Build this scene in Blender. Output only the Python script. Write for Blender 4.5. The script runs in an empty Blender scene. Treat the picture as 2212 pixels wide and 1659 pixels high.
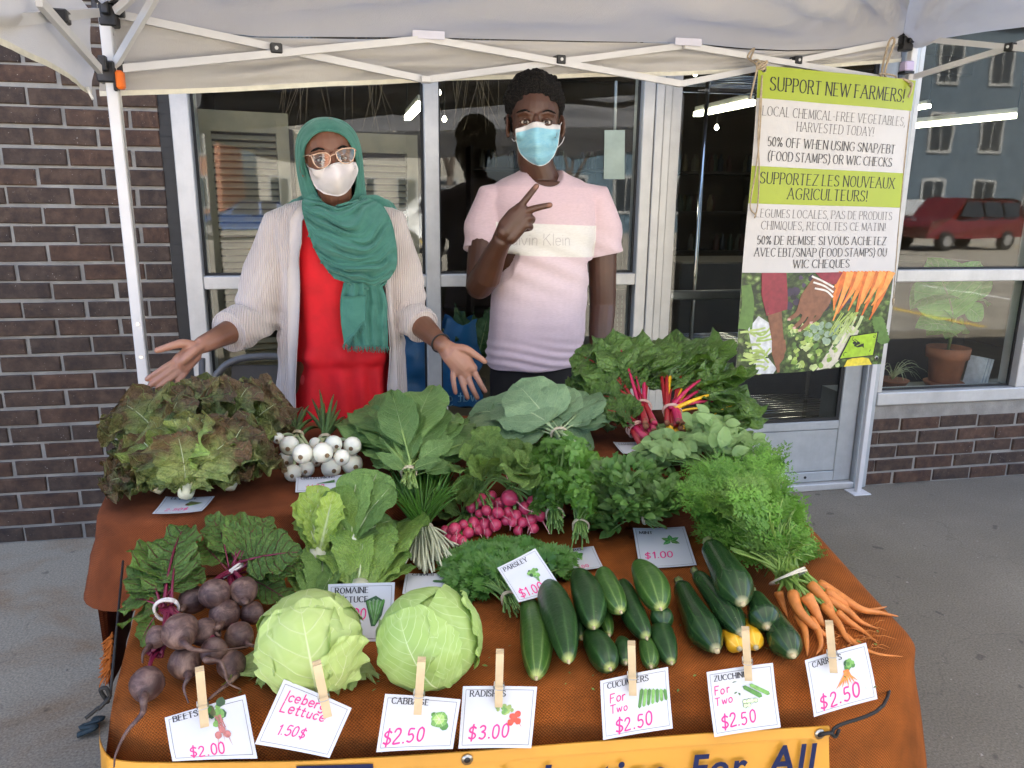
import bpy,bmesh,math,random
import numpy as np
from mathutils import Vector,Matrix,Quaternion,noise
from mathutils.bvhtree import BVHTree

SC = bpy.context.scene
COL = SC.collection
rad = math.radians
random.seed(7)

# ------------------------------------------------------------------ camera
TILT,YAW,ROLL = rad(13.5847),rad(11.1023),rad(0.598)
FPX = 1630.97            # focal length in pixels of a 2212 px wide picture
HC = 1.319               # camera height
DW = 3.04                # distance of the shop front
_ct,_st,_cy,_sy = math.cos(TILT),math.sin(TILT),math.cos(YAW),math.sin(YAW)
_d = Vector((_sy*_ct,_cy*_ct,-_st))
_r0 = Vector((_cy,-_sy,0)); _u0 = _r0.cross(_d)
_r = _r0*math.cos(ROLL) + _u0*math.sin(ROLL)
_u = -_r0*math.sin(ROLL) + _u0*math.cos(ROLL)
CAM = Vector((0,0,HC))
cd = bpy.data.cameras.new('camera'); cam = bpy.data.objects.new('camera',cd); COL.objects.link(cam)
cd.sensor_fit = 'HORIZONTAL'; cd.sensor_width = 36; cd.lens = 36*FPX/2212
cd.clip_start = 0.02; cd.clip_end = 600
M = Matrix((_r,_u,-_d)).transposed().to_4x4(); M.translation = CAM
cam.matrix_world = M; SC.camera = cam

# ------------------------------------------------------------------ light
SUN_EL,SUN_AZ = rad(54),rad(18)       # the sun stands behind the shop: the pavement lies in its shade
w = bpy.data.worlds.new('World'); SC.world = w; w.use_nodes = True
nt = w.node_tree; nt.nodes.clear()
sky = nt.nodes.new('ShaderNodeTexSky'); sky.sky_type = 'NISHITA'; sky.sun_disc = False
sky.sun_elevation = SUN_EL; sky.sun_rotation = SUN_AZ; sky.dust_density = 4.0; sky.air_density = 0.7; sky.ozone_density = 0.4
bg = nt.nodes.new('ShaderNodeBackground'); bg.inputs['Strength'].default_value = 0.10
wo = nt.nodes.new('ShaderNodeOutputWorld')
nt.links.new(sky.outputs[0],bg.inputs[0]); nt.links.new(bg.outputs[0],wo.inputs[0])
sl = bpy.data.lights.new('sun','SUN'); sl.energy = 5.0; sl.angle = rad(0.5); sl.color = (1,0.93,0.83)
so = bpy.data.objects.new('sun',sl); COL.objects.link(so)
sd = Vector((math.sin(SUN_AZ)*math.cos(SUN_EL),math.cos(SUN_AZ)*math.cos(SUN_EL),math.sin(SUN_EL)))
so.rotation_euler = sd.to_track_quat('Z','Y').to_euler(); so.location = (0,30,40)
vs = SC.view_settings
vs.view_transform = 'Standard'; vs.look = 'None'; vs.gamma = 1; vs.use_curve_mapping = False
vs.exposure = 3.3
try:
    SC.cycles.max_bounces = 7; SC.cycles.diffuse_bounces = 4; SC.cycles.transparent_max_bounces = 12
    SC.cycles.glossy_bounces = 4; SC.cycles.transmission_bounces = 4
    SC.cycles.use_denoising = True
    SC.cycles.caustics_reflective = False; SC.cycles.caustics_refractive = False
except Exception: pass

# ------------------------------------------------------------------ positions measured on the photograph
def pray(x,y): return _d + _r*((x-1106)/FPX) - _u*((y-829.5)/FPX)
def atz(x,y,z):
    v = pray(x,y); return CAM + v*((z-HC)/v.z)
def aty(x,y,Y):
    v = pray(x,y); return CAM + v*(Y/v.y)
def onpl(x,y,p,n):
    v = pray(x,y); return CAM + v*((Vector(p)-CAM).dot(n)/v.dot(n))
def pxm(P):              # metres per picture unit at a point
    return (Vector(P)-CAM).dot(_d)/FPX

# ------------------------------------------------------------------ materials
def new_mat(name):
    m = bpy.data.materials.new(name); m.use_nodes = True
    t = m.node_tree; b = t.nodes['Principled BSDF']
    return m,t,b
def lk(t,a,b): t.links.new(a,b)
def nd(t,ty,**k):
    n = t.nodes.new(ty)
    for a,b in k.items(): setattr(n,a,b)
    return n
def coords(t,kind='Object',scale=(1,1,1)):
    tc = nd(t,'ShaderNodeTexCoord'); mp = nd(t,'ShaderNodeMapping'); mp.inputs['Scale'].default_value = scale
    lk(t,tc.outputs[kind],mp.inputs[0]); return mp.outputs[0]
def nz(t,vec,scale,detail=4,rough=.55,dist=0):
    n = nd(t,'ShaderNodeTexNoise'); n.inputs['Scale'].default_value = scale; n.inputs['Detail'].default_value = detail
    n.inputs['Roughness'].default_value = rough; n.inputs['Distortion'].default_value = dist
    lk(t,vec,n.inputs['Vector']); return n.outputs['Fac']
def ramp(t,fac,stops):
    r = nd(t,'ShaderNodeValToRGB'); e = r.color_ramp.elements
    while len(e) > len(stops): e.remove(e[-1])
    while len(e) < len(stops): e.new(1)
    for el,(p,c) in zip(e,stops):
        el.position = p; el.color = (*c,1) if len(c) == 3 else c
    lk(t,fac,r.inputs[0]); return r.outputs[0]
def mixc(t,fac,a,b,mode='MIX'):
    m = nd(t,'ShaderNodeMix',data_type='RGBA',blend_type=mode)
    for i,v in ((0,fac),(6,a),(7,b)):
        if hasattr(v,'links') or hasattr(v,'is_linked'): lk(t,v,m.inputs[i])
        elif i == 0: m.inputs[0].default_value = v
        else: m.inputs[i].default_value = (*v,1)
    return m.outputs[2]
def math_(t,op,a,b=0.0,c=None):
    m = nd(t,'ShaderNodeMath',operation=op)
    for i,v in enumerate((a,b) if c is None else (a,b,c)):
        if isinstance(v,(int,float)): m.inputs[i].default_value = v
        else: lk(t,v,m.inputs[i])
    return m.outputs[0]
def bump(t,b,h,strength=.3,dist=.002):
    n = nd(t,'ShaderNodeBump'); n.inputs['Strength'].default_value = strength; n.inputs['Distance'].default_value = dist
    lk(t,h,n.inputs['Height'])
    lk(t,n.outputs[0],b.inputs['Normal']); return n
def mul(c,k): return tuple(max(0,min(1,x*k)) for x in c)
def M_(name,c,rough=.5,var=.25,scale=20,bmp=.15,bscale=None,metal=0,spec=.5,sss=0,sheen=0,kind='Object',coat=0,bd=.001):
    """a plain procedural surface: base colour with noise variation, noise in the gloss, fine relief"""
    m,t,b = new_mat(name)
    v = coords(t,kind)
    n = nz(t,v,scale,5)
    lk(t,ramp(t,n,[(.3,mul(c,1-var)),(.7,mul(c,1+var))]),b.inputs['Base Color'])
    b.inputs['Roughness'].default_value = rough; b.inputs['Metallic'].default_value = metal
    b.inputs['Specular IOR Level'].default_value = spec
    if sss:
        b.inputs['Subsurface Weight'].default_value = sss; b.inputs['Subsurface Radius'].default_value = (1,.35,.2)
        b.inputs['Subsurface Scale'].default_value = .004
    if sheen: b.inputs['Sheen Weight'].default_value = sheen
    if coat: b.inputs['Coat Weight'].default_value = coat
    if bmp: bump(t,b,nz(t,v,bscale or scale*6,4),bmp,bd)
    return m

# ------------------------------------------------------------------ mesh building
class MB:
    """collects faces; build() links them as one mesh object"""
    def __init__(s): s.v = []; s.f = []; s.m = []; s.uv = None; s.ms = []
    def add(s,vs,fs,mi=0,uv=None):
        o = len(s.v); s.v += [tuple(v) for v in vs]; s.f += [tuple(i+o for i in f) for f in fs]; s.m += [mi]*len(fs)
        if uv is not None or s.uv is not None:
            if s.uv is None: s.uv = [(0,0)]*o
            s.uv += list(uv) if uv is not None else [(0,0)]*len(vs)
        return s
    def box(s,a,b,mi=0,mat=None,bev=0):
        x0,y0,z0 = a; x1,y1,z1 = b
        if bev:
            e = bev
            vs = []; idx = {}
            for i,(sx,X) in enumerate(((1,x0),(-1,x1))):
                for j,(sy,Y) in enumerate(((1,y0),(-1,y1))):
                    for k,(sz,Z) in enumerate(((1,z0),(-1,z1))):
                        idx[i,j,k] = len(vs)
                        vs += [(X,Y+sy*e,Z+sz*e),(X+sx*e,Y,Z+sz*e),(X+sx*e,Y+sy*e,Z)]
            bm = bmesh.new()
            for v in vs: bm.verts.new(v)
            r = bmesh.ops.convex_hull(bm,input=list(bm.verts))
            bmesh.ops.recalc_face_normals(bm,faces=bm.faces)
            bmesh.ops.dissolve_limit(bm,angle_limit=.01,verts=bm.verts,edges=bm.edges)
            bm.verts.index_update()
            vs = [v.co.copy() for v in bm.verts]; fs = [[v.index for v in f.verts] for f in bm.faces]; bm.free()
        else:
            vs = [Vector(p) for p in ((x0,y0,z0),(x1,y0,z0),(x1,y1,z0),(x0,y1,z0),(x0,y0,z1),(x1,y0,z1),(x1,y1,z1),(x0,y1,z1))]
            fs = [(0,3,2,1),(4,5,6,7),(0,1,5,4),(1,2,6,5),(2,3,7,6),(3,0,4,7)]
        if mat is not None: vs = [mat @ Vector(v) for v in vs]
        return s.add(vs,fs,mi)
    def tube(s,pts,r,n=8,mi=0,cap=True,flat=1.0,up=None):
        pts = [Vector(p) for p in pts]; m = len(pts)
        rs = r if isinstance(r,(list,tuple)) else [r]*m
        vs = []; prev = None
        for i,p in enumerate(pts):
            t = (pts[min(i+1,m-1)]-pts[max(i-1,0)])
            t = t.normalized() if t.length > 1e-9 else Vector((0,0,1))
            if prev is None:
                a = Vector(up) if up is not None else (Vector((0,0,1)) if abs(t.z) < .9 else Vector((1,0,0)))
                a = (a - t*a.dot(t)).normalized()
            else:
                a = prev - t*prev.dot(t)
                a = a.normalized() if a.length > 1e-6 else prev
            prev = a; b = t.cross(a)
            for k in range(n):
                g = 2*math.pi*k/n
                vs.append(p + a*(math.cos(g)*rs[i]*flat) + b*(math.sin(g)*rs[i]))
        fs = [(i*n+k,i*n+(k+1) % n,(i+1)*n+(k+1) % n,(i+1)*n+k) for i in range(m-1) for k in range(n)]
        if cap: fs += [tuple(range(n))[::-1],tuple((m-1)*n+k for k in range(n))]
        return s.add(vs,fs,mi)
    def bar(s,a,b,w,h,mi=0,up=(0,0,1)):
        a = Vector(a); b = Vector(b); t = (b-a); L = t.length; t.normalize()
        u = Vector(up); u = u - t*u.dot(t)
        if u.length < 1e-4: u = Vector((1,0,0)) - t*t.x
        u.normalize(); x = t.cross(u)
        m = Matrix((t,x,u)).transposed().to_4x4(); m.translation = a
        return s.box((0,-w/2,-h/2),(L,w/2,h/2),mi,m)
    def lathe(s,prof,n=16,mi=0,M4=None,jit=0):
        vs = []
        for (r,z) in prof:
            for k in range(n):
                g = 2*math.pi*k/n; v = Vector((r*math.cos(g),r*math.sin(g),z))
                vs.append(M4 @ v if M4 is not None else v)
        m = len(prof)
        fs = [(i*n+k,i*n+(k+1) % n,(i+1)*n+(k+1) % n,(i+1)*n+k) for i in range(m-1) for k in range(n)]
        fs += [tuple(range(n))[::-1],tuple((m-1)*n+k for k in range(n))]
        return s.add(vs,fs,mi)
    def grid(s,P,mi=0,uv=None,close_u=False):
        """P[i][j] points"""
        a = len(P); b = len(P[0]); vs = [p for row in P for p in row]; fs = []
        for i in range(a-1):
            for j in range(b-1 if not close_u else b):
                j2 = (j+1) % b
                fs.append((i*b+j,i*b+j2,(i+1)*b+j2,(i+1)*b+j))
        return s.add(vs,fs,mi,uv)
    def mesh(s,name,mats,smooth=True):
        me = bpy.data.meshes.new(name)
        me.from_pydata(s.v,[],s.f)
        for m in (mats if isinstance(mats,(list,tuple)) else [mats]): me.materials.append(m)
        if len(me.materials) > 1 and len(me.polygons) == len(s.m): me.polygons.foreach_set('material_index',s.m)
        if s.uv is not None:
            l = me.uv_layers.new(name='UVMap'); vi = np.zeros(len(me.loops),dtype=np.int32); me.loops.foreach_get('vertex_index',vi)
            l.data.foreach_set('uv',np.array(s.uv,dtype=np.float32)[vi].ravel())
        if smooth: me.polygons.foreach_set('use_smooth',[True]*len(me.polygons))
        me.update(); return me
    def build(s,name,mats,parent=None,smooth=True):
        return put(name,s.mesh(name,mats,smooth),parent)
def put(name,me,parent=None,M4=None):
    o = bpy.data.objects.new(name,me); COL.objects.link(o)
    if parent is not None: o.parent = parent
    if M4 is not None: o.matrix_local = M4
    return o
def tag(o,label=None,cat=None,group=None,kind=None):
    if label: o['label'] = label
    if cat: o['category'] = cat
    if group: o['group'] = group
    if kind: o['kind'] = kind
    return o
def thing(name,label,cat,loc=(0,0,0),group=None,rz=0):
    o = bpy.data.objects.new(name,None); COL.objects.link(o); o.location = loc; o.rotation_euler = (0,0,rz)
    o.empty_display_size = .05
    return tag(o,label,cat,group)
def loc_part(mb,name,mats,root,smooth=True):
    """mb holds world coordinates: shift them into the root's frame (root unrotated)"""
    L = root.location; mb.v = [(x-L.x,y-L.y,z-L.z) for x,y,z in mb.v]
    return mb.build(name,mats,root,smooth)
def basis(p,y,z):
    """matrix whose +Y is y and whose +Z is close to z, at p"""
    y = Vector(y).normalized(); z = Vector(z); x = y.cross(z)
    if x.length < 1e-5: x = y.orthogonal()
    x.normalize(); z = x.cross(y)
    m = Matrix((x,y,z)).transposed().to_4x4(); m.translation = Vector(p); return m
def rnd(a,b): return random.uniform(a,b)
def bez(p0,p1,p2,n=8):
    p0,p1,p2 = Vector(p0),Vector(p1),Vector(p2)
    return [p0*(1-t)**2 + p1*2*t*(1-t) + p2*t*t for t in [i/(n-1) for i in range(n)]]
def catmull(pts,n=6):
    pts = [Vector(p) for p in pts]; P = [pts[0]*2-pts[1]] + pts + [pts[-1]*2-pts[-2]]; out = []
    for i in range(1,len(P)-2):
        for k in range(n):
            t = k/n; a,b,c,d = P[i-1],P[i],P[i+1],P[i+2]
            out.append(.5*((2*b)+(c-a)*t+(2*a-5*b+4*c-d)*t*t+(-a+3*b-3*c+d)*t**3))
    out.append(pts[-1].copy()); return out
def fbm(v,s=1.0,o=3): return noise.fractal(Vector(v)*s,1,2,o)

# ------------------------------------------------------------------ stroke lettering
G = {
'A':[((0,0),(.42,1)),((.42,1),(.84,0)),((.16,.36),(.68,.36))],'B':[((.08,0),(.08,1)),((.08,1),(.45,1),(.6,.88),(.6,.65),(.45,.54),(.08,.54)),((.45,.54),(.66,.42),(.66,.14),(.48,0),(.08,0))],
'C':[((.78,.84),(.62,.98),(.36,.98),(.12,.78),(.06,.5),(.12,.22),(.36,.02),(.62,.02),(.78,.16))],'D':[((.08,0),(.08,1)),((.08,1),(.42,1),(.7,.82),(.78,.5),(.7,.18),(.42,0),(.08,0))],
'E':[((.08,0),(.08,1)),((.08,1),(.6,1)),((.08,.53),(.5,.53)),((.08,0),(.62,0))],'F':[((.08,0),(.08,1)),((.08,1),(.6,1)),((.08,.53),(.48,.53))],
'G':[((.78,.84),(.62,.98),(.36,.98),(.12,.78),(.06,.5),(.12,.22),(.36,.02),(.62,.02),(.78,.14),(.78,.45)),((.55,.45),(.86,.45))],'H':[((.08,0),(.08,1)),((.74,0),(.74,1)),((.08,.52),(.74,.52))],
'I':[((.1,0),(.1,1))],'J':[((.3,1),(.3,.15),(.15,-.1),(0,-.1))],'K':[((.08,0),(.08,1)),((.08,.45),(.62,1)),((.26,.6),(.72,0))],'L':[((.08,0),(.08,1)),((.08,0),(.58,0))],
'M':[((.06,0),(.12,1)),((.12,1),(.46,.1)),((.46,.1),(.82,1)),((.82,1),(.88,0))],'N':[((.08,0),(.08,1)),((.08,1),(.74,0)),((.74,0),(.74,1))],
'O':[((.42,1),(.16,.86),(.06,.5),(.16,.14),(.42,0),(.68,.14),(.78,.5),(.68,.86),(.42,1))],'P':[((.08,0),(.08,1)),((.08,1),(.44,1),(.62,.86),(.62,.62),(.44,.48),(.08,.48))],
'Q':[((.42,1),(.16,.86),(.06,.5),(.16,.14),(.42,0),(.68,.14),(.78,.5),(.68,.86),(.42,1)),((.45,.1),(.8,-.15))],'R':[((.08,0),(.08,1)),((.08,1),(.44,1),(.6,.88),(.6,.64),(.44,.52),(.08,.52)),((.34,.52),(.72,0))],
'S':[((.56,.86),(.42,.98),(.2,.98),(.08,.84),(.08,.68),(.3,.53),(.5,.42),(.6,.26),(.52,.08),(.34,.01),(.14,.03),(.04,.16))],'T':[((.34,0),(.34,1)),((0,1),(.68,1))],
'U':[((.08,1),(.08,.25),(.24,.02),(.52,.02),(.7,.25),(.7,1))],'V':[((0,1),(.4,0)),((.4,0),(.8,1))],'W':[((0,1),(.3,0)),((.3,0),(.56,.95)),((.56,.95),(.84,0)),((.84,0),(1.14,1))],
'X':[((.02,0),(.7,1)),((.04,1),(.74,0))],'Y':[((0,1),(.36,.5)),((.36,.5),(.72,1)),((.36,.5),(.36,0))],'Z':[((.04,1),(.64,1)),((.64,1),(.04,0)),((.04,0),(.66,0))],
'0':[((.28,1),(.1,.84),(.05,.5),(.1,.16),(.28,0),(.46,.16),(.51,.5),(.46,.84),(.28,1))],'1':[((.08,.8),(.26,1),(.26,0))],'2':[((.05,.78),(.16,.97),(.38,.97),(.48,.78),(.4,.52),(.05,.02),(.54,.02))],
'3':[((.06,.88),(.24,1),(.44,.9),(.44,.66),(.22,.54),(.46,.44),(.5,.18),(.3,0),(.05,.1))],'5':[((.48,.98),(.14,.98),(.1,.56),(.34,.6),(.5,.42),(.48,.16),(.28,0),(.05,.1))],
'$':[((.56,.82),(.34,.94),(.1,.8),(.12,.6),(.48,.42),(.56,.2),(.34,.04),(.06,.16)),((.34,1.12),(.3,-.12))],'%':[((.2,1),(.05,.82),(.2,.6),(.36,.8),(.2,1)),((.7,1),(.2,0)),((.7,.42),(.55,.22),(.7,0),(.86,.2),(.7,.42))],
'!':[((.1,1),(.1,.3)),((.1,.06),(.1,0))],'.':[((.08,.05),(.08,0))],',':[((.1,.06),(.04,-.16))],'-':[((.04,.42),(.36,.42))],'/':[((0,-.1),(.44,1.05))],'(':[((.3,1.1),(.1,.8),(.06,.5),(.1,.1),(.3,-.18))],')':[((.04,1.1),(.24,.8),(.28,.5),(.24,.1),(.04,-.18))],
'a':[((.5,.62),(.5,0)),((.5,.45),(.3,.62),(.1,.5),(.04,.3),(.12,.08),(.3,0),(.5,.16))],'l':[((.06,0),(.06,1))],'v':[((0,.62),(.24,0),(.48,.62))],'i':[((.06,0),(.06,.62)),((.06,.86),(.06,.9))],
'n':[((.06,0),(.06,.62)),((.06,.42),(.24,.62),(.42,.56),(.46,.4),(.46,0))],'e':[((.04,.33),(.5,.33),(.46,.54),(.28,.63),(.1,.54),(.04,.3),(.12,.07),(.3,0),(.48,.1))],
'c':[((.46,.52),(.28,.62),(.08,.5),(.04,.3),(.1,.08),(.28,0),(.46,.1))],'b':[((.06,1),(.06,0)),((.06,.45),(.26,.6),(.44,.48),(.46,.2),(.3,.02),(.06,.1))],'r':[((.06,0),(.06,.6)),((.06,.42),(.2,.6),(.36,.58))],
'g':[((.48,.5),(.3,.6),(.1,.5),(.06,.26),(.2,.08),(.42,.14),(.48,.5),(.46,-.2),(.24,-.36),(.04,-.24))],'t':[((.16,.9),(.16,.1),(.3,0),(.4,.04)),((0,.6),(.36,.6))],'o':[((.26,.6),(.08,.48),(.04,.28),(.12,.06),(.28,0),(.46,.12),(.5,.34),(.42,.54),(.26,.6))],
'u':[((.06,.62),(.06,.2),(.18,.02),(.34,.04),(.46,.24)),((.46,.62),(.46,0))],'w':[((0,.6),(.16,.02),(.34,.5),(.52,.02),(.7,.6))],
}
def text_w(s,style='serif',sp=None):
    x = 0; sp = .2 if sp is None else sp
    for ch in s:
        if ch == ' ': x += .36
        elif ch in G: x += max(p[0] for st in G[ch] for p in st)+sp
    return x-sp
def stroke_text(s,h,width=None,th=.07,tn=.03,serif=True,slant=0,sp=.2,jit=0,x0=None):
    """returns faces in the plane (x right, y up), origin at the left end of the baseline (or centred when x0 is None)"""
    V = []; F = []
    W = text_w(s,sp=sp)*h; kx = (width/W) if width else 1
    x = 0.0; off = -W*kx/2 if x0 is None else x0
    def seg(a,b):
        a = Vector(a); b = Vector(b); t = b-a
        if t.length < 1e-6: t = Vector((0,.01))
        t.normalize(); n = Vector((-t.y,t.x))
        k = abs(t.y)**1.5 if serif else 1
        if serif and t.x > 0 and t.y > .3: k *= .55      # thin up-strokes
        wd = (tn+(th-tn)*k)/2
        a2 = a-t*wd*.6; b2 = b+t*wd*.6
        i = len(V); V.extend([a2-n*wd,b2-n*wd,b2+n*wd,a2+n*wd]); F.append((i,i+1,i+2,i+3))
    for ch in s:
        if ch == ' ': x += .36; continue
        if ch not in G: continue
        st = G[ch]; j = Vector((rnd(-jit,jit),rnd(-jit,jit))); sc = 1+rnd(-jit,jit)*1.5
        w0 = len(V)
        for pl in st:
            P = [Vector(p) for p in pl]
            if len(P) > 3 or (len(P) > 2 and ch in 'JUcervnub'):
                Q = catmull([Vector((p.x,p.y,0)) for p in P],3); P = [Vector((q.x,q.y)) for q in Q]
            for a,b in zip(P,P[1:]): seg(a,b)
            if serif and ch not in '.,!-/()%' and ch.isupper() and len(pl) == 2:
                for e,o in ((pl[0],pl[1]),(pl[1],pl[0])):
                    if abs(e[1]-o[1]) > .35 and (e[1] < .01 or e[1] > .99) and ch not in 'MVWN' or (abs(e[1]-o[1]) > .35 and ch in 'VWN' and e[1] > .99):
                        seg((e[0]-.11,e[1]+(.013 if e[1] < .5 else -.013)),(e[0]+.11,e[1]+(.013 if e[1] < .5 else -.013)))
        for q in range(w0,len(V)):
            p = V[q]*sc + j; V[q] = Vector((x+p.x+slant*p.y,p.y))
        x += max(p[0] for t_ in st for p in t_)+sp
    return [(off+v.x*h*kx,v.y*h,0) for v in V],F
# ------------------------------------------------------------------ setting materials
def mat_glass(name='pane_glass',f0=.027,tint=(.93,.96,.95)):
    m = bpy.data.materials.new(name); m.use_nodes = True; t = m.node_tree; t.nodes.clear()
    out = nd(t,'ShaderNodeOutputMaterial'); ge = nd(t,'ShaderNodeNewGeometry')
    dp = nd(t,'ShaderNodeVectorMath',operation='DOT_PRODUCT'); lk(t,ge.outputs['Incoming'],dp.inputs[0]); lk(t,ge.outputs['Normal'],dp.inputs[1])
    c = math_(t,'SUBTRACT',1,math_(t,'ABSOLUTE',dp.outputs['Value'])); p = math_(t,'POWER',c,5)
    f = math_(t,'ADD',math_(t,'MULTIPLY',p,1-f0),f0)
    tr = nd(t,'ShaderNodeBsdfTransparent'); tr.inputs[0].default_value = (*tint,1)
    gl = nd(t,'ShaderNodeBsdfGlossy'); gl.inputs['Roughness'].default_value = 0.02 if f0 < .05 else 0; bp = nd(t,'ShaderNodeBump'); bp.inputs['Strength'].default_value = .25 if f0 < .05 else 0; bp.inputs['Distance'].default_value = .0012; lk(t,nz(t,coords(t),3.5,2),bp.inputs['Height']); lk(t,bp.outputs[0],gl.inputs['Normal']); gl.inputs[0].default_value = (1,1,1,1)
    mx = nd(t,'ShaderNodeMixShader'); lk(t,f,mx.inputs[0]); lk(t,tr.outputs[0],mx.inputs[1]); lk(t,gl.outputs[0],mx.inputs[2])
    lk(t,mx.outputs[0],out.inputs[0]); return m
def emis(name,c,s):
    m,t,b = new_mat(name); b.inputs['Base Color'].default_value = (*c,1)
    b.inputs['Emission Color'].default_value = (*c,1); b.inputs['Emission Strength'].default_value = s; return m

def mat_brick():
    m,t,b = new_mat('fired_brick')
    v = coords(t,'Object'); oi = nd(t,'ShaderNodeObjectInfo')
    va = nd(t,'ShaderNodeVectorMath',operation='ADD'); lk(t,v,va.inputs[0])
    sc = nd(t,'ShaderNodeVectorMath',operation='SCALE'); sc.inputs[0].default_value = (7,13,5); lk(t,oi.outputs['Random'],sc.inputs['Scale'])
    lk(t,sc.outputs[0],va.inputs[1]); vv = va.outputs[0]
    base = ramp(t,nz(t,vv,22,6,.65),[(.3,(.026,.017,.014)),(.5,(.056,.036,.025)),(.72,(.095,.064,.045))])
    tint = ramp(t,oi.outputs['Random'],[(0,(.82,.84,.9)),(.5,(1.0,.95,.92)),(1,(1.22,.98,.86))])
    c = mixc(t,1.0,base,tint,'MULTIPLY')
    sp = ramp(t,nz(t,vv,190,2,.5),[(.735,(0,0,0)),(.76,(1,1,1))])
    c = mixc(t,sp,c,(.5,.46,.42)); lk(t,c,b.inputs['Base Color'])
    b.inputs['Roughness'].default_value = .88
    h = mixc(t,.5,nz(t,vv,60,6,.7),nz(t,vv,14,3,.6)); bump(t,b,h,.9,.006); return m
def mat_mortar():
    m,t,b = new_mat('mortar'); v = coords(t,'Object')
    lk(t,ramp(t,nz(t,v,9,6),[(.3,(.19,.18,.165)),(.7,(.34,.325,.29))]),b.inputs['Base Color'])
    b.inputs['Roughness'].default_value = .95; bump(t,b,nz(t,v,120,5,.7),.8,.004); return m
def mat_concrete():
    m,t,b = new_mat('worn_concrete'); v = coords(t,'Object')
    f = nz(t,v,1.6,6,.6); g = nz(t,v,160,3,.6); s = nz(t,v,3.3,5,.62,.4)
    base = ramp(t,f,[(.25,(.145,.126,.094)),(.55,(.190,.167,.127)),(.8,(.240,.213,.164))])
    fine = ramp(t,g,[(.3,(.62,.62,.62)),(.7,(1.25,1.25,1.25))]); c = mixc(t,1,base,fine,'MULTIPLY')
    # paler beige slab with rust stains left of the stall, grey coarser concrete elsewhere
    se = nd(t,'ShaderNodeSeparateXYZ'); lk(t,v,se.inputs[0])
    wob = math_(t,'MULTIPLY',nz(t,v,5,4),.35)
    lx = ramp(t,math_(t,'MULTIPLY',math_(t,'ADD',se.outputs[0],wob),-1),[(.25,(0,0,0)),(.5,(1,1,1))])
    ly = ramp(t,math_(t,'MULTIPLY',math_(t,'ADD',math_(t,'ADD',se.outputs[1],wob),math_(t,'MULTIPLY',se.outputs[0],.25)),.4),[(.58,(0,0,0)),(.80,(1,1,1))])
    side = math_(t,'MULTIPLY',lx,ly)
    beige = mixc(t,ramp(t,s,[(.45,(0,0,0)),(.7,(1,1,1))]),(.34,.30,.225),(.28,.18,.095))
    beige = mixc(t,1,beige,fine,'MULTIPLY')
    c = mixc(t,math_(t,'MULTIPLY',side,.85),c,beige)
    spots = ramp(t,nz(t,v,11,2,.4),[(.27,(0,0,0)),(.3,(1,1,1))]); c = mixc(t,1,c,mixc(t,.6,spots,(1,1,1)),'MULTIPLY')
    agg = nd(t,'ShaderNodeTexVoronoi'); agg.inputs['Scale'].default_value = 90; lk(t,v,agg.inputs['Vector'])
    c = mixc(t,ramp(t,agg.outputs['Distance'],[(.06,(1,1,1)),(.09,(0,0,0))]),c,(.30,.29,.27))
    cr = nd(t,'ShaderNodeTexVoronoi'); cr.feature = 'DISTANCE_TO_EDGE'; cr.inputs['Scale'].default_value = .9
    dv = nd(t,'ShaderNodeVectorMath',operation='ADD'); lk(t,v,dv.inputs[0])
    nn = nd(t,'ShaderNodeTexNoise'); nn.inputs['Scale'].default_value = 4; nn.inputs['Detail'].default_value = 6; lk(t,v,nn.inputs['Vector'])
    s2 = nd(t,'ShaderNodeVectorMath',operation='SCALE'); s2.inputs['Scale'].default_value = .35; lk(t,nn.outputs['Color'],s2.inputs[0]); lk(t,s2.outputs[0],dv.inputs[1])
    lk(t,dv.outputs[0],cr.inputs['Vector'])
    ck = ramp(t,cr.outputs['Distance'],[(.0,(0,0,0)),(.004,(1,1,1))]); c = mixc(t,1,c,mixc(t,.80,ck,(1,1,1)),'MULTIPLY')
    lk(t,c,b.inputs['Base Color']); b.inputs['Roughness'].default_value = .85
    bump(t,b,mixc(t,.5,g,agg.outputs['Distance']),.5,.003); return m
def mat_alu(name,c=(.62,.63,.63),rough=.42,metal=.25):
    m,t,b = new_mat(name); v = coords(t,'Object')
    d = nz(t,v,5,7,.7); st = nz(t,coords(t,'Object',(60,60,3)),1.5,3)
    cc = mixc(t,ramp(t,d,[(.4,(1,1,1)),(.75,(0,0,0))]),mul(c,.72),c); cc = mixc(t,math_(t,'MULTIPLY',st,.25),cc,mul(c,.6))
    lk(t,cc,b.inputs['Base Color']); b.inputs['Metallic'].default_value = metal; b.inputs['Roughness'].default_value = rough
    bump(t,b,st,.08,.001); return m

MAT = {}
MAT['brick'] = mat_brick(); MAT['mortar'] = mat_mortar(); MAT['concrete'] = mat_concrete()
MAT['alu'] = mat_alu('painted_aluminium',(.54,.54,.52)); MAT['alu2'] = mat_alu('door_aluminium',(.47,.50,.51),.38)
MAT['glass'] = mat_glass(); MAT['gasket'] = M_('black_gasket',(.012,.012,.012),.6)
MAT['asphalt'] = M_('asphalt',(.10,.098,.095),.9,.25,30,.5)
MAT['tentbar'] = M_('white_painted_steel',(.60,.60,.60),.35,.06,8,.05)
MAT['blackpl'] = M_('black_plastic',(.012,.012,.013),.4,.2,30,.1)

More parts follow.
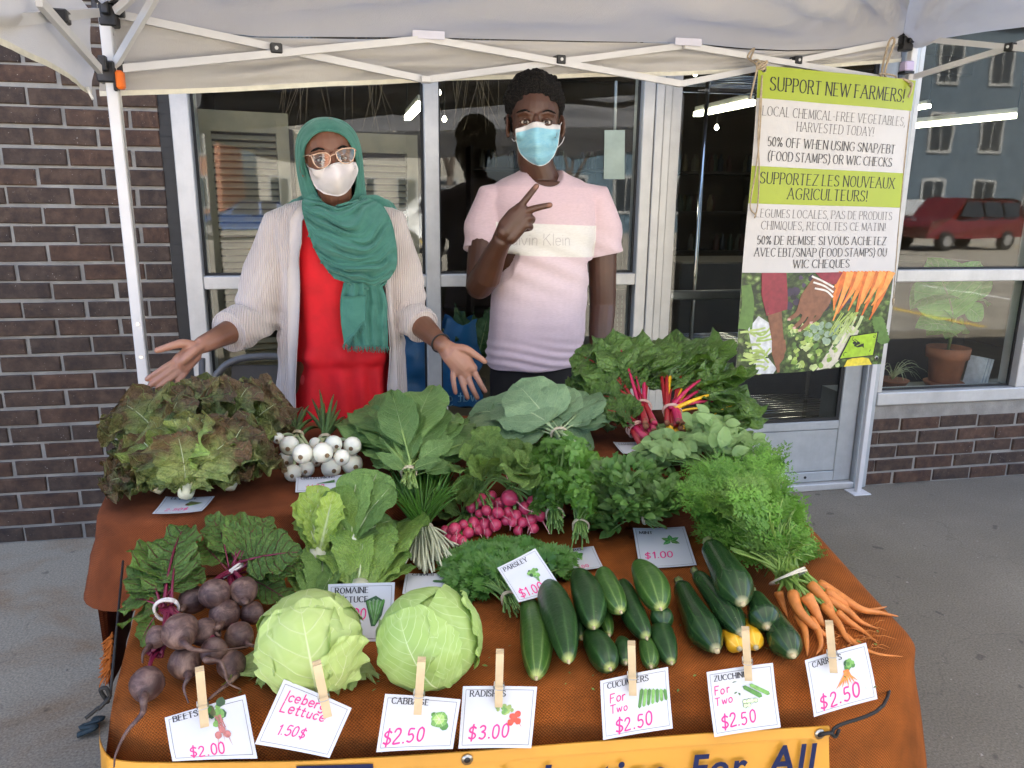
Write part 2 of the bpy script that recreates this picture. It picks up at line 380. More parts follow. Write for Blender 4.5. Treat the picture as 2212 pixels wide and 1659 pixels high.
# ------------------------------------------------------------------ ground
def sheet(name,x0,x1,y0,y1,z,m,nx=1,ny=1):
    b = MB(); P = [[(x0+(x1-x0)*i/nx,y0+(y1-y0)*j/ny,z) for j in range(ny+1)] for i in range(nx+1)]
    b.grid(P); b.f = [f[::-1] for f in b.f]
    return tag(b.build(name,m,smooth=False),kind='structure')
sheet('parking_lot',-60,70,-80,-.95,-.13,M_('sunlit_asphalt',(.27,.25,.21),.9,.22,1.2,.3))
sheet('pavement',-14,20,-.95,DW+.3,0,MAT['concrete'])
b = MB(); b.box((-14,-1.10,-.2),(20,-.951,.003),bev=.02); tag(b.build('kerb',MAT['mortar'],smooth=False),kind='structure')
sheet('ground',-250,250,-300,200,-.17,M_('far_ground',(.12,.12,.10),.95,.3,.3,.2))
ym = M_('yellow_road_paint',(.75,.52,.08),.7,.3,6,.2)
wm = M_('white_road_paint',(.75,.75,.72),.7,.2,6,.2)
for i in range(-5,14):
    x = i*2.7-.6
    for k,(ya,yb) in enumerate(((-6.2,-1.6),(-22.5,-17.5))):
        b = MB(); b.grid([[(x-.06,ya,-.126),(x-.06,yb,-.126)],[(x+.06,ya,-.126),(x+.06,yb,-.126)]]); b.f = [f[::-1] for f in b.f]
        tag(b.build('parking_line',ym if i % 2 else wm,smooth=False),kind='structure')
# far grass verge, hedge line
sheet('verge',-60,70,-36,-32,-.12,M_('verge_grass',(.07,.10,.03),.95,.4,2,.5))

# ------------------------------------------------------------------ brick walls
BW,BH,BD,PX,PZ = .2035,.0562,.07,.2154,.0677
brick_meshes = []
for k in range(8):
    bm = bmesh.new(); bmesh.ops.create_cube(bm,size=1)
    for v in bm.verts:
        v.co.x *= BW; v.co.y *= BD; v.co.z *= BH
    fe = [e for e in bm.edges if all(v.co.y < 0 for v in e.verts)]
    bmesh.ops.bevel(bm,geom=fe,offset=.004,segments=1,affect='EDGES')
    for v in bm.verts:
        q = Vector((k*5.3,0,0))+v.co*30
        v.co += Vector((fbm(q),fbm(q+Vector((9,0,0)))*.8,fbm(q+Vector((0,9,0)))*.9))*.0022
    me = bpy.data.meshes.new('brick'); bm.to_mesh(me); bm.free(); me.materials.append(MAT['brick']); brick_meshes.append(me)
half_me = []
for me in brick_meshes[:3]:
    h = me.copy(); half_me.append(h)
def brick_wall(label,x0,x1,z1,first_row=0,xoff=0.0,zoff=0.004):
    """bricks between x0 and x1, cut to fit the ends"""
    root = thing('brick_wall',label,'wall',(x0,DW,0))
    b = MB(); b.box((0,.006,0),(x1-x0,.24,z1)); b.build('mortar_bed',MAT['mortar'],root,False)
    n = int(z1/PZ+.01); cnt = 0
    for r in range(n):
        z = zoff+r*PZ+BH/2+.002
        x = x0 - PX + ((r+first_row) % 2)*PX/2 + xoff
        while x < x1:
            a = max(x,x0); c = min(x+BW,x1)
            if c-a > .03:
                o = put('brick',random.choice(brick_meshes),root)
                o.location = ((a+c)/2-x0+rnd(-.003,.003),BD/2-.002+rnd(-.003,.003),z+rnd(-.0022,.0022)); o.scale.x = (c-a)/BW
                o.rotation_euler = (rnd(-.01,.01),rnd(-.007,.007),rnd(-.006,.006)); cnt += 1
            x += PX
    return root
WL = brick_wall('dark brown brick wall with pale mortar left of the shop window',-2.0,-.705,34*PZ,0,.02)
WR = brick_wall('low dark brown brick wall under the right-hand window with the potted plant',2.335,3.95,6*PZ-.004,1,.05)
# building mass: behind the bricks, above and around the opening
bmat = M_('dark_brick_mass',(.06,.035,.028),.9,.3,8,.4)
b = MB()
b.box((-14,DW+.02,0),(-2.0,DW+.3,5.2)); b.box((-2.0,DW+.02,34*PZ),(14,DW+.3,5.2)); b.box((3.95,DW+.02,0),(14,DW+.3,34*PZ))
b.box((-14,DW+.3,5.0),(14,DW+10,5.2)); 
tag(b.build('shop_building',bmat,smooth=False),'dark brick shop building that carries the window front','building')

# ------------------------------------------------------------------ shop front
TOP = 34*PZ
def frame_mb(): return MB()
sf = thing('shop_window','tall aluminium framed shop window of two bays behind the two people','window',(-.66,DW,0))
def wp(mb,name,mat,root=sf,smooth=False): return loc_part(mb,name,mat,root,smooth)
b = MB(); b.box((-.66,DW-.012,0),(-.597,DW+.10,TOP),bev=.003); wp(b,'jamb',MAT['alu'])
b = MB(); b.box((.243,DW-.012,.06),(.299,DW+.10,TOP),bev=.003); wp(b,'mullion',MAT['alu'])
b = MB(); b.box((1.118,DW-.012,0),(1.166,DW+.10,TOP),bev=.003); wp(b,'jamb',MAT['alu'])
for xa,xb in ((-.597,.243),(.299,1.118)):
    b = MB(); b.box((xa,DW-.008,.983),(xb,DW+.09,1.032),bev=.003); wp(b,'transom',MAT['alu'])
    b = MB(); b.box((xa,DW-.010,0),(xb,DW+.09,.06),bev=.003); wp(b,'sill',MAT['alu'])
    for za,zb in ((.06,.983),(1.032,TOP)):
        b = MB(); b.box((xa+.001,DW+.040,za+.001),(xb-.001,DW+.046,zb-.001)); wp(b,'pane',MAT['glass'])
        b = MB(); g = .009
        b.box((xa+.0005,DW+.028,za+.0005),(xa+g,DW+.039,zb-.0005)); b.box((xb-g,DW+.028,za+.0005),(xb-.0005,DW+.039,zb-.0005))
        b.box((xa+g,DW+.029,za+.0005),(xb-g,DW+.039,za+g)); wp(b,'gasket',MAT['gasket'])
# caulked ragged gap at the wall end
b = MB()
for i in range(60):
    z = i*TOP/60; b.box((-.706,DW+.004,z),(-.66+.001,DW+.03+rnd(0,.003),z+TOP/60+.001))
wp(b,'joint_filler',MAT['gasket'])
# frame and door
df = thing('shop_door','pale aluminium glass door with a solid kick panel, behind the hanging banner','door',(1.17,DW,0))
def dp_(mb,name,mat,smooth=False): return loc_part(mb,name,mat,df,smooth)
b = MB(); b.box((1.169,DW-.016,0),(1.204,DW+.12,TOP),bev=.003); b.box((1.207,DW-.006,0),(1.240,DW+.12,TOP),bev=.003); dp_(b,'frame',MAT['alu'])
b = MB(); b.box((2.262,DW-.016,0),(2.331,DW+.12,TOP),bev=.004); dp_(b,'frame',MAT['alu2'])
b = MB(); b.box((1.244,DW+.01,.035),(1.289,DW+.055,2.12),bev=.003); dp_(b,'stile',MAT['alu'])
b = MB(); b.box((2.168,DW+.01,.035),(2.258,DW+.055,2.12),bev=.003); dp_(b,'stile',MAT['alu2'])
b = MB(); b.box((1.2895,DW+.01,.035),(2.1675,DW+.055,.085),bev=.003); b.box((1.2895,DW+.014,.088),(2.1675,DW+.050,.292),bev=.002); b.box((1.2895,DW+.01,.295),(2.1675,DW+.055,.335),bev=.003)
dp_(b,'kick_panel',MAT['alu2'])
b = MB(); b.box((1.29,DW+.028,.336),(2.167,DW+.034,2.12)); dp_(b,'pane',MAT['glass'])
b = MB(); b.box((2.151,DW+.016,.336),(2.167,DW+.0275,2.12)); b.box((1.29,DW+.016,.336),(2.151,DW+.0275,.35)); dp_(b,'gasket',MAT['gasket'])
b = MB(); b.box((1.21,DW-.02,0),(2.26,DW+.12,.033),bev=.004); dp_(b,'threshold',MAT['alu'])
b = MB()
for x in (1.78,2.02): b.tube([(x,DW+.008,.06),(x,DW+.0125,.06)],.007,8)
dp_(b,'screw',MAT['gasket'])
b = MB(); b.box((1.30,DW+.075,.905),(2.15,DW+.105,.945),bev=.006); dp_(b,'push_bar',M_('dark_bar',(.16,.16,.16),.4,.1,10,.05,metal=.8))
rw = thing('side_window','aluminium framed window with potted plants behind it, right of the door','window',(2.335,DW,.4))
def rp(mb,name,mat): return loc_part(mb,name,mat,rw,False)
zz = 6*PZ
b = MB(); b.box((2.3335,DW-.018,zz),(3.95,DW+.10,zz+.06),bev=.004); rp(b,'sill',MAT['alu'])
b = MB(); b.box((2.3335,DW-.008,zz+.0605),(2.36,DW+.10,TOP),bev=.003); rp(b,'jamb',MAT['alu'])
b = MB(); b.box((3.085,DW-.012,zz+.0605),(3.16,DW+.10,TOP),bev=.003); rp(b,'mullion',MAT['alu'])
b = MB(); b.box((3.90,DW-.012,zz+.0605),(3.95,DW+.10,TOP),bev=.003); rp(b,'jamb',MAT['alu'])
for xa,xb in ((2.3605,3.0845),(3.1605,3.8995)):
    b = MB(); b.box((xa,DW-.009,.983),(xb,DW+.09,1.036),bev=.003); rp(b,'transom',MAT['alu'])
    for za,zb in ((zz+.061,.983),(1.036,TOP)):
        b = MB(); b.box((xa+.001,DW+.040,za+.001),(xb-.001,DW+.046,zb-.001)); rp(b,'pane',MAT['glass'])
        b = MB(); g = .009
        b.box((xa+.0005,DW+.028,za+.0005),(xa+g,DW+.039,zb-.0005)); b.box((xb-g,DW+.028,za+.0005),(xb-.0005,DW+.039,zb-.0005))
        b.box((xa+g,DW+.029,za+.0005),(xb-g,DW+.039,za+g)); rp(b,'gasket',MAT['gasket'])

# ------------------------------------------------------------------ the room behind the glass
IX0,IX1,IY0,IY1,IZ1 = -1.6,6.0,DW+.3,DW+6.5,2.75
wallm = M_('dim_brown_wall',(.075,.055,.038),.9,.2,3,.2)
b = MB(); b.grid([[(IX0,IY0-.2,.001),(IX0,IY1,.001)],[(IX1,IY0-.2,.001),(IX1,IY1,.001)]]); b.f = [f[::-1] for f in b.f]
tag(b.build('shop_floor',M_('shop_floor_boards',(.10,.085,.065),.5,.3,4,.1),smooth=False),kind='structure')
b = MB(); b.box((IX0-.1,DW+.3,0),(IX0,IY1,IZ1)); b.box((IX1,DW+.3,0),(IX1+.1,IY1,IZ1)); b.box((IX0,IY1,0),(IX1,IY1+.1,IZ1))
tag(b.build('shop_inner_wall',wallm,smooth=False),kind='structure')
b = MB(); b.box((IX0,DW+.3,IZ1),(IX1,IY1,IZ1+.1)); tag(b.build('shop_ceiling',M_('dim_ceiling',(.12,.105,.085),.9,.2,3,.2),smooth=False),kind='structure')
b = MB(); b.box((2.28,DW+.1,.0),(4.0,DW+.34,zz+.015)); tag(b.build('window_ledge',M_('ledge_paint',(.20,.20,.19),.6,.2,6,.1),smooth=False),kind='structure')
tubem = emis('lit_tube',(1.0,.93,.70),3)
def tube_light(p,q,label,w=.035):
    r = thing('strip_light',label,'ceiling light',p,'lit strip lights inside the shop')
    b = MB(); b.bar(p,q,w,.03); loc_part(b,'tube',tubem,r,False)
    b = MB(); b.bar(Vector(p)+Vector((0,0,.036)),Vector(q)+Vector((0,0,.036)),w*.7,.035); loc_part(b,'housing',MAT['alu'],r,False)
    for e in (p,q):
        b = MB(); b.tube([Vector(e)+Vector((0,0,.05)),Vector(e)+Vector((0,0,IZ1-e[2]))],.004,5); loc_part(b,'hanger',MAT['gasket'],r,False)
tube_light(aty(1505,247,5.6),aty(1622,222,4.3),'lit strip light seen through the door left of the banner',.05)
tube_light(aty(1955,274,5.2),aty(2196,250,4.7),'longest lit strip light right of the banner',.035)
tube_light(aty(1955,238,6.6),aty(2006,229,6.3),'short lit strip light just right of the banner, above the longest one',.05)
tube_light(aty(2030,292,7.6),aty(2090,287,7.5),'short distant lit strip light below the longest one',.06)
tube_light(aty(880,255,5.5),aty(908,226,4.6),'lit strip light slanting behind the centre post, above the scarfed head',.04)
# bulbs
for x,y,Y,l in ((960,258,6,'small bare bulb glowing left of the mirrored head'),(1502,160,5,'warm bulb glowing behind the door glass near the canopy'),(1548,276,7,'small far bulb in the dark behind the door'),(948,200,4.4,'bright bulb beside the centre post under the canopy edge')):
    p = aty(x,y,Y); b = MB(); k = .016*Y/5
    M4 = Matrix.Translation(p)
    b.lathe([(.002,-k),(k*.7,-k*.7),(k,0),(k*.7,k*.7),(k*.3,k*1.3),(.002,k*1.5)],10,M4=M4)
    r = thing('light_bulb',l,'bulb',p,'bulbs inside the shop'); loc_part(b,'bulb',tubem,r)
    b = MB(); b.tube([p+Vector((0,0,k*1.2)),Vector((p.x,p.y,IZ1))],.004,5); loc_part(b,'cable',MAT['gasket'],r)
# folding louvred shutter behind the left bay
shm = M_('beige_louvre_wood',(.22,.175,.10),.6,.15,12,.15)
def shutter(pa,pb,z0,z1,label):
    pa = Vector(pa); pb = Vector(pb); W = (pb-pa).length; r = thing('louvred_shutter',label,'shutter',(pa.x,pa.y,z0),'beige shutters inside the window',math.atan2(pb.y-pa.y,pb.x-pa.x))
    H = z1-z0; b = MB(); b.box((0,-.015,0),(.05,.015,H)); b.box((W-.05,-.015,0),(W,.015,H)); b.build('stile',shm,r,False)
    b = MB(); b.box((.0501,-.014,0),(W-.0501,.014,.08)); b.box((.0501,-.014,H-.08),(W-.0501,.014,H)); b.box((.0501,-.014,H*.42),(W-.0501,.014,H*.42+.06)); b.build('rail',shm,r,False)
    z = .09; sl_ = None
    while z < H-.1:
        if not (H*.42-.03 < z < H*.42+.07):
            if sl_ is None:
                b = MB(); b.box((0,-.014,-.0022),(W-.1002,.014,.0022)); sl_ = b.mesh('slat',shm,False)
            o = put('slat',sl_,r); o.location = (.0501,0,z); o.rotation_euler = (rad(38)+rnd(-.03,.03),0,0)
        z += .027
    return r
shutter(aty(452,600,3.32).xy.to_3d(),aty(640,600,3.40).xy.to_3d(),.12,1.66,'beige louvred shutter leaning inside the window left of the woman')
shutter(aty(650,600,3.42).xy.to_3d(),aty(905,600,3.55).xy.to_3d(),.12,1.60,'beige louvred shutter inside the window, right behind the woman')
# narrow pale board at the left end and cables / dried twigs hanging
b = MB(); p = aty(428,400,3.26); b.box((p.x-.02,3.22,.06),(p.x+.02,3.26,TOP)); tag(b.build('inner_post',M_('grey_beige_post',(.30,.29,.25),.6,.1,8,.1),smooth=False),'grey beige post inside the left edge of the shop window','post')
twm = M_('dry_twig',(.24,.17,.10),.9,.3,20,.3)
for cx,n,l in ((655,14,'dry twig bundle hanging in the window above the scarfed head'),(800,12,'dry twig bundle hanging in the window left of the centre post'),(1035,16,'curly dried vines hanging in the window left of the man')):
    b = MB(); p0 = aty(cx,150,3.7)
    for i in range(n):
        a = p0+Vector((rnd(-.05,.05),rnd(-.05,.05),.25)); e = aty(cx+rnd(-60,60),rnd(235,290),3.7)+Vector((0,rnd(-.08,.08),0))
        m1 = (a+e)/2+Vector((rnd(-.04,.04),rnd(-.04,.04),rnd(-.04,.04)))
        b.tube(catmull([a,m1,e],5),[.003*(1-k/12) for k in range(11)],5)
    r = thing('twig_bundle',l,'twigs',p0,'dried twigs hanging inside the window'); loc_part(b,'twigs',twm,r)['kind'] = 'stuff'
# dark shelves deep in the shop with goods
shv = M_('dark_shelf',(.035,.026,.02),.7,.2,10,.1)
for k,x in enumerate((1.2,3.1,4.6)):
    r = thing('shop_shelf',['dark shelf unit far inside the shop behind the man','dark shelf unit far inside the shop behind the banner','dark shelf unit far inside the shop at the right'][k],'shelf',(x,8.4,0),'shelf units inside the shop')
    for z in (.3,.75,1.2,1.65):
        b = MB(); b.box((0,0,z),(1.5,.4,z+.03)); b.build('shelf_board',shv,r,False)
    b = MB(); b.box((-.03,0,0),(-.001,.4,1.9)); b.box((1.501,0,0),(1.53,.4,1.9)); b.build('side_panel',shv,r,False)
    cols = [(.10,.08,.04),(.06,.02,.015),(.02,.035,.02),(.10,.09,.07),(.02,.025,.035)]
    ms = [M_('shelf_goods',c,.5,.2,10,0) for c in cols]
    for i,m in enumerate(ms):
        b = MB()
        for z in (.33,.78,1.23,1.68):
            for q in range(4):
                xx = rnd(.05,1.4); b.lathe([(.03,0),(.035,.01),(.035,.12),(.015,.16),(.015,.19)],8,M4=Matrix.Translation((xx,rnd(.05,.2),z)))
        b.build('jar',m,r)
# door side: shiny rack post and dark counter behind the door
chrome = M_('chrome',(.75,.75,.75),.15,.05,10,0,metal=1)
r = thing('wire_rack','chrome wire rack with tall posts just inside the glass door','rack',(1.6,3.5,0))
for x,y in ((0,0),(.0,.35),(.9,0),(.9,.35)):
    b = MB(); b.tube([(x,y,0),(x,y,1.95)],.011,8); b.build('post',chrome,r)
for z in (.25,.62,1.9):
    b = MB()
    for q in range(9): b.tube([(0,q*.35/8,z),(.9,q*.35/8,z)],.003,4)
    b.tube([(0,0,z-.03),(.9,0,z-.03)],.004,4); b.tube([(0,.35,z-.03),(.9,.35,z-.03)],.004,4)
    b.build('wire_shelf',chrome,r)
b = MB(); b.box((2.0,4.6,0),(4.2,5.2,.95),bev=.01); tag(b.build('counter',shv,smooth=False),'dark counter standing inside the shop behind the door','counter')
# ceiling beams give the deep room some structure
for k in range(4):
    b = MB(); b.box((IX0,4.4+k*1.3,IZ1-.16),(IX1,4.52+k*1.3,IZ1)); tag(b.build('ceiling_beam',wallm,smooth=False),kind='structure')
# ------------------------------------------------------------------ pop-up canopy
def mat_cloth_tent():
    m,t,b = new_mat('canopy_fabric'); v = coords(t,'Object')
    lk(t,ramp(t,nz(t,v,2.5,5),[(.3,(.53,.512,.48)),(.7,(.61,.59,.56))]),b.inputs['Base Color'])
    b.inputs['Roughness'].default_value = .75
    tl = nd(t,'ShaderNodeBsdfTranslucent'); tl.inputs[0].default_value = (.72,.72,.74,1)
    mx = nd(t,'ShaderNodeMixShader'); mx.inputs[0].default_value = .28; out = t.nodes['Material Output']
    bn = bump(t,b,mixc(t,.4,nz(t,v,9,5,.6,1.2),nz(t,v,400,2)),.35,.01); lk(t,bn.outputs[0],tl.inputs['Normal'])
    lk(t,b.outputs[0],mx.inputs[1]); lk(t,tl.outputs[0],mx.inputs[2]); lk(t,mx.outputs[0],out.inputs[0]); return m
MAT['tent'] = mat_cloth_tent()
BL = Vector((-.665,2.40,0)); BR = Vector((2.25,2.97,0)); FL = Vector((-.40,-.60,0)); FR = Vector((2.88,.02,0)); PK = Vector((1.0,1.25,2.75))
tent = thing('pop_up_canopy','white pop-up canopy over the vegetable stall with a folding white steel frame','canopy',(BL.x,BL.y,0))
def tp(mb,name,mat,smooth=False): return loc_part(mb,name,mat,tent,smooth)
nB = (BR-BL).cross(Vector((0,0,1))).normalized(); nL = (FL-BL).cross(Vector((0,0,1))).normalized(); nR = (FR-BR).cross(Vector((0,0,1))).normalized()
def bk(x,y,o=0): return onpl(x,y,BL+nB*o,nB)
def lf(x,y,o=0): return onpl(x,y,BL+nL*o,nL)
def rt(x,y,o=0): return onpl(x,y,BR+nR*o,nR)
# legs
def leg(foot,top,w_up,w_lo,zj,px=None):
    b = MB(); e = Vector((0,0,0)); f = Vector(foot)
    b.box((f.x-w_lo/2,f.y-w_lo/2,.004),(f.x+w_lo/2,f.y+w_lo/2,zj+.3),bev=.002)
    b.box((f.x-.045,f.y-.04,.0),(f.x+.045,f.y+.04,.006),bev=.002); tp(b,'lower_leg',MAT['tentbar'])
    b = MB(); b.box((f.x-w_up/2,f.y-w_up/2,zj),(f.x+w_up/2,f.y+w_up/2,top),bev=.003)
    tp(b,'upper_leg',MAT['tentbar'])
    b = MB(); b.box((f.x-w_up/2-.003,f.y-w_up/2-.003,zj-.012),(f.x+w_up/2+.003,f.y+w_up/2+.003,zj+.012),bev=.002); tp(b,'leg_catch',MAT['blackpl'])
    b = MB()
    for z in (zj+.04,zj+.14,zj+.24): b.tube([(f.x+.002,f.y-w_up/2-.0015,z),(f.x+.002,f.y-w_up/2+.001,z)],.006,8)
    tp(b,'rivet',M_('steel',(.45,.45,.47),.3,.1,10,0,metal=1))
leg(BL,1.83,.031,.026,.715); leg(BR,1.97,.030,.024,1.2); leg(FL,1.86,.031,.026,.9); leg(FR,1.95,.031,.026,.9)
# corner hubs
def hub(c,k,top,clip=None):
    c = Vector(c); b = MB(); s = .024 if not top else .022
    b.box((c.x-s,c.y-s,c.z-.036),(c.x+s,c.y+s,c.z+.02),bev=.004)
    b.box((c.x-s-.018,c.y-.010,c.z-.01),(c.x-s+.001,c.y+.010,c.z+.03),bev=.003)
    b.box((c.x+s-.001,c.y-.010,c.z-.01),(c.x+s+.018,c.y+.010,c.z+.03),bev=.003)
    b.box((c.x-.010,c.y-s-.020,c.z-.01),(c.x+.010,c.y-s+.001,c.z+.03),bev=.003)
    if top: b.lathe([(.03,.02),(.034,.03),(.034,.04),(.015,.05)],12,M4=Matrix.Translation(c))
    tp(b,'corner_bracket',MAT['blackpl'])
hub(bk(232,150),1,False); hub(bk(235,28),1,True); hub(bk(1957,90),1,True); hub((FL.x,FL.y,1.66),1,False); hub((FR.x,FR.y,1.75),1,False); hub((FL.x,FL.y,1.84),1,True); hub((FR.x,FR.y,1.93),1,True)
h0 = bk(232,150); b = MB(); b.box((h0.x+.024,h0.y-.026,h0.z-.052),(h0.x+.044,h0.y+.002,h0.z-.004),bev=.005); tp(b,'release_lever',M_('orange_plastic',(.85,.17,.01),.4,.1,20,.05))
b = MB(); b.box((h0.x+.016,h0.y-.022,h0.z-.058),(h0.x+.026,h0.y+.006,h0.z+.004),bev=.003); b.bar(bk(237,40),bk(243,78),.014,.008); tp(b,'strap',MAT['blackpl'])
h1 = bk(1957,158); b = MB(); b.box((h1.x-.022,h1.y-.022,h1.z-.004),(h1.x+.022,h1.y+.022,h1.z+.006)); tp(b,'strap',MAT['blackpl'])
b = MB(); b.box((h1.x-.021,h1.y-.021,h1.z+.006),(h1.x+.021,h1.y+.021,h1.z+.045),bev=.005); tp(b,'corner_cloth_tab',M_('lilac_cloth',(.55,.48,.68),.8,.1,20,.1))
BWD,BTH = .021,.012
def scis(fn,p,q,o,n):
    a = fn(*p,o) if isinstance(p,tuple) and len(p) == 2 else Vector(p); c = fn(*q,o) if isinstance(q,tuple) and len(q) == 2 else Vector(q)
    b = MB(); b.bar(a,c,BTH,BWD); tp(b,'truss_bar',MAT['tentbar']); return a,c
for p,q,o in (((245,150),(925,84),.009),((250,30),(918,172),-.009),((922,84),(1470,181),.009),((922,172),(1482,98),-.009),((1478,98),(1955,178),.009),((1470,181),(1940,88),-.009)):
    scis(bk,p,q,o,nB)
for p,q,o in (((210,27),(-60,50),.009),((215,150),(84,2),-.009)): scis(lf,p,q,o,nL)
for p,q,o in (((1972,82),(2350,118),.009),((1962,170),(2350,50),-.009)): scis(rt,p,q,o,nR)
def clip(c,n,lab='pivot_clip'):
    b = MB(); t = n.cross(Vector((0,0,1))); m = Matrix((t,n,Vector((0,0,1)))).transposed().to_4x4(); m.translation = c
    b.box((-.017,-.020,-.014),(.017,.020,.014),0,m,bev=.003); o = tp(b,lab,MAT['blackpl'])
    for s in (-1,1):
        b = MB(); b.tube([m@Vector((0,s*.020,0)),m@Vector((0,s*.0225,0))],.0055,8); tp(b,'rivet',MAT['tentbar'])
clip(bk(596,106),nB); clip(bk(1208,130),nB); clip(bk(1719,131),nB); clip(lf(127,36),nL); clip(rt(2185,102),nR)
for p in ((920,172),(1470,181)):
    c = bk(*p); b = MB(); b.box((c.x-.016,c.y-.016,c.z-.010),(c.x+.016,c.y+.016,c.z+.010),bev=.002); tp(b,'joint_bracket',MAT['tentbar'])
for p in ((925,84),(1482,98)):
    c = bk(*p); b = MB(); b.box((c.x-.05,c.y-.022,c.z-.004),(c.x+.05,c.y-.016,c.z+.020)); tp(b,'hook_tape',M_('lilac_white_tape',(.62,.62,.72),.8,.05,20,.1))
# front and far side trusses (seen mirrored in the glass)
def plain_truss(A,B,z0,z1,n):
    for i in range(n):
        a = A.lerp(B,i/n); c = A.lerp(B,(i+1)/n)
        for s in (0,1):
            za,zb = ((z0,z1) if (i+s) % 2 else (z1,z0))
            b = MB(); b.bar((a.x,a.y+.01*s,za),(c.x,c.y+.01*s,zb),BTH,BWD); tp(b,'truss_bar',MAT['tentbar'])
plain_truss(FL,FR,1.68,1.84,3)
# roof poles running to the peak
def pole_to(corner,px0,px1):
    n = (PK-corner); n.z = 0; n = n.cross(Vector((0,0,1))).normalized()
    a = onpl(*px0,corner,n); c = onpl(*px1,corner,n)
    c = a+(c-a)*2.0
    b = MB(); b.bar(a,c,.014,.020); tp(b,'roof_pole',MAT['tentbar'])
pole_to(BL,(243,150),(331,0)); pole_to(BL,(250,24),(277,0)); pole_to(BR,(1942,168),(1954,0)); pole_to(BR,(1960,92),(1963,0))
# fabric: crease line (roof meets valance) and valance bottom edges
cre_px = [(236,26),(330,52),(450,72),(560,82),(740,83),(925,84),(1100,88),(1290,92),(1480,95),(1600,106),(1700,111),(1820,108),(1948,92)]
bot_px = [(214,196),(330,193),(450,190),(560,185),(740,175),(925,166),(1100,161),(1290,158),(1480,154),(1600,148),(1700,143),(1820,136),(1948,126)]
def resample(pts,n):
    pts = [Vector(p) for p in pts]; L = [0]
    for a,b_ in zip(pts,pts[1:]): L.append(L[-1]+(b_-a).length)
    out = []; j = 0
    for i in range(n):
        s = L[-1]*i/(n-1)
        while j < len(L)-2 and L[j+1] < s: j += 1
        out.append(pts[j].lerp(pts[j+1],(s-L[j])/max(1e-9,L[j+1]-L[j])))
    return out
NB = 121
crB = resample([bk(*p,-.03) for p in cre_px],NB); boB = resample([bk(*p,-.045) for p in bot_px],NB)
b = MB(); P = []
for j in range(15):
    f = j/14; row = []
    for i in range(NB):
        p = crB[i].lerp(boB[i],f); u = i/(NB-1)*3.0
        wv = .012*math.sin(f*9+u*2.1)*math.sin(math.pi*f)+.016*fbm((u*1.6,f*2.5,0),1.3)+.012*fbm((u*5+f*3,f*1.5,4))*(.3+f)
        row.append(p-nB*0+nB*(-wv if nB.y > 0 else wv)*1.0)
    P.append(row)
b.grid(P)
# hem strip
P = [[p+nB*.001 for p in P[-1]],[p+nB*.001-Vector((0,0,.014)) for p in P[-1]]]; valB = tp(b,'valance',MAT['tent'],True)
b = MB(); b.grid(P); tp(b,'hem',M_('cream_hem',(.68,.66,.55),.8,.1,30,.1),True)
# left valance
botL = [(214,196),(170,174),(110,143),(50,113),(0,90),(-80,52),(-160,18)]
bo = [lf(*p,.02) for p in botL]; bo += [Vector((FL.x,FL.y,bo[-1].z+.02))] if bo[-1].y > FL.y+.2 else []
bo = resample(bo,60); P = []
topL = [Vector((p.x,p.y,1.80+.01*math.sin(p.y*5))) for p in bo]
for j in range(9):
    f = j/8; row = []
    for i in range(60):
        p = topL[i].lerp(bo[i],f); row.append(p+nL*(.018*fbm((i*.12,f*2,7))+.02*math.sin(i*.22+f*2)*f))
    P.append(row)
b = MB(); b.grid(P); tp(b,'valance',MAT['tent'],True)
b = MB(); b.grid([P[-1],[p-Vector((0,0,.012)) for p in P[-1]]]); tp(b,'hem',bpy.data.materials['cream_hem'],True)
vtxt = P
# front valance
b = MB(); P = []
for j in range(5):
    f = j/4; P.append([FL.lerp(FR,i/40)+Vector((0,-.03,1.86-.22*f+.09*i/40+.012*fbm((i*.3,f,2)))) for i in range(41)])
b.grid(P); tp(b,'valance',MAT['tent'],True)
# roof panels
def roof_panel(edge,extra=None,seed=0,nn=36):
    n = len(edge); P = []; edge = [e+Vector((0,0,.004)) for e in edge]
    for j in range(nn+1):
        f = j/nn; row = []
        for i,e in enumerate(edge):
            p = e.lerp(PK,f); u = i/(n-1)
            sag = -.10*math.sin(math.pi*f)*math.sin(math.pi*u)
            # folds running from the corners
            g = 0
            for cu in (0,1):
                dd = abs(u-cu)*(1-f); ang = math.atan2(f*1.2+.02,abs(u-cu)+.02)
                g += .034*math.sin(ang*19+cu*2+seed)*math.exp(-((abs(u-cu)+f)*1.6))*min(1,(abs(u-cu)+f)*6)
            g += .035*fbm((u*2.2+seed,f*3,seed))+.018*fbm((u*7+f*4,f*8-u*3,seed+5))*min(1,f*5+.1)
            row.append(p+Vector((0,0,(sag+g)*min(1,f*10))))
        P.append(row)
    b = MB(); b.grid(P); return tp(b,'roof_panel',MAT['tent'],True)
roof_panel(crB,seed=0)
edgeL = [Vector((BL.x,BL.y,crB[0].z)).lerp(Vector((FL.x,FL.y,1.86)),i/40) for i in range(41)]; edgeL[0] = crB[0]
roof_panel(edgeL,seed=3)
erp = [rt(*p,.0) for p in ((1950,126),(1975,112),(2044,84),(2120,72),(2212,61),(2300,48))]; erp[0] = crB[-1].copy()
erp.append(Vector((FR.x,FR.y,erp[-1].z+.06)))
roof_panel(resample(erp,60),seed=5)
roof_panel([FL.lerp(FR,i/40)+Vector((0,-.03,1.86+.09*i/40)) for i in range(41)],seed=8)
# faint mirrored lettering seen through the left valance
# bit of cord at the left corner
b = MB(); c = lf(188,188,.03); b.tube([c,c+Vector((.004,0,-.012)),c+Vector((.012,-.005,-.03))],[.006,.004,.003],6); tp(b,'corner_tie',MAT['tentbar'],True)

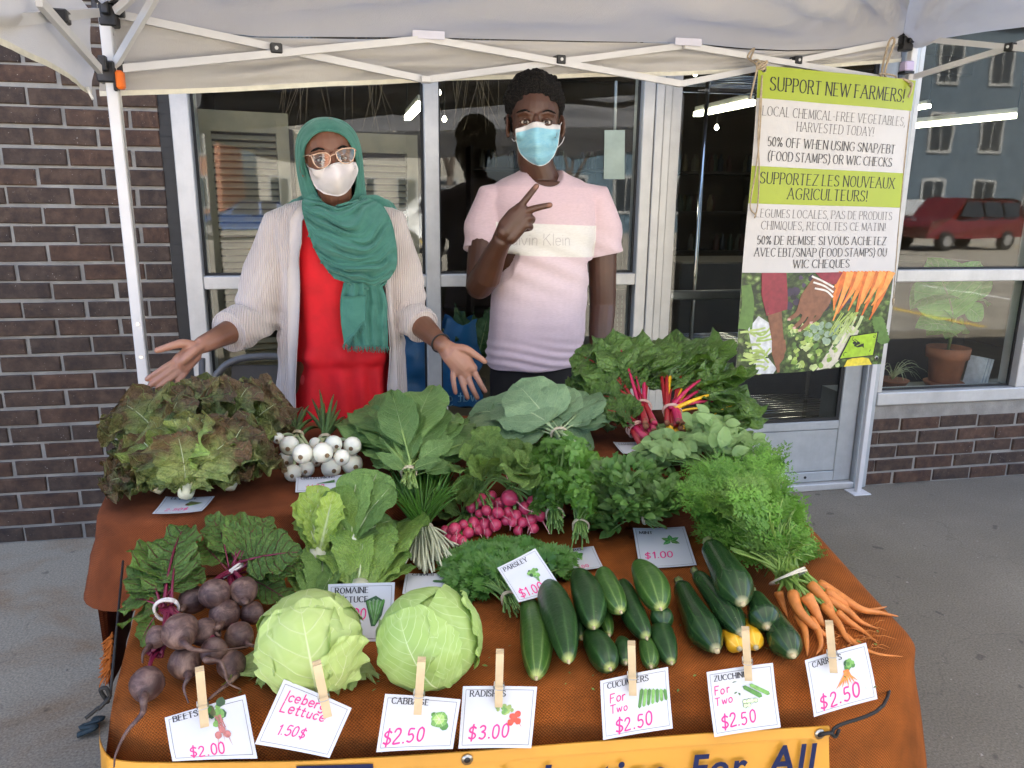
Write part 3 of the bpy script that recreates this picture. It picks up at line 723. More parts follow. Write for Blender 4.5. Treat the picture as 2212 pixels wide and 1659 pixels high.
# ------------------------------------------------------------------ what the glass mirrors: lot, cars, houses
def simple_car(loc,rz,label,col,kind='suv'):
    r = thing('parked_car',label,'car',loc,'cars parked in the lot behind the camera',rz)
    cm = M_('car_paint',col,.25,.05,3,0,coat=.8); gm = M_('car_window',(.02,.025,.03),.08,.1,5,0); tm = bpy.data.materials.get('tyre') or M_('tyre',(.02,.02,.02),.8,.1,30,.2)
    prof = {'suv': [(-2.3,.45),(-2.3,.95),(-2.15,1.05),(-1.95,1.62),(-1.6,1.72),(.5,1.72),(1.15,1.12),(2.1,.98),(2.3,.8),(2.3,.42)],
            'pickup': [(-2.9,.5),(-2.9,1.15),(-.9,1.18),(-.75,1.75),(-.5,1.86),(.75,1.86),(1.45,1.25),(2.55,1.12),(2.75,.9),(2.75,.45)],
            'sedan': [(-2.2,.4),(-2.2,.9),(-1.6,1.0),(-.95,1.4),(.3,1.42),(1.0,.98),(2.0,.85),(2.2,.65),(2.2,.38)]}[kind]
    b = MB(); n = len(prof); S = [(-.9,0,1),(-.92,.0,1),(.92,0,1),(.9,0,1)]
    P = []
    for y,ins in ((-.84,.06),(-.92,0),(.92,0),(.84,.06)):
        P.append([(x*(1-ins*.3),y*(1 if z < 1.1 else .84),z-(ins if z > .6 else -ins)) for x,z in prof])
    b.grid(P,close_u=True); b.add(P[0],[tuple(range(n))]); b.add(P[-1],[tuple(range(n))[::-1]])
    b.build('body',cm,r,False)
    zb,zt = {'suv': (1.12,1.6),'pickup': (1.3,1.76),'sedan': (.98,1.34)}[kind]; x0,x1 = {'suv': (-1.95,.6),'pickup': (-.7,.8),'sedan': (-.9,.4)}[kind]
    for sy in (-1,1):
        for k in range(2 if kind != 'suv' else 3):
            nn = 2 if kind != 'suv' else 3; a = x0+(x1-x0)*k/nn+.05; c = x0+(x1-x0)*(k+1)/nn-.05
            b = MB(); e = .35 if k == nn-1 else 0
            y = sy*.80; b.add([(a,y+sy*.1,zb),(c+e,y+sy*.1,zb),(c,y-sy*.02,zt),(a,y-sy*.02,zt),(a,y+sy*.06,zb),(c+e,y+sy*.06,zb),(c,y-sy*.06,zt),(a,y-sy*.06,zt)],[(0,1,2,3),(4,7,6,5),(0,4,5,1),(1,5,6,2),(2,6,7,3),(3,7,4,0)])
            b.build('window',gm,r,False)
    for x in (-1.45,1.4):
        for sy in (-1,1):
            b = MB(); b.tube([(x,sy*.70,.34),(x,sy*.93,.34)],.34,20); wh = b.build('wheel',tm,r,False)
            b = MB(); b.tube([(x,sy*.931,.34),(x,sy*.945,.34)],.2,12); b.build('rim',M_('rim',(.6,.6,.6),.3,.1,5,0,metal=.8) if 'rim' not in bpy.data.materials else bpy.data.materials['rim'],wh,False)
    return r
def mirr(x,y,Yp): p = aty(x,y,Yp); return Vector((p.x,2*DW-p.y,p.z))
def carat(px,Yp,rz,label,col,kind):
    p = mirr(px,430,Yp); simple_car((p.x,p.y,-.13),rz,label,col,kind)
carat(985,22,rad(183),'white pickup truck mirrored in the shop window beside the scarfed head',(.78,.80,.82),'pickup')
carat(2075,23,rad(170),'dark red estate car mirrored in the glass right of the banner',(.13,.010,.010),'suv')
carat(1180,25,rad(200),'silver sedan mirrored in the glass behind the man',(.5,.52,.54),'sedan')
carat(700,33,rad(185),'light grey sedan mirrored small in the glass left of the scarf',(.6,.6,.6),'sedan')
carat(2000,33,rad(175),'white van-like car mirrored above the red car',(.7,.72,.74),'suv')
carat(1960,34,rad(10),'black sedan mirrored far right of the banner',(.02,.02,.022),'sedan')
carat(540,30,rad(170),'blue sedan mirrored at the far left of the window',(.05,.1,.25),'sedan')
def house(x0,x1,y,h,col,label,floors=3,n=5,roof='gable',depth=9):
    r = thing('town_house',label,'house',(x0,y,-.15)); W = x1-x0
    b = MB(); b.box((0,-depth,0),(W,0,h)); b.build('wall',M_('clapboard',col,.8,.12,2,.2),r,False)
    b = MB()
    if roof == 'gable': b.add([(-.3,.3,h),(W+.3,.3,h),(W+.3,-depth-.3,h),(-.3,-depth-.3,h),(-.3,-depth/2,h+2.6),(W+.3,-depth/2,h+2.6)],[(0,1,5,4),(2,3,4,5),(1,2,5),(3,0,4),(0,3,2,1)])
    else: b.box((-.2,-depth-.2,h),(W+.2,.25,h+.4))
    b.build('roof',M_('roof_felt',(.08,.08,.085),.9,.2,4,.2),r,False)
    gm = M_('house_window',(.03,.04,.05),.1,.2,3,0); tm = M_('white_trim',(.36,.37,.37),.6,.05,6,0)
    b = MB(); b.box((0,0,0),(1.3,.06,1.9)); fm = b.mesh('window',tm,False); b = MB(); b.box((.14,.061,.14),(.62,.075,1.76)); b.box((.68,.061,.14),(1.16,.075,1.76)); pm = b.mesh('pane',gm,False)
    for f in range(floors):
        for i in range(n):
            o = put('window',fm,r); o.location = (W*(i+.5)/n-.65,.001,.9+f*(h-.6)/floors); q = put('pane',pm,o)
    return r
house(9,25,-31,10.5,(.10,.16,.21),'three-storey blue clapboard house mirrored in the right-hand window',3,6,'flat')
house(26.5,44,-28,10,(.09,.13,.17),'slate blue apartment house mirrored at the far right',3,6,'flat')
house(-6,6.5,-42,7,(.42,.40,.36),'pale two-storey house mirrored between the two people',2,5)
house(-24,-8,-42,6.5,(.36,.17,.11),'red brick row house mirrored left of the scarfed head',2,6)
# bare trees across the street
tm = M_('bark',(.09,.07,.055),.9,.3,10,.4)
def bare_tree(loc,h,seed,label):
    rr = random.Random(seed); r = thing('bare_tree',label,'tree',loc,'bare trees across the street'); b = MB(); c = MB()
    def br(p,d,L,rd,lv,mb):
        q = p+d*L; mid = (p+q)/2+Vector((rr.uniform(-1,1),rr.uniform(-1,1),0))*L*.06
        mb.tube([p,mid,q],[rd,rd*.85,rd*.68],6 if lv < 2 else 4)
        if lv < 5:
            for k in range(rr.choice((2,3))):
                nd_ = (d+Vector((rr.uniform(-.7,.7),rr.uniform(-.7,.7),rr.uniform(-.1,.5)))).normalized(); br(q,nd_,L*rr.uniform(.6,.8),rd*.62,lv+1,c)
    br(Vector((0,0,0)),Vector((0,0,1)),h*.3,h*.022,0,b)
    b.build('trunk',tm,r); c.build('branches',tm,r)
for x,y,h,s,l in ((3.5,-25,8,1,'bare tree mirrored behind the man'),(17,-25,9,2,'bare tree mirrored in front of the blue house'),(-9,-28,8,3,'bare tree mirrored left of the woman'),(9,-27,7,4,'bare tree mirrored between pale and blue houses')):
    bare_tree(Vector((x,y,-.15)),h,s,l)
# ------------------------------------------------------------------ tables and cloths
ZF,ZB = .60,.72
def mat_burlap(name,c,k=1180,red=0):
    m,t,b = new_mat(name); tc = nd(t,'ShaderNodeTexCoord'); uv = tc.outputs['UV']
    se = nd(t,'ShaderNodeSeparateXYZ'); lk(t,uv,se.inputs[0])
    wob = nd(t,'ShaderNodeTexNoise'); wob.inputs['Scale'].default_value = 25; lk(t,uv,wob.inputs['Vector'])
    wo_ = math_(t,'MULTIPLY',wob.outputs['Fac'],4.0)
    sx = math_(t,'SINE',math_(t,'ADD',math_(t,'MULTIPLY',se.outputs[0],k),wo_)); sy = math_(t,'SINE',math_(t,'ADD',math_(t,'MULTIPLY',se.outputs[1],k),wo_))
    pr = math_(t,'MULTIPLY',sx,sy); h = math_(t,'ADD',math_(t,'MULTIPLY',pr,.5),.5)
    lum = ramp(t,h,[(.1,mul(c,.5)),(.6,c),(1,mul(c,1.3))])
    bl = nz(t,uv,9,5); lum = mixc(t,1,lum,ramp(t,bl,[(.3,(.62,.6,.6)),(.7,(1.28,1.2,1.15))]),'MULTIPLY')
    th = nz(t,coords(t,'UV',(12,260,1)),1,3); lum = mixc(t,1,lum,ramp(t,th,[(.3,(.94,.94,.94)),(.7,(1.05,1.05,1.05))]),'MULTIPLY')
    lk(t,lum,b.inputs['Base Color']); b.inputs['Roughness'].default_value = .9; b.inputs['Specular IOR Level'].default_value = .2
    bump(t,b,mixc(t,.35,h,nz(t,uv,60,4)),.8,.002); return m
MAT['burlap'] = mat_burlap('orange_burlap',(.30,.088,.015)); MAT['burlap2'] = mat_burlap('rust_cloth',(.19,.055,.019),1350)
def round_poly(poly,r,n):
    P = []; m = len(poly)
    for i in range(m):
        a,b_,c = Vector(poly[i-1]),Vector(poly[i]),Vector(poly[(i+1) % m])
        u = (a-b_).normalized(); v = (c-b_).normalized()
        P += [tuple((b_+u*r)*(1-t)**2+b_*2*t*(1-t)+(b_+v*r)*t*t) for t in [k/8 for k in range(9)]]
    Q = resample([Vector((x,y,0)) for x,y in P+[P[0]]],n+1)[:-1]; return Q
def cloth_over(name,label,group,poly,z,mat,drops,flare,seed,rnd_=.06,fringe=False,n=300,fold=.012):
    Q = round_poly(poly,rnd_,n); c = Vector((.2,(1.3 if z < .65 else 1.85),0))
    N = []
    for i in range(n):
        t = (Q[(i+1) % n]-Q[i-1]).normalized(); N.append(Vector((t.y,-t.x,0)))
    if (Q[0]-c).dot(N[0]) < 0: N = [-v for v in N]
    mb = MB(); P = []; UV = []
    for k in (.02,.15,.3,.45,.6,.72,.82,.9):
        row = []
        for q in Q:
            p = c.lerp(q,k); row.append(p+Vector((0,0,z+.0035+.003*fbm((p.x*5+seed,p.y*5,1))-.002))); UV.append((p.x,p.y))
        P.append(row)
    prof = [(-.018,0),(-.008,-.0015),(.001,-.006),(.007,-.014)]
    for o,dz in prof:
        row = []
        for q,nn in zip(Q,N):
            p = q+nn*o; row.append(Vector((p.x,p.y,z+.0035+dz+.003*fbm((p.x*5+seed,p.y*5,1))-.002))); p2 = q+nn*(o-dz); UV.append((p2.x,p2.y))
        P.append(row)
    ns = 16
    for j in range(1,ns+1):
        f = j/ns; row = []
        for i,(q,nn) in enumerate(zip(Q,N)):
            D = drops(q); a = i/n*2*math.pi; ss = i/n*sum(((Q[(k+1) % n]-Q[k]).length for k in (0,1)))/2*n
            wv = fold*(f**.8)*(math.sin(ss*26+seed+2*math.sin(ss*7))+.7*fbm((ss*3,f*.6,seed)))+.008*fbm((ss*4,f*2,seed+3))
            o = .007+flare(q)*D*f+wv; p = q+nn*o; row.append(Vector((p.x,p.y,z-.012-(D-.012)*f))); p2 = q+nn*(.02+D*f); UV.append((p2.x,p2.y))
        P.append(row)
    mb.grid(P,uv=UV,close_u=True); mb.add([P[0][i] for i in range(n)],[tuple(range(n))],uv=[(p.x,p.y) for p in P[0]])
    o = mb.build(name,mat); tag(o,label,'tablecloth',group); return o,P
polyF = [(-.378,1.035),(.892,.965),(1.02,1.60),(-.46,1.60)]
polyB = [(-.52,1.455),(-.12,1.47),(.03,1.62),(.61,1.60),(.74,1.405),(.872,1.395),(1.03,2.05),(-.61,2.10)]
def table(name,label,x0,x1,y0,y1,z):
    r = thing(name,label,'table',((x0+x1)/2,(y0+y1)/2,0)); pl = M_('folding_table_top',(.55,.55,.53),.5,.1,20,.1); 
    b = MB(); b.box((x0,y0,z-.035),(x1,y1,z),bev=.008); loc_part(b,'tabletop',pl,r,False)
    for x in (x0+.12,x1-.12):
        for y in (y0+.06,y1-.06): b = MB(); b.tube([(x,y,0),(x,y,z-.035)],.014,10); loc_part(b,'leg',MAT['tentbar'],r)
table('folding_table','low folding table hidden under the orange burlap at the front',-.36,.87,1.05,1.44,ZF-.002)
table('folding_table','higher folding table hidden under the rust cloth at the back',-.50,.86,1.66,2.04,ZB-.002)
clF,PF = cloth_over('tablecloth','orange brown burlap cloth over the lower front table','cloths on the two tables',polyF,ZF,MAT['burlap'],lambda q: .56,lambda q: .20 if q.y < 1.1 else .12,2.0)
clB,PB = cloth_over('tablecloth','rust brown cloth over the higher back table, drooping at the left corner','cloths on the two tables',polyB,ZB,MAT['burlap2'],lambda q: (.112 if q.y < 1.63 and q.x > -.35 and q.x < .8 else .17 if q.y < 1.6 else .5),lambda q: .25 if q.y < 1.6 else .08,5.0,.09,fold=.006)
# frayed threads on the left edge of the burlap
b = MB()
for i in range(90):
    t = rnd(0,1); p = aty(243,1365,1.22).lerp(aty(236,1450,1.12),t); e = p+Vector((rnd(-.016,-.004),rnd(-.01,.0),rnd(-.03,-.006)))
    b.tube([p,(p+e)/2+Vector((rnd(-.006,.006),)*3),e],.0009,3)
fr = b.build('fringe',MAT['burlap'],clF); fr['kind'] = 'stuff'

# ------------------------------------------------------------------ yellow banner tied to the table front
YB = .955
byl = M_('yellow_vinyl',(.66,.30,.03),.42,.06,6,.08); navy = M_('navy_print',(.010,.016,.062),.6,.1,10,0,spec=.2); MAT['navy'] = navy
n0 = Vector((0,1,0))
yb_n = Vector((.055,1,-.21)).normalized(); yb_p = Vector((0,.952,.5))
def yb(x,y,o=0): return onpl(x,y,yb_p-Vector((0,o,0)),yb_n)
bt = [(205,1560),(212,1600),(232,1632),(262,1642),(330,1646),(500,1645),(700,1641),(985,1624),(1200,1607),(1400,1592),(1600,1578),(1790,1567)]
ban = thing('table_banner','long yellow vinyl banner with navy lettering tied along the table front','banner',yb(1000,1640))
top = []
for i,(x,y) in enumerate(bt):
    if i < 3: top.append(aty(*((214,1548),(217,1598),(236,1634))[i],(1.09,1.03,.985)[i]))
    else: top.append(yb(x,y))
top = resample(catmull(top,4),90); P = []
for j in range(9):
    f = j/8; P.append([p+Vector((0,.006*f*fbm((p.x*3,f*1.5,9))-.078*f,-.36*f)) for p in top])
b = MB(); b.grid(P); loc_part(b,'sheet',byl,ban)
b = MB(); b.grid([[p+Vector((0,-.0022,-.0)) for p in top],[p+Vector((0,-.0060,-.016)) for p in top]]); loc_part(b,'hem',byl,ban)
eyel = M_('brass_eyelet',(.5,.46,.38),.3,.1,20,0,metal=.9)
for x,y in ((1009,1640),(1770,1585)):
    c = yb(x,y,.003); b = MB(); b.tube([c+Vector((0,.001,0)),c-Vector((0,.002,0))],.0085,16); o = loc_part(b,'eyelet',eyel,ban)
    b = MB(); b.tube([c-Vector((0,.0021,0)),c-Vector((0,.0026,0))],.0048,12); loc_part(b,'eyelet_hole',MAT['gasket'],ban)
# lettering: bold slanted navy capitals; upper parts show above the lower edge of the picture
def font_mesh(s,size,shear=.18,off=.02):
    cu = bpy.data.curves.new('lettering','FONT'); cu.body = s; cu.size = size; cu.shear = shear; cu.offset = off*size; cu.space_character = 1.12
    cu.resolution_u = 3; o = bpy.data.objects.new('tmp',cu); COL.objects.link(o)
    me = bpy.data.meshes.new_from_object(o.evaluated_get(bpy.context.evaluated_depsgraph_get())); bpy.data.objects.remove(o); return me
try:
    for s,x0,x1,yA,yBt in (('All',1652,1762,1608,0),('For',1488,1612,1627,0),('Justice',1150,1438,1650,0),('Food',905,1096,1668,0)):
        me = font_mesh(s,.1); xs = [v.co.x for v in me.vertices]; ys = [v.co.y for v in me.vertices]; A = yb(x0,yA,.004); B_ = yb(x1,yA-(x1-x0)*.07,.004)
        k = (B_.x-A.x)/(max(xs)-min(xs)); mx,my = min(xs),max(ys)
        for v in me.vertices:
            t = (v.co.x-mx)*k; v.co = A.lerp(B_,t/(B_.x-A.x))+Vector((0,-.0045+.21*(v.co.y-my)*k,(v.co.y-my)*k))-ban.location
        me.materials.append(navy); put('lettering',me,ban)
except Exception as e: print('text failed',e)
b = MB(); a = yb(640,1653,.003); c = yb(806,1648,.003); b.grid([[a-Vector((0,.002,0)),c-Vector((0,.002,0))],[a-Vector((0,.047,.2)),c-Vector((0,.047,.2))]]); loc_part(b,'navy_panel',navy,ban)
# olive and navy leaf print at the left end
olv = M_('olive_print',(.22,.24,.03),.5,.1,10,0)
b = MB()
for i in range(5):
    a = Vector((-.462+.006*i,1.00-.016*i,.49-.012*i)); 
    b.tube([a,a+Vector((.0,-.004,-.03)),a+Vector((.01,-.012,-.08))],[.001,.005,.001],5,flat=.5)
loc_part(b,'leaf_print',olv,ban)
cord = M_('black_cord',(.012,.012,.012),.7,.1,40,.2)
c = yb(1770,1585,.005); p2 = Vector((.895,1.03,c.z+.035))
b = MB(); b.tube(catmull([c,c+Vector((.02,-.002,.001)),c+Vector((.035,.003,.008)),Vector((.80,.93,c.z+.022)),p2],5),.0028,6)
b.tube(catmull([c+Vector((.0,-.003,0)),c+Vector((.012,-.008,.006)),c+Vector((.026,-.004,-.006)),c+Vector((.03,-.005,.007))],5),.003,6)
o = b.build('banner_cord',cord); tag(o,'black cord tied through the right eyelet of the yellow banner','cord')
b = MB(); q0 = aty(238,1505,1.07); q1 = aty(252,1360,1.22); q2 = aty(266,1212,1.40)
b.tube([q0,q1,q2],.0022,6); b.tube(catmull([q0,q0+Vector((-.012,-.01,-.01)),q0+Vector((-.02,.004,-.02)),q0+Vector((-.035,-.006,-.028))],4),.0032,6)
b.tube(catmull([q0,q0+Vector((-.004,0,.015)),q0+Vector((-.012,.0,.012)),q0+Vector((-.005,.004,-.012))],4),.0032,6)
o = b.build('banner_cord',cord); tag(o,'black cord running up the left edge of the burlap from the banner corner','cord')
# blue-black strap lying on the ground at the left
p = atz(205,1575,.0); b = MB()
b.tube(catmull([p+Vector((-.01,.03,.01)),p+Vector((.015,.01,.02)),p+Vector((-.03,.0,.012)),p+Vector((.01,-.02,.02)),p+Vector((-.03,-.03,.01))],5),.010,6,flat=.5)
tag(b.build('strap',M_('dark_teal_strap',(.015,.03,.035),.7,.2,30,.2)),'dark crumpled strap lying on the concrete left of the yellow banner','strap')

# ------------------------------------------------------------------ hanging sign
sg = thing('hanging_sign','tall green and white vinyl sign with two languages hanging from the canopy','sign',aty(1638,141,2.75))
sTL,sTR,sBL,sBR = aty(1638,141,2.74),aty(1979,174,2.86),aty(1587,806,2.74),aty(1903,790,2.86)
SN = (sTR-sTL).cross(sBL-sTL).normalized()
if SN.y > 0: SN = -SN
def sgp(u,v,o=0):
    p = sTL.lerp(sTR,u).lerp(sBL.lerp(sBR,u),v)
    wv = .006*math.sin(v*7+u*3)+.010*math.sin(u*3.1)*(v**2)*.6+.003*math.sin(u*11+v*2)
    edge = Vector((0,0,-.008*math.sin(u*math.pi*1.6+.3)*(v**3)))
    return p+SN*(wv+o)+edge
def spatch(name,u0,u1,v0,v1,m,o,nu=24,nv=30,sl=(0,0)):
    b = MB(); P = [[sgp(u0+(u1-u0)*i/nu,v0+(v1-v0)*j/nv,o) for i in range(nu+1)] for j in range(nv+1)]
    UV = [((u0+(u1-u0)*i/nu),(v0+(v1-v0)*j/nv)*1.95) for j in range(nv+1) for i in range(nu+1)]
    b.grid(P,uv=UV); return loc_part(b,name,m,sg)
vin_w = M_('white_vinyl',(.56,.55,.54),.4,.03,4,.03); vin_g = M_('lime_vinyl',(.33,.41,.025),.4,.04,4,.03)
spatch('sheet',0,1,0,1,vin_w,0,30,60)
V1,V2,V3,V4 = .098,.306,.425,.652
spatch('green_band',0,1,0,V1,vin_g,.0012); spatch('green_band',0,1,V2,V3,vin_g,.0012)
ink = M_('black_ink',(.018,.018,.018),.5,.1,10,0)
SW = (sTR-sTL).length; SH = (sBL-sTL).length
def sign_text(s,vc,width,hh,th=.10,tn=.035,cx=.5,serif=True,m=ink,slant=.0):
    V,F = stroke_text(s,hh,width*SW,th,tn,serif,slant)
    b = MB(); b.add([sgp(cx+x/SW,vc+(hh/2-y)/SH,.0022) for x,y,_ in V],F); o = loc_part(b,'lettering',m,sg,False); return o
for s,v,wd,hh,th in (('SUPPORT NEW FARMERS!',.052,.86,.046,.15),('LOCAL CHEMICAL-FREE VEGETABLES,',.135,.93,.033,.075),('HARVESTED TODAY!',.176,.50,.033,.075),
        ('50% OFF WHEN USING SNAP/EBT',.228,.84,.033,.12),('(FOOD STAMPS) OR WIC CHECKS',.272,.82,.033,.12),('SUPPORTEZ LES NOUVEAUX',.342,.89,.041,.13),
        ('AGRICULTEURS!',.389,.52,.041,.13),('LEGUMES LOCALES, PAS DE PRODUITS',.455,.90,.031,.075),('CHIMIQUES, RECOLTES CE MATIN!',.494,.82,.031,.075),
        ('50% DE REMISE SI VOUS ACHETEZ',.543,.85,.032,.12),('AVEC EBT/SNAP (FOOD STAMPS) OU',.583,.87,.032,.12),('WIC CHEQUES',.622,.36,.032,.12)):
    sign_text(s,v,wd,hh,th,th*.38)
# the printed photograph in the lower third
def mat_print():
    m,t,b = new_mat('printed_vegetables'); tc = nd(t,'ShaderNodeTexCoord'); uv = tc.outputs['UV']
    v1 = nd(t,'ShaderNodeTexVoronoi'); v1.inputs['Scale'].default_value = 26; lk(t,uv,v1.inputs['Vector'])
    n1 = nz(t,uv,9,6,.7,1.5)
    g = ramp(t,n1,[(.28,(.012,.02,.012)),(.42,(.05,.10,.02)),(.55,(.15,.26,.05)),(.7,(.40,.48,.20))])
    cc = ramp(t,v1.outputs['Distance'],[(.0,(1.3,1.3,1.3)),(.6,(.25,.25,.25))]); g = mixc(t,1,g,cc,'MULTIPLY')
    lk(t,g,b.inputs['Base Color']); b.inputs['Roughness'].default_value = .4; return m
spatch('printed_photograph',0,1,V4,1.0,mat_print(),.0012,24,24)
PC = {}
def pc(name,c):
    if name not in PC: PC[name] = M_('print_'+name,c,.4,.22,40,0)
    return PC[name]
def pshape(name,pts,m,o):          # pts in sign picture units: u 0..1, w 0..1 of the photo area
    b = MB(); c = Vector((sum(p[0] for p in pts)/len(pts),sum(p[1] for p in pts)/len(pts)))
    n = len(pts); vs = [sgp(c.x,V4+(1-V4)*c.y,o)]+[sgp(x,V4+(1-V4)*y,o) for x,y in pts]
    b.add(vs,[(0,i+1,(i+1) % n+1) for i in range(n)]); return loc_part(b,name,m,sg,False)
def pstrip(name,pts,ws,m,o,n=14):
    Q = catmull([Vector((x,y*.67,0)) for x,y in pts],6); R = [ws[0]+(ws[-1]-ws[0])*i/(len(Q)-1) if len(ws) == 2 else ws[min(len(ws)-1,int(i*len(ws)/len(Q)))] for i in range(len(Q))]
    L = []; Rr = []
    for i,q in enumerate(Q):
        t = (Q[min(i+1,len(Q)-1)]-Q[max(i-1,0)]).normalized(); nn = Vector((-t.y,t.x,0)); L.append(q+nn*R[i]); Rr.append(q-nn*R[i])
    b = MB(); b.grid([[sgp(p.x,V4+(1-V4)*p.y/.67,o) for p in L],[sgp((p.x+q.x)/2,V4+(1-V4)*(p.y+q.y)/2/.67,o) for p,q in zip(L,Rr)],[sgp(p.x,V4+(1-V4)*p.y/.67,o) for p in Rr]]); return loc_part(b,name,m,sg)
O = .0020
# purple kale background
for i in range(46): 
    x,y = rnd(.30,.70),rnd(.0,.36); r_ = rnd(.015,.035); pshape('print_leaf',[(x+r_*math.cos(a)*rnd(.6,1.2),y+1.5*r_*math.sin(a)*rnd(.6,1.2)) for a in [k*2*math.pi/7 for k in range(7)]],pc(*random.choice([('purple',(.035,.022,.05)),('violet',(.07,.045,.09)),('blackish',(.012,.012,.015))])),O-.0004) if i < 30 else None
for i in range(70):
    x,y = rnd(.33,.72),rnd(.50,.98); r_ = rnd(.012,.028); pshape('print_leaf',[(x+r_*math.cos(a)*rnd(.6,1.2),y+1.5*r_*math.sin(a)*rnd(.6,1.2)) for a in [k*2*math.pi/7 for k in range(7)]],pc(*random.choice([('green1',(.22,.36,.06)),('green2',(.38,.50,.12)),('green3',(.10,.20,.04)),('paler',(.5,.6,.25))])),O-.0002)
for i in range(26):
    x,y = rnd(.42,.66),rnd(.50,.72); r_ = rnd(.014,.024); pshape('print_floret',[(x+r_*math.cos(a),y+1.5*r_*math.sin(a)) for a in [k*2*math.pi/8 for k in range(8)]],pc(*random.choice([('floret1',(.20,.30,.20)),('floret2',(.30,.40,.28))])),O+.0001)
# white radish / melon and bag
pshape('print_white_root',[(.66,.62),(.74,.55),(.80,.62),(.76,.80),(.62,1.0),(.60,.99),(.52,1.0)],pc('cream',(.62,.58,.46)),O)
pshape('print_bag',[(.06,.55),(.12,.42),(.20,.50),(.24,.62),(.22,.78),(.16,.86),(.10,.80)],pc('bagwhite',(.62,.64,.64)),O)
pshape('print_bag',[(.12,.86),(.20,.84),(.26,.95),(.24,1.0),(.08,1.0)],pc('bagwhite',(.62,.64,.64)),O)
for i in range(22):
    x,y = rnd(-.0,.12),rnd(.56,.98); pstrip('print_bean',[(x,y),(x+.05,y+.04*rnd(-1,1)),(x+.10,y+.06*rnd(-1,1))],[.008,.006],pc('bean%d' % (i % 2),(.35,.48,.12) if i % 2 else (.45,.56,.18)),O+.0002)
pstrip('print_stem',[(.03,.12),(.05,.3),(.04,.55)],[.03,.045],pc('green3',(.10,.20,.04)),O)
# carrots
for i in range(15):
    x = .64+.36*i/14*1.0; l = rnd(.30,.55); x = min(x,.985); pstrip('print_carrot',[(x,0.0),(x-.04,l*.5),(max(.6,x-.10*rnd(.6,1.2)),l)],[.026,.004],pc('carrot%d' % (i % 3),[(.75,.22,.03),(.62,.14,.02),(.82,.32,.07)][i % 3]),O+.0002+.0001*(i % 3))
for i in range(14):
    x = rnd(.60,.80); pstrip('print_frond',[(x,.42),(x-.06,.5+rnd(0,.1)),(x-rnd(.0,.15),.64)],[.004,.003],pc('green2',(.38,.50,.12)),O+.0006)
for i in range(8):
    x = rnd(.70,.86); pstrip('print_stalk',[(x,.46),(x-.03,.58),(x-.06-rnd(0,.05),.74)],[.008,.006],pc('stalk',(.5,.58,.28)),O+.0006)
for i in range(7): pshape('print_leaf',[(.88+rnd(0,.1)+.04*math.cos(a),.55+.16*i/7+.06*math.sin(a)) if False else (.93+.05*math.cos(a+i)+.01*i,.52+.035*i+.05*math.sin(a+i)) for a in [k*2*math.pi/6 for k in range(6)]],pc('green3',(.10,.20,.04)),O+.0007)
pshape('print_lemon',[(.74,.93),(.82,.90),(.90,.93),(.93,1.0),(.72,1.0)],pc('yellow',(.75,.62,.05)),O+.0006)
# two reaching hands in dark red sleeves
sk = pc('brown_skin',(.22,.09,.045)); mar = pc('maroon',(.25,.02,.035)); nail = pc('nail',(.62,.40,.32))
pshape('print_sleeve',[(.12,0),(.28,0),(.30,.26),(.30,.36),(.17,.42),(.13,.22)],mar,O+.0008)
pstrip('print_forearm',[(.22,.38),(.24,.56),(.26,.72)],[.045,.036],sk,O+.0009)
pshape('print_hand',[(.215,.68),(.30,.66),(.31,.76),(.29,.86),(.24,.88),(.22,.80)],sk,O+.0010)
pstrip('print_finger',[(.245,.82),(.262,.92),(.272,.99)],[.018,.008],sk,O+.0011)
pstrip('print_finger',[(.285,.78),(.285,.84),(.265,.90)],[.016,.011],sk,O+.0012)
pshape('print_sleeve',[(.46,0),(.64,0),(.60,.12),(.54,.12)],mar,O+.0008)
pshape('print_hand',[(.45,.05),(.56,.10),(.60,.16),(.56,.34),(.52,.42),(.42,.44),(.36,.38),(.38,.22)],sk,O+.0009)
for a,b_ in (((.38,.36),(.315,.46)),((.42,.40),(.35,.545)),((.46,.42),(.385,.575)),((.51,.40),(.455,.50))):
    pstrip('print_finger',[a,((a[0]+b_[0])/2+.012,(a[1]+b_[1])/2),b_],[.018,.012],sk,O+.0010); pshape('print_nail',[(b_[0]-.010,b_[1]-.010),(b_[0]+.010,b_[1]-.012),(b_[0]+.008,b_[1]+.012),(b_[0]-.010,b_[1]+.010)],nail,O+.0013)
for k in range(3): pstrip('print_bracelet',[(.44+.012*k,.035+.06*k),(.51+.014*k,.085+.05*k),(.585,.15+.05*k)],[.006,.006],pc('beads',(.75,.72,.66)),O+.0012)
# logo
lg = pc('logo_green',(.35,.55,.03)); blk = pc('logo_black',(.01,.012,.01))
pshape('logo_border',[(.735,.665),(.945,.635),(.935,.905),(.665,.915)],blk,O+.0014); pshape('logo',[(.745,.675),(.935,.647),(.925,.893),(.682,.903)],lg,O+.0016)
def logo_text(s,u0,v0,u1,v1,h):
    V,F = stroke_text(s,h,None,.17,.12,False); W = max(v[0] for v in V)*2; b = MB()
    b.add([sgp(u0+(u1-u0)*(x/W+.5),V4+(1-V4)*(v0+(v1-v0)*(x/W+.5))-y/SH,O+.0019) for x,y,_ in V],F); loc_part(b,'lettering',blk,sg,False)
logo_text('CULTIVATING',.755,.722,.925,.697,.018); logo_text('COMMUNITY',.70,.885,.905,.878,.018)
pstrip('logo_tree',[(.76,.855),(.79,.82),(.785,.77),(.815,.745)],[.006,.012],blk,O+.0019); pstrip('logo_tree',[(.79,.80),(.83,.78),(.86,.775)],[.006,.014],blk,O+.0019)
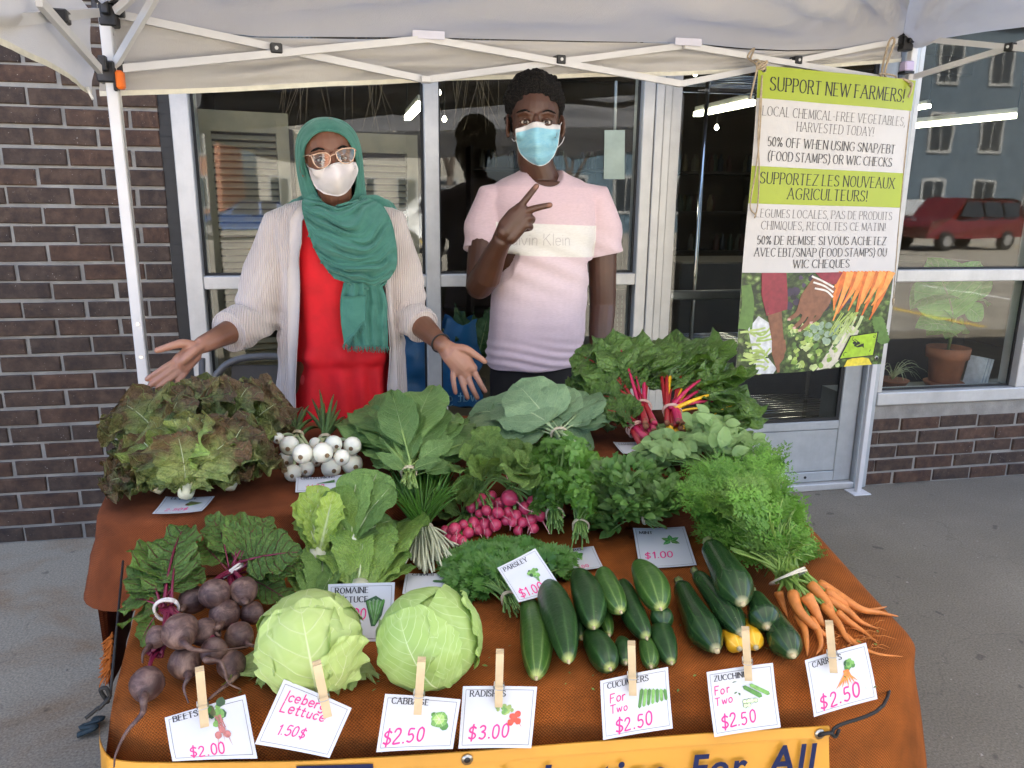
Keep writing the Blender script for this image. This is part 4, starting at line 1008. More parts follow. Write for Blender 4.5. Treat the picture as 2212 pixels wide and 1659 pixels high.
for x,y,r_ in ((.775,.745,.017),(.80,.722,.015),(.83,.735,.016),(.865,.765,.022),(.85,.79,.016)): pshape('logo_tree',[(x+r_*math.cos(a)*(1 if k % 2 else .7),y+r_*1.2*math.sin(a)*(1 if k % 2 else .7)) for k,a in [(k,k*math.pi/5) for k in range(10)]],blk,O+.0019)
pstrip('logo_ground',[(.73,.862),(.80,.85),(.87,.862)],[.004,.007],blk,O+.0019)
# eyelets and strings
for u,v in ((.03,.012),(.97,.015),(.035,.985),(.955,.975)):
    c = sgp(u,v,.002); b = MB(); b.tube([c,c+SN*.003],.010,14); loc_part(b,'eyelet',eyel,sg); b = MB(); b.tube([c+SN*.0031,c+SN*.0036],.0055,10); loc_part(b,'eyelet_hole',MAT['gasket'],sg)
tw = M_('jute_string',(.42,.34,.24),.9,.25,60,.4)
def string(pts,label,r_=.0035):
    b = MB(); b.tube(catmull(pts,6),r_,6); o = b.build('string',tw); tag(o,label,'string',None); return o
A = sgp(.03,.012,.008); B0 = bk(1622,118,.02)
b = MB(); b.tube(catmull([A,A+Vector((-.02,-.01,.015)),A+Vector((-.035,-.005,.03)),B0+Vector((0,0,-.02)),B0+Vector((.004,-.015,.02)),B0+Vector((-.012,.0,-.01)),A+Vector((-.04,-.012,.01)),A+Vector((-.045,-.01,-.05)),A+Vector((-.055,-.01,-.11))],6),.0035,6)
for k in range(3):
    b.tube(catmull([A+Vector((-.02+.02*math.cos(a+k),-.008-.004*k,.012+.014*math.sin(a+k*2))) for a in [i*1.25 for i in range(6)]],4),.0035,6)
L0 = sgp(.015,.03,.01)
for k in (0,1):
    b.tube(catmull([L0,sgp(.02-.01*k,.2,.012),sgp(.015+.02*k,.32,.012),sgp(.0-.03*k*0+.045*k,.43,.013),sgp(.035,.46+.012*k,.012)],6),.0030,6)
tag(b.build('string',tw),'knotted jute string at the upper left sign corner, its loop trailing over the green band','string')
A = sgp(.97,.015,.008); B1 = bk(1920,92,.02)
b = MB(); b.tube(catmull([A,A+Vector((-.05,0,.02)),bk(1905,170,.02),B1,B1+Vector((.01,-.02,0)),bk(1912,165,.03),A+Vector((-.02,-.005,.01)),A+Vector((-.01,-.01,-.02)),A+Vector((-.02,-.012,-.05))],6),.0045,6)
b.tube(catmull([bk(1898,172,.02),bk(1925,178,.04),bk(1935,165,.03),bk(1900,160,.03),bk(1930,184,.035)],5),.004,6)
tag(b.build('string',tw),'jute string knotted round the canopy bar above the right corner of the sign','string')
b = MB(); b.tube(catmull([sgp(.99,.02,-.004),sgp(1.005,.4,.0),sgp(1.012,.68,.002),sgp(1.02,.75,.002)],8),.0022,5); b.tube([sgp(1.02,.75,.002),sgp(1.022,.775,.002)],[.006,.003],6)
tag(b.build('string',tw),'thin string hanging down the right edge of the sign with a frayed end','string')
# ------------------------------------------------------------------ leaves
_atz0 = atz
def tier_edge(x):
    for (xa,ya),(xb,yb_) in zip([(-9,1.455),(-.12,1.47),(.02,1.62),(.62,1.60),(.74,1.41)],[(-.12,1.47),(.02,1.62),(.62,1.60),(.74,1.41),(9,1.39)]):
        if x <= xb: return ya+(yb_-ya)*(x-xa)/(xb-xa)
    return 1.39
def atz(x,y,z):        # as before, but goods never sink into the drop between the two tables
    p = _atz0(x,y,z); e = tier_edge(p.x)-.025
    if z < ZB+.012 and p.y > e and p.y < e+1:
        q = aty(x,y,tier_edge(aty(x,y,e).x)-.03)
        return q if q.z < ZB+.02 else _atz0(x,y,ZB+.012)
    return p
def mat_leaf(name,c0,c1,vein,nv=9,vw=.16,rib=.05,tipc=None,tip0=.55,rough=.42,trans=.12,vslope=1.0,bstr=.5,basec=None,spec=.38,vk=.55):
    """blade colour by noise; rib and side veins follow the leaf's own UV; tipc tints the outer part"""
    m,t,b = new_mat(name); tc = nd(t,'ShaderNodeTexCoord'); se = nd(t,'ShaderNodeSeparateXYZ'); lk(t,tc.outputs['UV'],se.inputs[0])
    ua = math_(t,'ABSOLUTE',math_(t,'SUBTRACT',math_(t,'MULTIPLY',se.outputs[0],2),1)); v = se.outputs[1]
    oi = nd(t,'ShaderNodeObjectInfo'); ob = tc.outputs['Object']
    n1 = nz(t,ob,5,4,.6,.5); base = ramp(t,n1,[(.3,c0),(.7,c1)])
    if tipc is not None:
        f = math_(t,'ADD',v,math_(t,'MULTIPLY',math_(t,'SUBTRACT',nz(t,ob,4,5),.5),.9)); f = math_(t,'ADD',f,math_(t,'MULTIPLY',ua,.12))
        base = mixc(t,ramp(t,f,[(tip0-.18,(0,0,0)),(tip0+.22,(1,1,1))]),base,tipc)
    if basec is not None: base = mixc(t,ramp(t,math_(t,'ADD',v,math_(t,'MULTIPLY',ua,.25)),[(.0,(1,1,1)),(.42,(0,0,0))]),base,basec)
    ph = math_(t,'SUBTRACT',math_(t,'MULTIPLY',v,nv),math_(t,'MULTIPLY',math_(t,'POWER',ua,1.3),vslope*nv*.22))
    ph = math_(t,'ADD',ph,math_(t,'MULTIPLY',nz(t,ob,8,2),.5))
    tri = math_(t,'ABSOLUTE',math_(t,'SUBTRACT',math_(t,'MULTIPLY',math_(t,'FRACT',ph),2),1))    # 0 at the vein
    veins = ramp(t,tri,[(0.0,(1,1,1)),(vw,(0,0,0))]); ribm = ramp(t,math_(t,'ADD',ua,math_(t,'MULTIPLY',v,rib*.8)),[(rib*.5,(1,1,1)),(rib,(0,0,0))])
    net = nd(t,'ShaderNodeTexVoronoi'); net.feature = 'DISTANCE_TO_EDGE'; net.inputs['Scale'].default_value = 30; lk(t,ob,net.inputs['Vector'])
    netm = ramp(t,net.outputs['Distance'],[(0,(1,1,1)),(.12,(0,0,0))])
    vm = math_(t,'MAXIMUM',math_(t,'MULTIPLY',veins,vk),ribm); vm = math_(t,'MAXIMUM',vm,math_(t,'MULTIPLY',netm,.13))
    col = mixc(t,vm,base,vein)
    col = mixc(t,1,col,ramp(t,oi.outputs['Random'],[(0,(.78,.80,.76)),(1,(1.22,1.18,1.15))]),'MULTIPLY')
    lk(t,col,b.inputs['Base Color']); b.inputs['Roughness'].default_value = rough; b.inputs['Specular IOR Level'].default_value = spec
    hh = math_(t,'SUBTRACT',nz(t,ob,14,3),math_(t,'MULTIPLY',vm,.7)); bn = bump(t,b,hh,bstr,.012)
    tl = nd(t,'ShaderNodeBsdfTranslucent'); lk(t,mixc(t,1,col,(1.3,1.5,.7),'MULTIPLY'),tl.inputs[0]); lk(t,bn.outputs[0],tl.inputs['Normal'])
    mx = nd(t,'ShaderNodeMixShader'); mx.inputs[0].default_value = trans; out = t.nodes['Material Output']
    lk(t,b.outputs[0],mx.inputs[1]); lk(t,tl.outputs[0],mx.inputs[2]); lk(t,mx.outputs[0],out.inputs[0]); return m
def leaf_mesh(name,mats,prof,W=.3,pet=.25,ruf=.05,rf=5,arch=.5,fold=.15,seed=0,nx=8,ny=16,rr=.012,jag=.0,twist=.2,cup=0,blister=0.0):
    """leaf along +Y, total length 1, blade facing +Z. pet: bare stalk share. mats: blade, rib"""
    R = random.Random(seed); ph = R.uniform(0,6); mb = MB(); a0 = R.uniform(-.1,.1)
    # spine
    N = 24; pts = [Vector((0,0,0))]; ang = arch*.55
    bend = R.uniform(-.25,.25)*twist*2
    for i in range(N):
        s = i/N; a = ang-arch*s*1.25; pts.append(pts[-1]+Vector((math.sin(bend*s)*.6,math.cos(a),math.sin(a)))*(1/N))
    def spine(s):
        x = max(0,min(.9999,s))*N; i = int(x); return pts[i].lerp(pts[i+1],x-i)
    def fr(s):
        t = (spine(min(1,s+.02))-spine(max(0,s-.02))).normalized(); x = t.cross(Vector((0,0,1))).normalized(); z = x.cross(t)
        tw = twist*(s-.3)*R2; x,z = x*math.cos(tw)+z*math.sin(tw),z*math.cos(tw)-x*math.sin(tw); return x,z
    R2 = R.uniform(-1,1); P = []; UV = []
    for j in range(ny+1):
        v = j/ny; s = pet+(1-pet)*v; c = spine(s); x,z = fr(s); w = W*prof(v); row = []
        for i in range(nx+1):
            u = i/nx*2-1; au = abs(u); e = 1+jag*(fbm((u*.5+seed,v*14,ph),1.0,2))*au
            r1 = ruf*(au**1.8)*(math.sin(v*rf*6.28+ph+(2.2 if u > 0 else 0))+.5*math.sin(v*rf*13+ph*2+u))
            zz = fold*au*w*(1-cup) + cup*(au**2)*w + r1*min(1,w*6/W*.5+.2) + .03*fbm((u*1.2+seed,v*3,ph)) + blister*fbm((u*5,v*9,ph+seed))
            rx = ruf*.35*math.cos(v*rf*9+ph)*au**3
            p = c+x*(u*w*e*(1-.10*fold)+ (rx if u > 0 else -rx))+z*zz
            row.append(p); UV.append((i/nx,v))
        P.append(row)
    mb.grid(P,0,UV)
    rs = [rr*(1.0-.80*(i/13)) for i in range(14)]
    mb.tube([spine(i/13*.93)+fr(i/13*.93)[1]*(rr*.05) for i in range(14)],rs,6,1)
    if mb.uv is not None and len(mb.uv) < len(mb.v): mb.uv += [(0,0)]*(len(mb.v)-len(mb.uv))
    return mb.mesh(name,mats)
# outlines
def p_ovate(v): return max(0.0,math.sin(math.pi*min(1,v**.75)))**.75
def p_lance(v): return max(0.0,math.sin(math.pi*v**.8))**1.0
def p_obov(v): return (.16+.84*math.sin(math.pi*.5*min(1,v*1.35)))*(1-max(0,(v-.72)/.28)**2.6)**.5 if v < 1 else 0.0
def p_round(v): return max(0.0,math.sin(math.pi*min(1,max(0,v)**.62)))**.55
def p_chard(v): return (.25*min(1,v*6)+.75*max(0,math.sin(math.pi*min(1,v**.8)))**.6)*(1-max(0,(v-.85)/.15)**3) if v < 1 else 0.0
def p_beet(v): return (.08+.92*max(0,math.sin(math.pi*min(1,v**.7)))**.8)*(1-max(0,(v-.88)/.12)**2) if v < 1 else 0.0
def variants(n,*a,**k):
    s0 = k.pop('seed',0); return [leaf_mesh(*a,seed=s0+i*3.7,**k) for i in range(n)]
CAMV = lambda p: (CAM-Vector(p)).normalized()
def add_leaf(parent,meshes,base,tip,up=None,ws=1.0,name='leaf',roll=.35,facing=.7):
    base = Vector(base); tip = Vector(tip); L = (tip-base).length
    n = (CAMV(base)*facing+Vector((0,0,1))) if up is None else Vector(up)
    n = n+Vector((rnd(-roll,roll),rnd(-roll,roll),rnd(-roll,roll)*.5))
    m = basis(base,tip-base,n) @ Matrix.Diagonal((L*ws,L,L,1))
    o = put(name,random.choice(meshes),parent); o.matrix_local = Matrix.Translation(-parent.location) @ m; return o
def stem_mat(n,c,var=.2): return M_(n,c,.4,var,25,.15,spec=.5)
rubber = M_('rubber_band',(.55,.47,.33),.5,.08,30,.1)
def band(root,c,axis,r,name='rubber_band',m=None,w=.0022,turns=2):
    """elastic band round a bunch"""
    axis = Vector(axis).normalized(); x = axis.orthogonal().normalized(); y = axis.cross(x); b = MB()
    for k in range(turns):
        P = [Vector(c)+axis*(.003*k*math.cos(a*1+k)+.0025*(k-.5))+(x*math.cos(a)+y*math.sin(a))*(r*(1+.05*math.sin(a*3+k))) for a in [i*math.pi/12 for i in range(25)]]
        b.tube(P,w,6)
    loc_part(b,name,m or rubber,root)
def blob_at(px,py,pr,z0,lift=None):
    """ball resting at height z0 (or centre lifted): returns centre, radius"""
    r = .03
    for _ in range(8):
        z = z0+(r if lift is None else lift); c = atz(px,py,z); r = pr*pxm(c)
    return c,r
def mound(cx,cy,rx,ry,z0,H,a,b_,k=1.0):
    q = max(0.0,1-a*a-b_*b_); return atz(cx+a*rx,cy+b_*ry,z0+.006+H*math.sqrt(q)*k)
def disc():
    while True:
        a,b_ = rnd(-1,1),rnd(-1,1)
        if a*a+b_*b_ < 1: return a,b_
# ------------------------------------------------------------------ red leaf lettuce (five heads at the left)
m_red = mat_leaf('red_lettuce_blade',(.17,.24,.06),(.34,.40,.15),(.32,.40,.18),nv=7,tipc=(.13,.075,.038),tip0=.74,rough=.36,bstr=.9)
m_red2 = mat_leaf('red_lettuce_green_blade',(.22,.34,.07),(.36,.52,.14),(.52,.62,.30),nv=7,tipc=(.15,.15,.04),tip0=.85,bstr=.9,basec=(.55,.62,.36))
m_rib = stem_mat('pale_lettuce_rib',(.50,.56,.33))
LVr = variants(8,'leaf',[m_red,m_rib],p_obov,W=.52,pet=.02,ruf=.13,rf=3.4,arch=1.2,fold=.25,rr=.014,nx=16,ny=30,jag=.22,blister=.06)
LVg = variants(5,'leaf',[m_red2,m_rib],p_obov,W=.38,pet=.02,ruf=.10,rf=3.5,arch=.7,fold=.3,rr=.020,nx=16,ny=28,jag=.2,blister=.05,seed=50)
def lettuce(base,z,dirs,label,green=0,L=.16,n=22,cat='lettuce',grp='red leaf lettuces heaped on the back table'):
    B = atz(*base,z); r = thing('red_leaf_lettuce',label,cat,B,grp)
    ax = Vector(dirs).normalized()
    b = MB(); m4 = basis(B,ax,(0,0,1)) @ Matrix.Rotation(-math.pi/2,4,'X')
    b.lathe([(.004,-.012),(.014,-.010),(.016,.0),(.018,.02),(.024,.045)],12,M4=m4); loc_part(b,'stem_base',M_('pale_stem_base',(.55,.56,.42),.5,.15,40,.2),r)
    sx = ax.cross(Vector((0,0,1))).normalized(); up = sx.cross(ax)
    for i in range(n):
        g = i*2.39996; k = math.sqrt((i+.5)/n); d = (ax*(1.05-.55*k)+(sx*math.cos(g)*1.05+up*math.sin(g)*.85)*k).normalized()
        if d.z < -.12: d.z = -.12+rnd(0,.1)
        tip = B+ax*.01+d*L*rnd(.8,1.15)
        tip.z = max(tip.z,z-.0+.01)
        o = add_leaf(r,LVg if i < green else LVr,B+d*.012,tip,up=(up*.5+Vector((0,0,1))-d*.6+CAMV(B)*.6),roll=.5)
    return r
lettuce((362,985),.755,(-.10,.45,.30),'red leaf lettuce head at the far left, its frilly leaves spilling over the cloth edge',3,.15,17)
lettuce((445,960),.765,(-.0,.5,.45),'red leaf lettuce head nearest the outstretched hand on the left',5,.155,18)
lettuce((510,960),.765,(.06,.45,.45),'red leaf lettuce head behind the others, beside the spring onion tops',2,.14,17)
lettuce((495,1045),.75,(.08,.35,.30),'dark red leaf lettuce head lying left of the white onions',1,.125,16)
lettuce((345,1050),.745,(-.40,.1,.25),'red leaf lettuce head lying flat over the front left cloth corner',0,.10,14)
lettuce((402,1062),.755,(.02,.62,.42),'lettuce head facing the viewer with pale cut stem and bright green heart',12,.14,22)

# ------------------------------------------------------------------ white onions in two bunches
m_on = M_('white_onion_skin',(.70,.70,.60),.28,.05,6,.05,spec=.6,sss=.15); m_onr = M_('onion_root',(.20,.13,.07),.9,.3,60,.6)
m_ong = mat_leaf('onion_green',(.05,.11,.035),(.09,.17,.05),(.13,.22,.09),nv=1,rough=.45)
onL = [(1710,482,72),(1778,527,122),(1860,577,127),(1757,615,108),(1882,670,104),(1800,695,108),(1945,622,72)]
onR = [(1938,515,78),(1985,570,126),(2050,517,108),(2165,527,112),(2100,600,102),(2035,665,122),(2165,640,132)]
ohz = {(1860,577): .085,(1985,570): .085,(2100,600): .07,(1778,527): .075,(2050,517): .08,(1938,515): .06,(2165,527): .07,(1710,482): .08}
def onions(lst,knot,tops,label):
    K = atz(*knot,ZB+.055); r = thing('onion_bunch',label,'onions',K,'bunches of white onions')
    for x,y,d in lst:
        px,py,pr = x*.3515,777.6+y*.3515,d*.3515/2; c,rr = blob_at(px,py,pr,ZB,ohz.get((x,y)))
        ax = (CAMV(c)+Vector((rnd(-.35,.35),rnd(-.2,.2),-.35))).normalized()   # root end to the viewer
        m4 = Matrix.Translation(c) @ (-ax).to_track_quat('Z','Y').to_matrix().to_4x4(); b = MB()
        b.lathe([(rr*.12,-rr*.92),(rr*.55,-rr*.80),(rr*.90,-rr*.42),(rr,0),(rr*.93,rr*.40),(rr*.66,rr*.75),(rr*.32,rr*1.0),(rr*.2,rr*1.3)],18,M4=m4); o = loc_part(b,'onion_bulb',m_on,r)
        b = MB(); b.lathe([(.001,-rr*.99),(rr*.20,-rr*1.0),(rr*.24,-rr*.94),(rr*.22,-rr*.86)],10,M4=m4)
        for k in range(14):
            a = rnd(0,6.28); e = m4@Vector((math.cos(a)*rr*.24*rnd(.3,1),math.sin(a)*rr*.24*rnd(.3,1),-rr*1.10)); s_ = m4@Vector((math.cos(a)*rr*.12,math.sin(a)*rr*.12,-rr*.93)); b.tube([s_,e],.0006,3)
        b.v = [tuple(Vector(v)-r.location) for v in b.v]; b.build('roots',m_onr,o)
        b = MB(); nk = m4@Vector((0,0,rr*1.25)); b.tube(bez(nk,(nk+K)/2+Vector((0,0,.01)),K+Vector((rnd(-.008,.008),0,rnd(-.006,.006))),6),[rr*.22,rr*.2,.004,.004,.0038,.0035],6); loc_part(b,'neck',stem_mat('onion_neck',(.42,.50,.28)) if 'onion_neck' not in bpy.data.materials else bpy.data.materials['onion_neck'],r)
    band(r,K,(0,1,.3),.014)
    for (tx,ty,Y) in tops:
        e = aty(tx,ty,Y); d = (e-K); mid = K+d*.5+Vector((rnd(-.01,.01),0,.02)); b = MB()
        P = bez(K+Vector((rnd(-.008,.008),0,rnd(-.006,.006))),mid,e,8); b.tube(P,[.0035,.0046,.0052,.005,.0045,.0036,.0024,.0008],6); b.uv = [(0.3,0)]*len(b.v); loc_part(b,'green_stalk',m_ong,r)
onions(onL,(642,942),[(625,880,1.95),(640,890,2.0),(655,880,2.0),(668,875,1.95),(610,895,1.9),(650,900,1.95),(680,905,1.9),(690,925,1.85),(600,905,1.9),(662,895,1.9)],'left bunch of white onions with dark green tops, beside the red lettuce')
onions(onR,(703,950),[(690,842,1.95),(674,862,1.95),(721,852,1.9),(700,870,1.95),(716,880,1.95),(735,885,1.9),(660,885,1.9),(690,880,2.0),(708,890,2.0),(745,900,1.9),(755,905,1.9),(728,865,1.95)],'right bunch of white onions with pointed green tops, beside the broad leaves')

# ------------------------------------------------------------------ callaloo (broad pointed leaves)
m_am = mat_leaf('callaloo_blade',(.10,.20,.055),(.17,.29,.09),(.26,.38,.17),nv=10,vslope=1.2,trans=.25,rough=.5); m_ams = stem_mat('pale_green_stem',(.22,.33,.09))
LVa = variants(6,'leaf',[m_am,m_ams],p_lance,W=.165,pet=.24,ruf=.018,rf=2,arch=.7,fold=.22,rr=.010,seed=3)
def leafy(name,label,cat,knot,z,tips,meshes,grp=None,bandr=.016,stems=None,ws=1.0,bandax=(0,1,.2),off=.01,facing=.7,roll=.35,lname='leaf'):
    K = atz(*knot,z); r = thing(name,label,cat,K,grp)
    for t in tips:
        x,y = t[0],t[1]; e = aty(x,y,t[2]) if len(t) > 2 and t[2] > 1 else atz(x,y,t[2] if len(t) > 2 else z)
        add_leaf(r,meshes,K+Vector((rnd(-off,off),rnd(-off,off),rnd(-off,off))),e,ws=ws*(t[3] if len(t) > 3 else 1),facing=facing,roll=roll,name=lname)
    if bandr: band(r,K,bandax,bandr)
    return r
am = leafy('callaloo_bunch','bunch of broad pointed green leaves standing behind the chives','leafy greens',(883,1022),ZB+.03,
      [(740,890,1.9),(765,925,1.8),(830,870,1.8),(885,870,1.8),(855,1000,1.55),(930,1000,1.55),(1050,950,1.7),(1030,900,1.85),(905,960,1.62),(780,955,1.7),(975,970,1.6),(925,840,1.85),(870,990,1.56),(845,832,1.75),(868,850,1.8),(942,818,1.85),(952,862,1.8),(905,850,1.9),(920,880,1.85),(735,900,1.85),(775,902,1.8),(790,880,1.85),(815,905,1.8),(1010,905,1.8),(985,885,1.85),(1040,935,1.75),(1020,965,1.7),(985,950,1.62),(960,990,1.55),(800,1005,1.60),(810,975,1.55),(850,900,1.8),(830,930,1.7),(895,905,1.8),(965,925,1.75),(795,985,1.65),(1000,1010,1.55),(870,940,1.7),(800,860,1.95),(910,930,1.62),(790,960,1.72)],LVa,ws=1.1)
b = MB()
for i in range(14):
    e = am.location+Vector((rnd(-.02,.02),-.05-rnd(0,.02),rnd(-.015,.012))); b.tube([am.location+Vector((rnd(-.01,.01),0,rnd(-.01,.01))),e],.003,5)
loc_part(b,'stems',m_ams,am)['kind'] = 'stuff'
# ------------------------------------------------------------------ collard greens
m_co = mat_leaf('collard_blade',(.13,.23,.12),(.19,.30,.16),(.32,.43,.26),nv=6,vw=.09,rib=.045,vslope=2.2,trans=.16,rough=.5,bstr=.5); m_cos = stem_mat('collard_stem',(.33,.43,.22))
LVc = variants(6,'leaf',[m_co,m_cos],p_round,W=.40,pet=.18,ruf=.03,rf=1.6,arch=.8,fold=.12,rr=.014,seed=9,nx=12,ny=18,jag=.1)
co = leafy('collard_bunch','bunch of large blue-green collard leaves in front of the man','leafy greens',(1208,940),ZB+.05,
      [(1105,822,1.85,1.1),(1062,862,1.85,1.0),(1010,885,1.9),(1000,905,1.9,.8),(1175,835,1.95),(1140,845,1.95),(1225,850,1.95,.9),(1255,858,1.9),(1300,872,1.85,.9),(1318,925,1.8,.9),(1290,965,1.7,.9),(1050,925,1.8,.8),(1150,870,1.85,.9),(1270,905,1.8,1.0),(1090,900,1.85)],LVc,bandr=.020)
b = MB()
for i in range(16): b.tube([co.location+Vector((rnd(-.012,.012),0,rnd(-.012,.012))),co.location+Vector((rnd(-.02,.02),-.07-rnd(0,.02),rnd(-.02,.008)))],.004,6)
loc_part(b,'stems',m_cos,co)['kind'] = 'stuff'
# ------------------------------------------------------------------ rainbow chard
m_ch = mat_leaf('chard_blade',(.050,.120,.018),(.10,.20,.032),(.13,.22,.05),nv=8,vw=.12,rib=.05,trans=.15,rough=.30,bstr=1.0,spec=.6)
m_chr = stem_mat('magenta_stem',(.42,.012,.07)); m_chy = stem_mat('yellow_stem',(.75,.42,.01)); m_chd = stem_mat('red_stem',(.30,.010,.015))
LVh = {k: variants(4,'leaf',[m_ch,m],p_chard,W=.33,pet=.36,ruf=.05,rf=1.8,arch=.7,fold=.15,rr=.019,seed=20+j*7,nx=14,ny=24,jag=.08,blister=.05) for j,(k,m) in enumerate((('r',m_chr),('y',m_chy),('d',m_chd)))}
def chard(knot,z,end,tips,kinds,label):
    K = atz(*knot,z); E = atz(*end,z-.02); r = thing('chard_bunch',label,'chard',K,'bunches of rainbow chard'); ax = (K-E).normalized()
    for t in tips:
        k = random.choice(kinds); e = aty(*t[:3]); off = Vector((rnd(-.014,.014),rnd(-.01,.01),rnd(-.014,.014)))
        add_leaf(r,LVh[k],K+off,e,ws=1.0,facing=.6,roll=.45)
    for i in range(15):
        k = kinds[i % len(kinds)]; off = Vector((rnd(-.016,.016),rnd(-.012,.012),rnd(-.016,.016))); b = MB()
        b.tube([K+off*1.1+ax*.03,K+off*.8,E+off*1.3+ax*rnd(-.012,.01)],[.0055,.0065,.0075],7); loc_part(b,'stalk',{'r': m_chr,'y': m_chy,'d': m_chd}[k],r)
        b = MB(); p = E+off*1.3-ax*.006; b.tube([p+ax*.008,p-ax*.001],[.0078,.006],7); loc_part(b,'cut_end',M_('brown_cut_end',(.20,.08,.04),.8,.4,60,.5) if 'brown_cut_end' not in bpy.data.materials else bpy.data.materials['brown_cut_end'],r)
    band(r,K,ax,.023,m=M_('pink_elastic',(.62,.40,.33),.5,.1,30,.1) if 'pink_elastic' not in bpy.data.materials else bpy.data.materials['pink_elastic'],w=.0018,turns=3); return r
chard((1388,882),ZB+.075,(1402,925),[(1245,760,2.0),(1225,815,1.95),(1270,740,2.05),(1320,722,2.05),(1345,760,2.0),(1300,790,1.95),(1250,800,1.95),(1290,830,1.9),(1380,728,2.1),(1400,790,2.0),(1340,800,1.95),(1270,850,1.85),(1395,750,2.1),(1310,770,2.05)],['r','r','d'],'left chard bunch with magenta stalks leaning away to the left')
chard((1452,891),ZB+.075,(1458,925),[(1480,742,2.1),(1440,760,2.1),(1420,735,2.1),(1510,770,2.05),(1455,790,2.0),(1500,745,2.1),(1545,790,2.0),(1470,810,1.95),(1430,800,2.0),(1590,800,1.95),(1620,850,1.9),(1560,830,1.95),(1600,900,1.8),(1520,850,1.9),(1635,880,1.85),(1580,860,1.85),(1590,935,1.75)],['y','d','y','r'],'middle chard bunch with bright yellow and red stalks')
chard((1374,928),ZB+.045,(1398,955),[(1320,850,1.8),(1335,895,1.7),(1310,900,1.7),(1290,880,1.75),(1345,860,1.8),(1315,870,1.8)],['d','d','r'],'front chard bunch lying on its side with dark red stalks')
chard((1530,925),ZB+.035,(1512,945),[(1600,870,1.75),(1620,910,1.7),(1570,880,1.75),(1600,940,1.65),(1560,850,1.85),(1540,870,1.8)],['r','y'],'right chard bunch half hidden by basil, stalk ends purple and yellow')
# ------------------------------------------------------------------ romaine
m_ro = mat_leaf('romaine_blade',(.17,.30,.045),(.27,.42,.085),(.50,.60,.32),nv=12,vw=.09,rib=.20,vslope=2.0,tipc=(.15,.28,.05),tip0=.8,bstr=.9,basec=(.42,.52,.22))
m_ro2 = mat_leaf('romaine_dark_blade',(.12,.23,.05),(.18,.32,.08),(.38,.50,.22),nv=12,vw=.07,rib=.13,vslope=2.0,bstr=.8)
m_ror = stem_mat('romaine_rib',(.52,.60,.33))
LVo = variants(6,'leaf',[m_ro,m_ror],p_obov,W=.30,pet=.02,ruf=.022,rf=3,arch=.45,fold=.28,rr=.012,nx=12,ny=22,jag=.12,blister=.022,seed=31)
LVo2 = variants(4,'leaf',[m_ro2,m_ror],p_obov,W=.27,pet=.02,ruf=.016,rf=2,arch=.5,fold=.2,rr=.010,nx=12,ny=22,jag=.08,blister=.015,seed=37)
LVoy = variants(4,'leaf',[mat_leaf('romaine_frilly_blade',(.30,.44,.06),(.42,.56,.12),(.56,.65,.34),nv=10,rib=.3,trans=.25,basec=(.52,.60,.36)),m_ror],p_obov,W=.17,pet=.02,ruf=.05,rf=4,arch=.45,fold=.3,rr=.016,nx=14,ny=24,jag=.25,blister=.02,seed=41)
def romaine(base,z,tips,label):
    B = atz(*base,z); r = thing('romaine_lettuce',label,'lettuce',B,'romaine lettuce heads'); b = MB()
    b.lathe([(.004,-.012),(.016,-.01),(.020,.005),(.022,.03)],12,M4=basis(B,atz(tips[0][0],tips[0][1],z)-B,(0,0,1)) @ Matrix.Rotation(-math.pi/2,4,'X')); loc_part(b,'stem_base',bpy.data.materials['pale_stem_base'],r)
    for t in tips:
        ms = {'o': LVo,'d': LVo2,'y': LVoy}[t[3] if len(t) > 3 else 'o']; add_leaf(r,ms,B+Vector((rnd(-.008,.008),rnd(-.006,.006),rnd(-.006,.006))),atz(t[0],t[1],t[2]),roll=.3,ws=t[4] if len(t) > 4 else 1)
    return r
romaine((775,1290),ZF+.03,[(790,1130,.70,'o',1.25),(845,1180,.66,'o',1.2),(735,1150,.68,'o',1.1),(870,1215,.63,'o',.9),(830,1135,.67,'d'),(760,1120,.68,'d'),(865,1120,.66,'o')],'broad romaine head with a thick pale rib standing behind its price card')
romaine((755,1170),ZF+.08,[(815,1012,.80,'d',1.3),(770,1015,.80,'d',1.0),(845,1045,.78,'d',1.1),(850,1120,.70,'d',1.0),(725,1050,.78,'o'),(790,1030,.78,'d')],'dark green romaine head leaning back beside the chives')
romaine((690,1210),ZF+.06,[(645,1078,.76,'y'),(690,1045,.78,'y',1.1),(720,1060,.78,'y'),(665,1060,.77,'y'),(738,1085,.76,'y'),(640,1120,.72,'y',.9),(705,1080,.75,'o'),(675,1100,.74,'o')],'frilly yellow-green romaine head behind the beet leaves')
romaine((685,1318),ZF+.02,[(700,1175,.68,'d',1.0),(660,1190,.67,'d'),(725,1225,.66,'d',.8),(640,1225,.65,'o',.8),(745,1250,.64,'o',.6),(712,1200,.66,'o',.7)],'slim romaine head whose pale stalks rise from behind the iceberg lettuce')
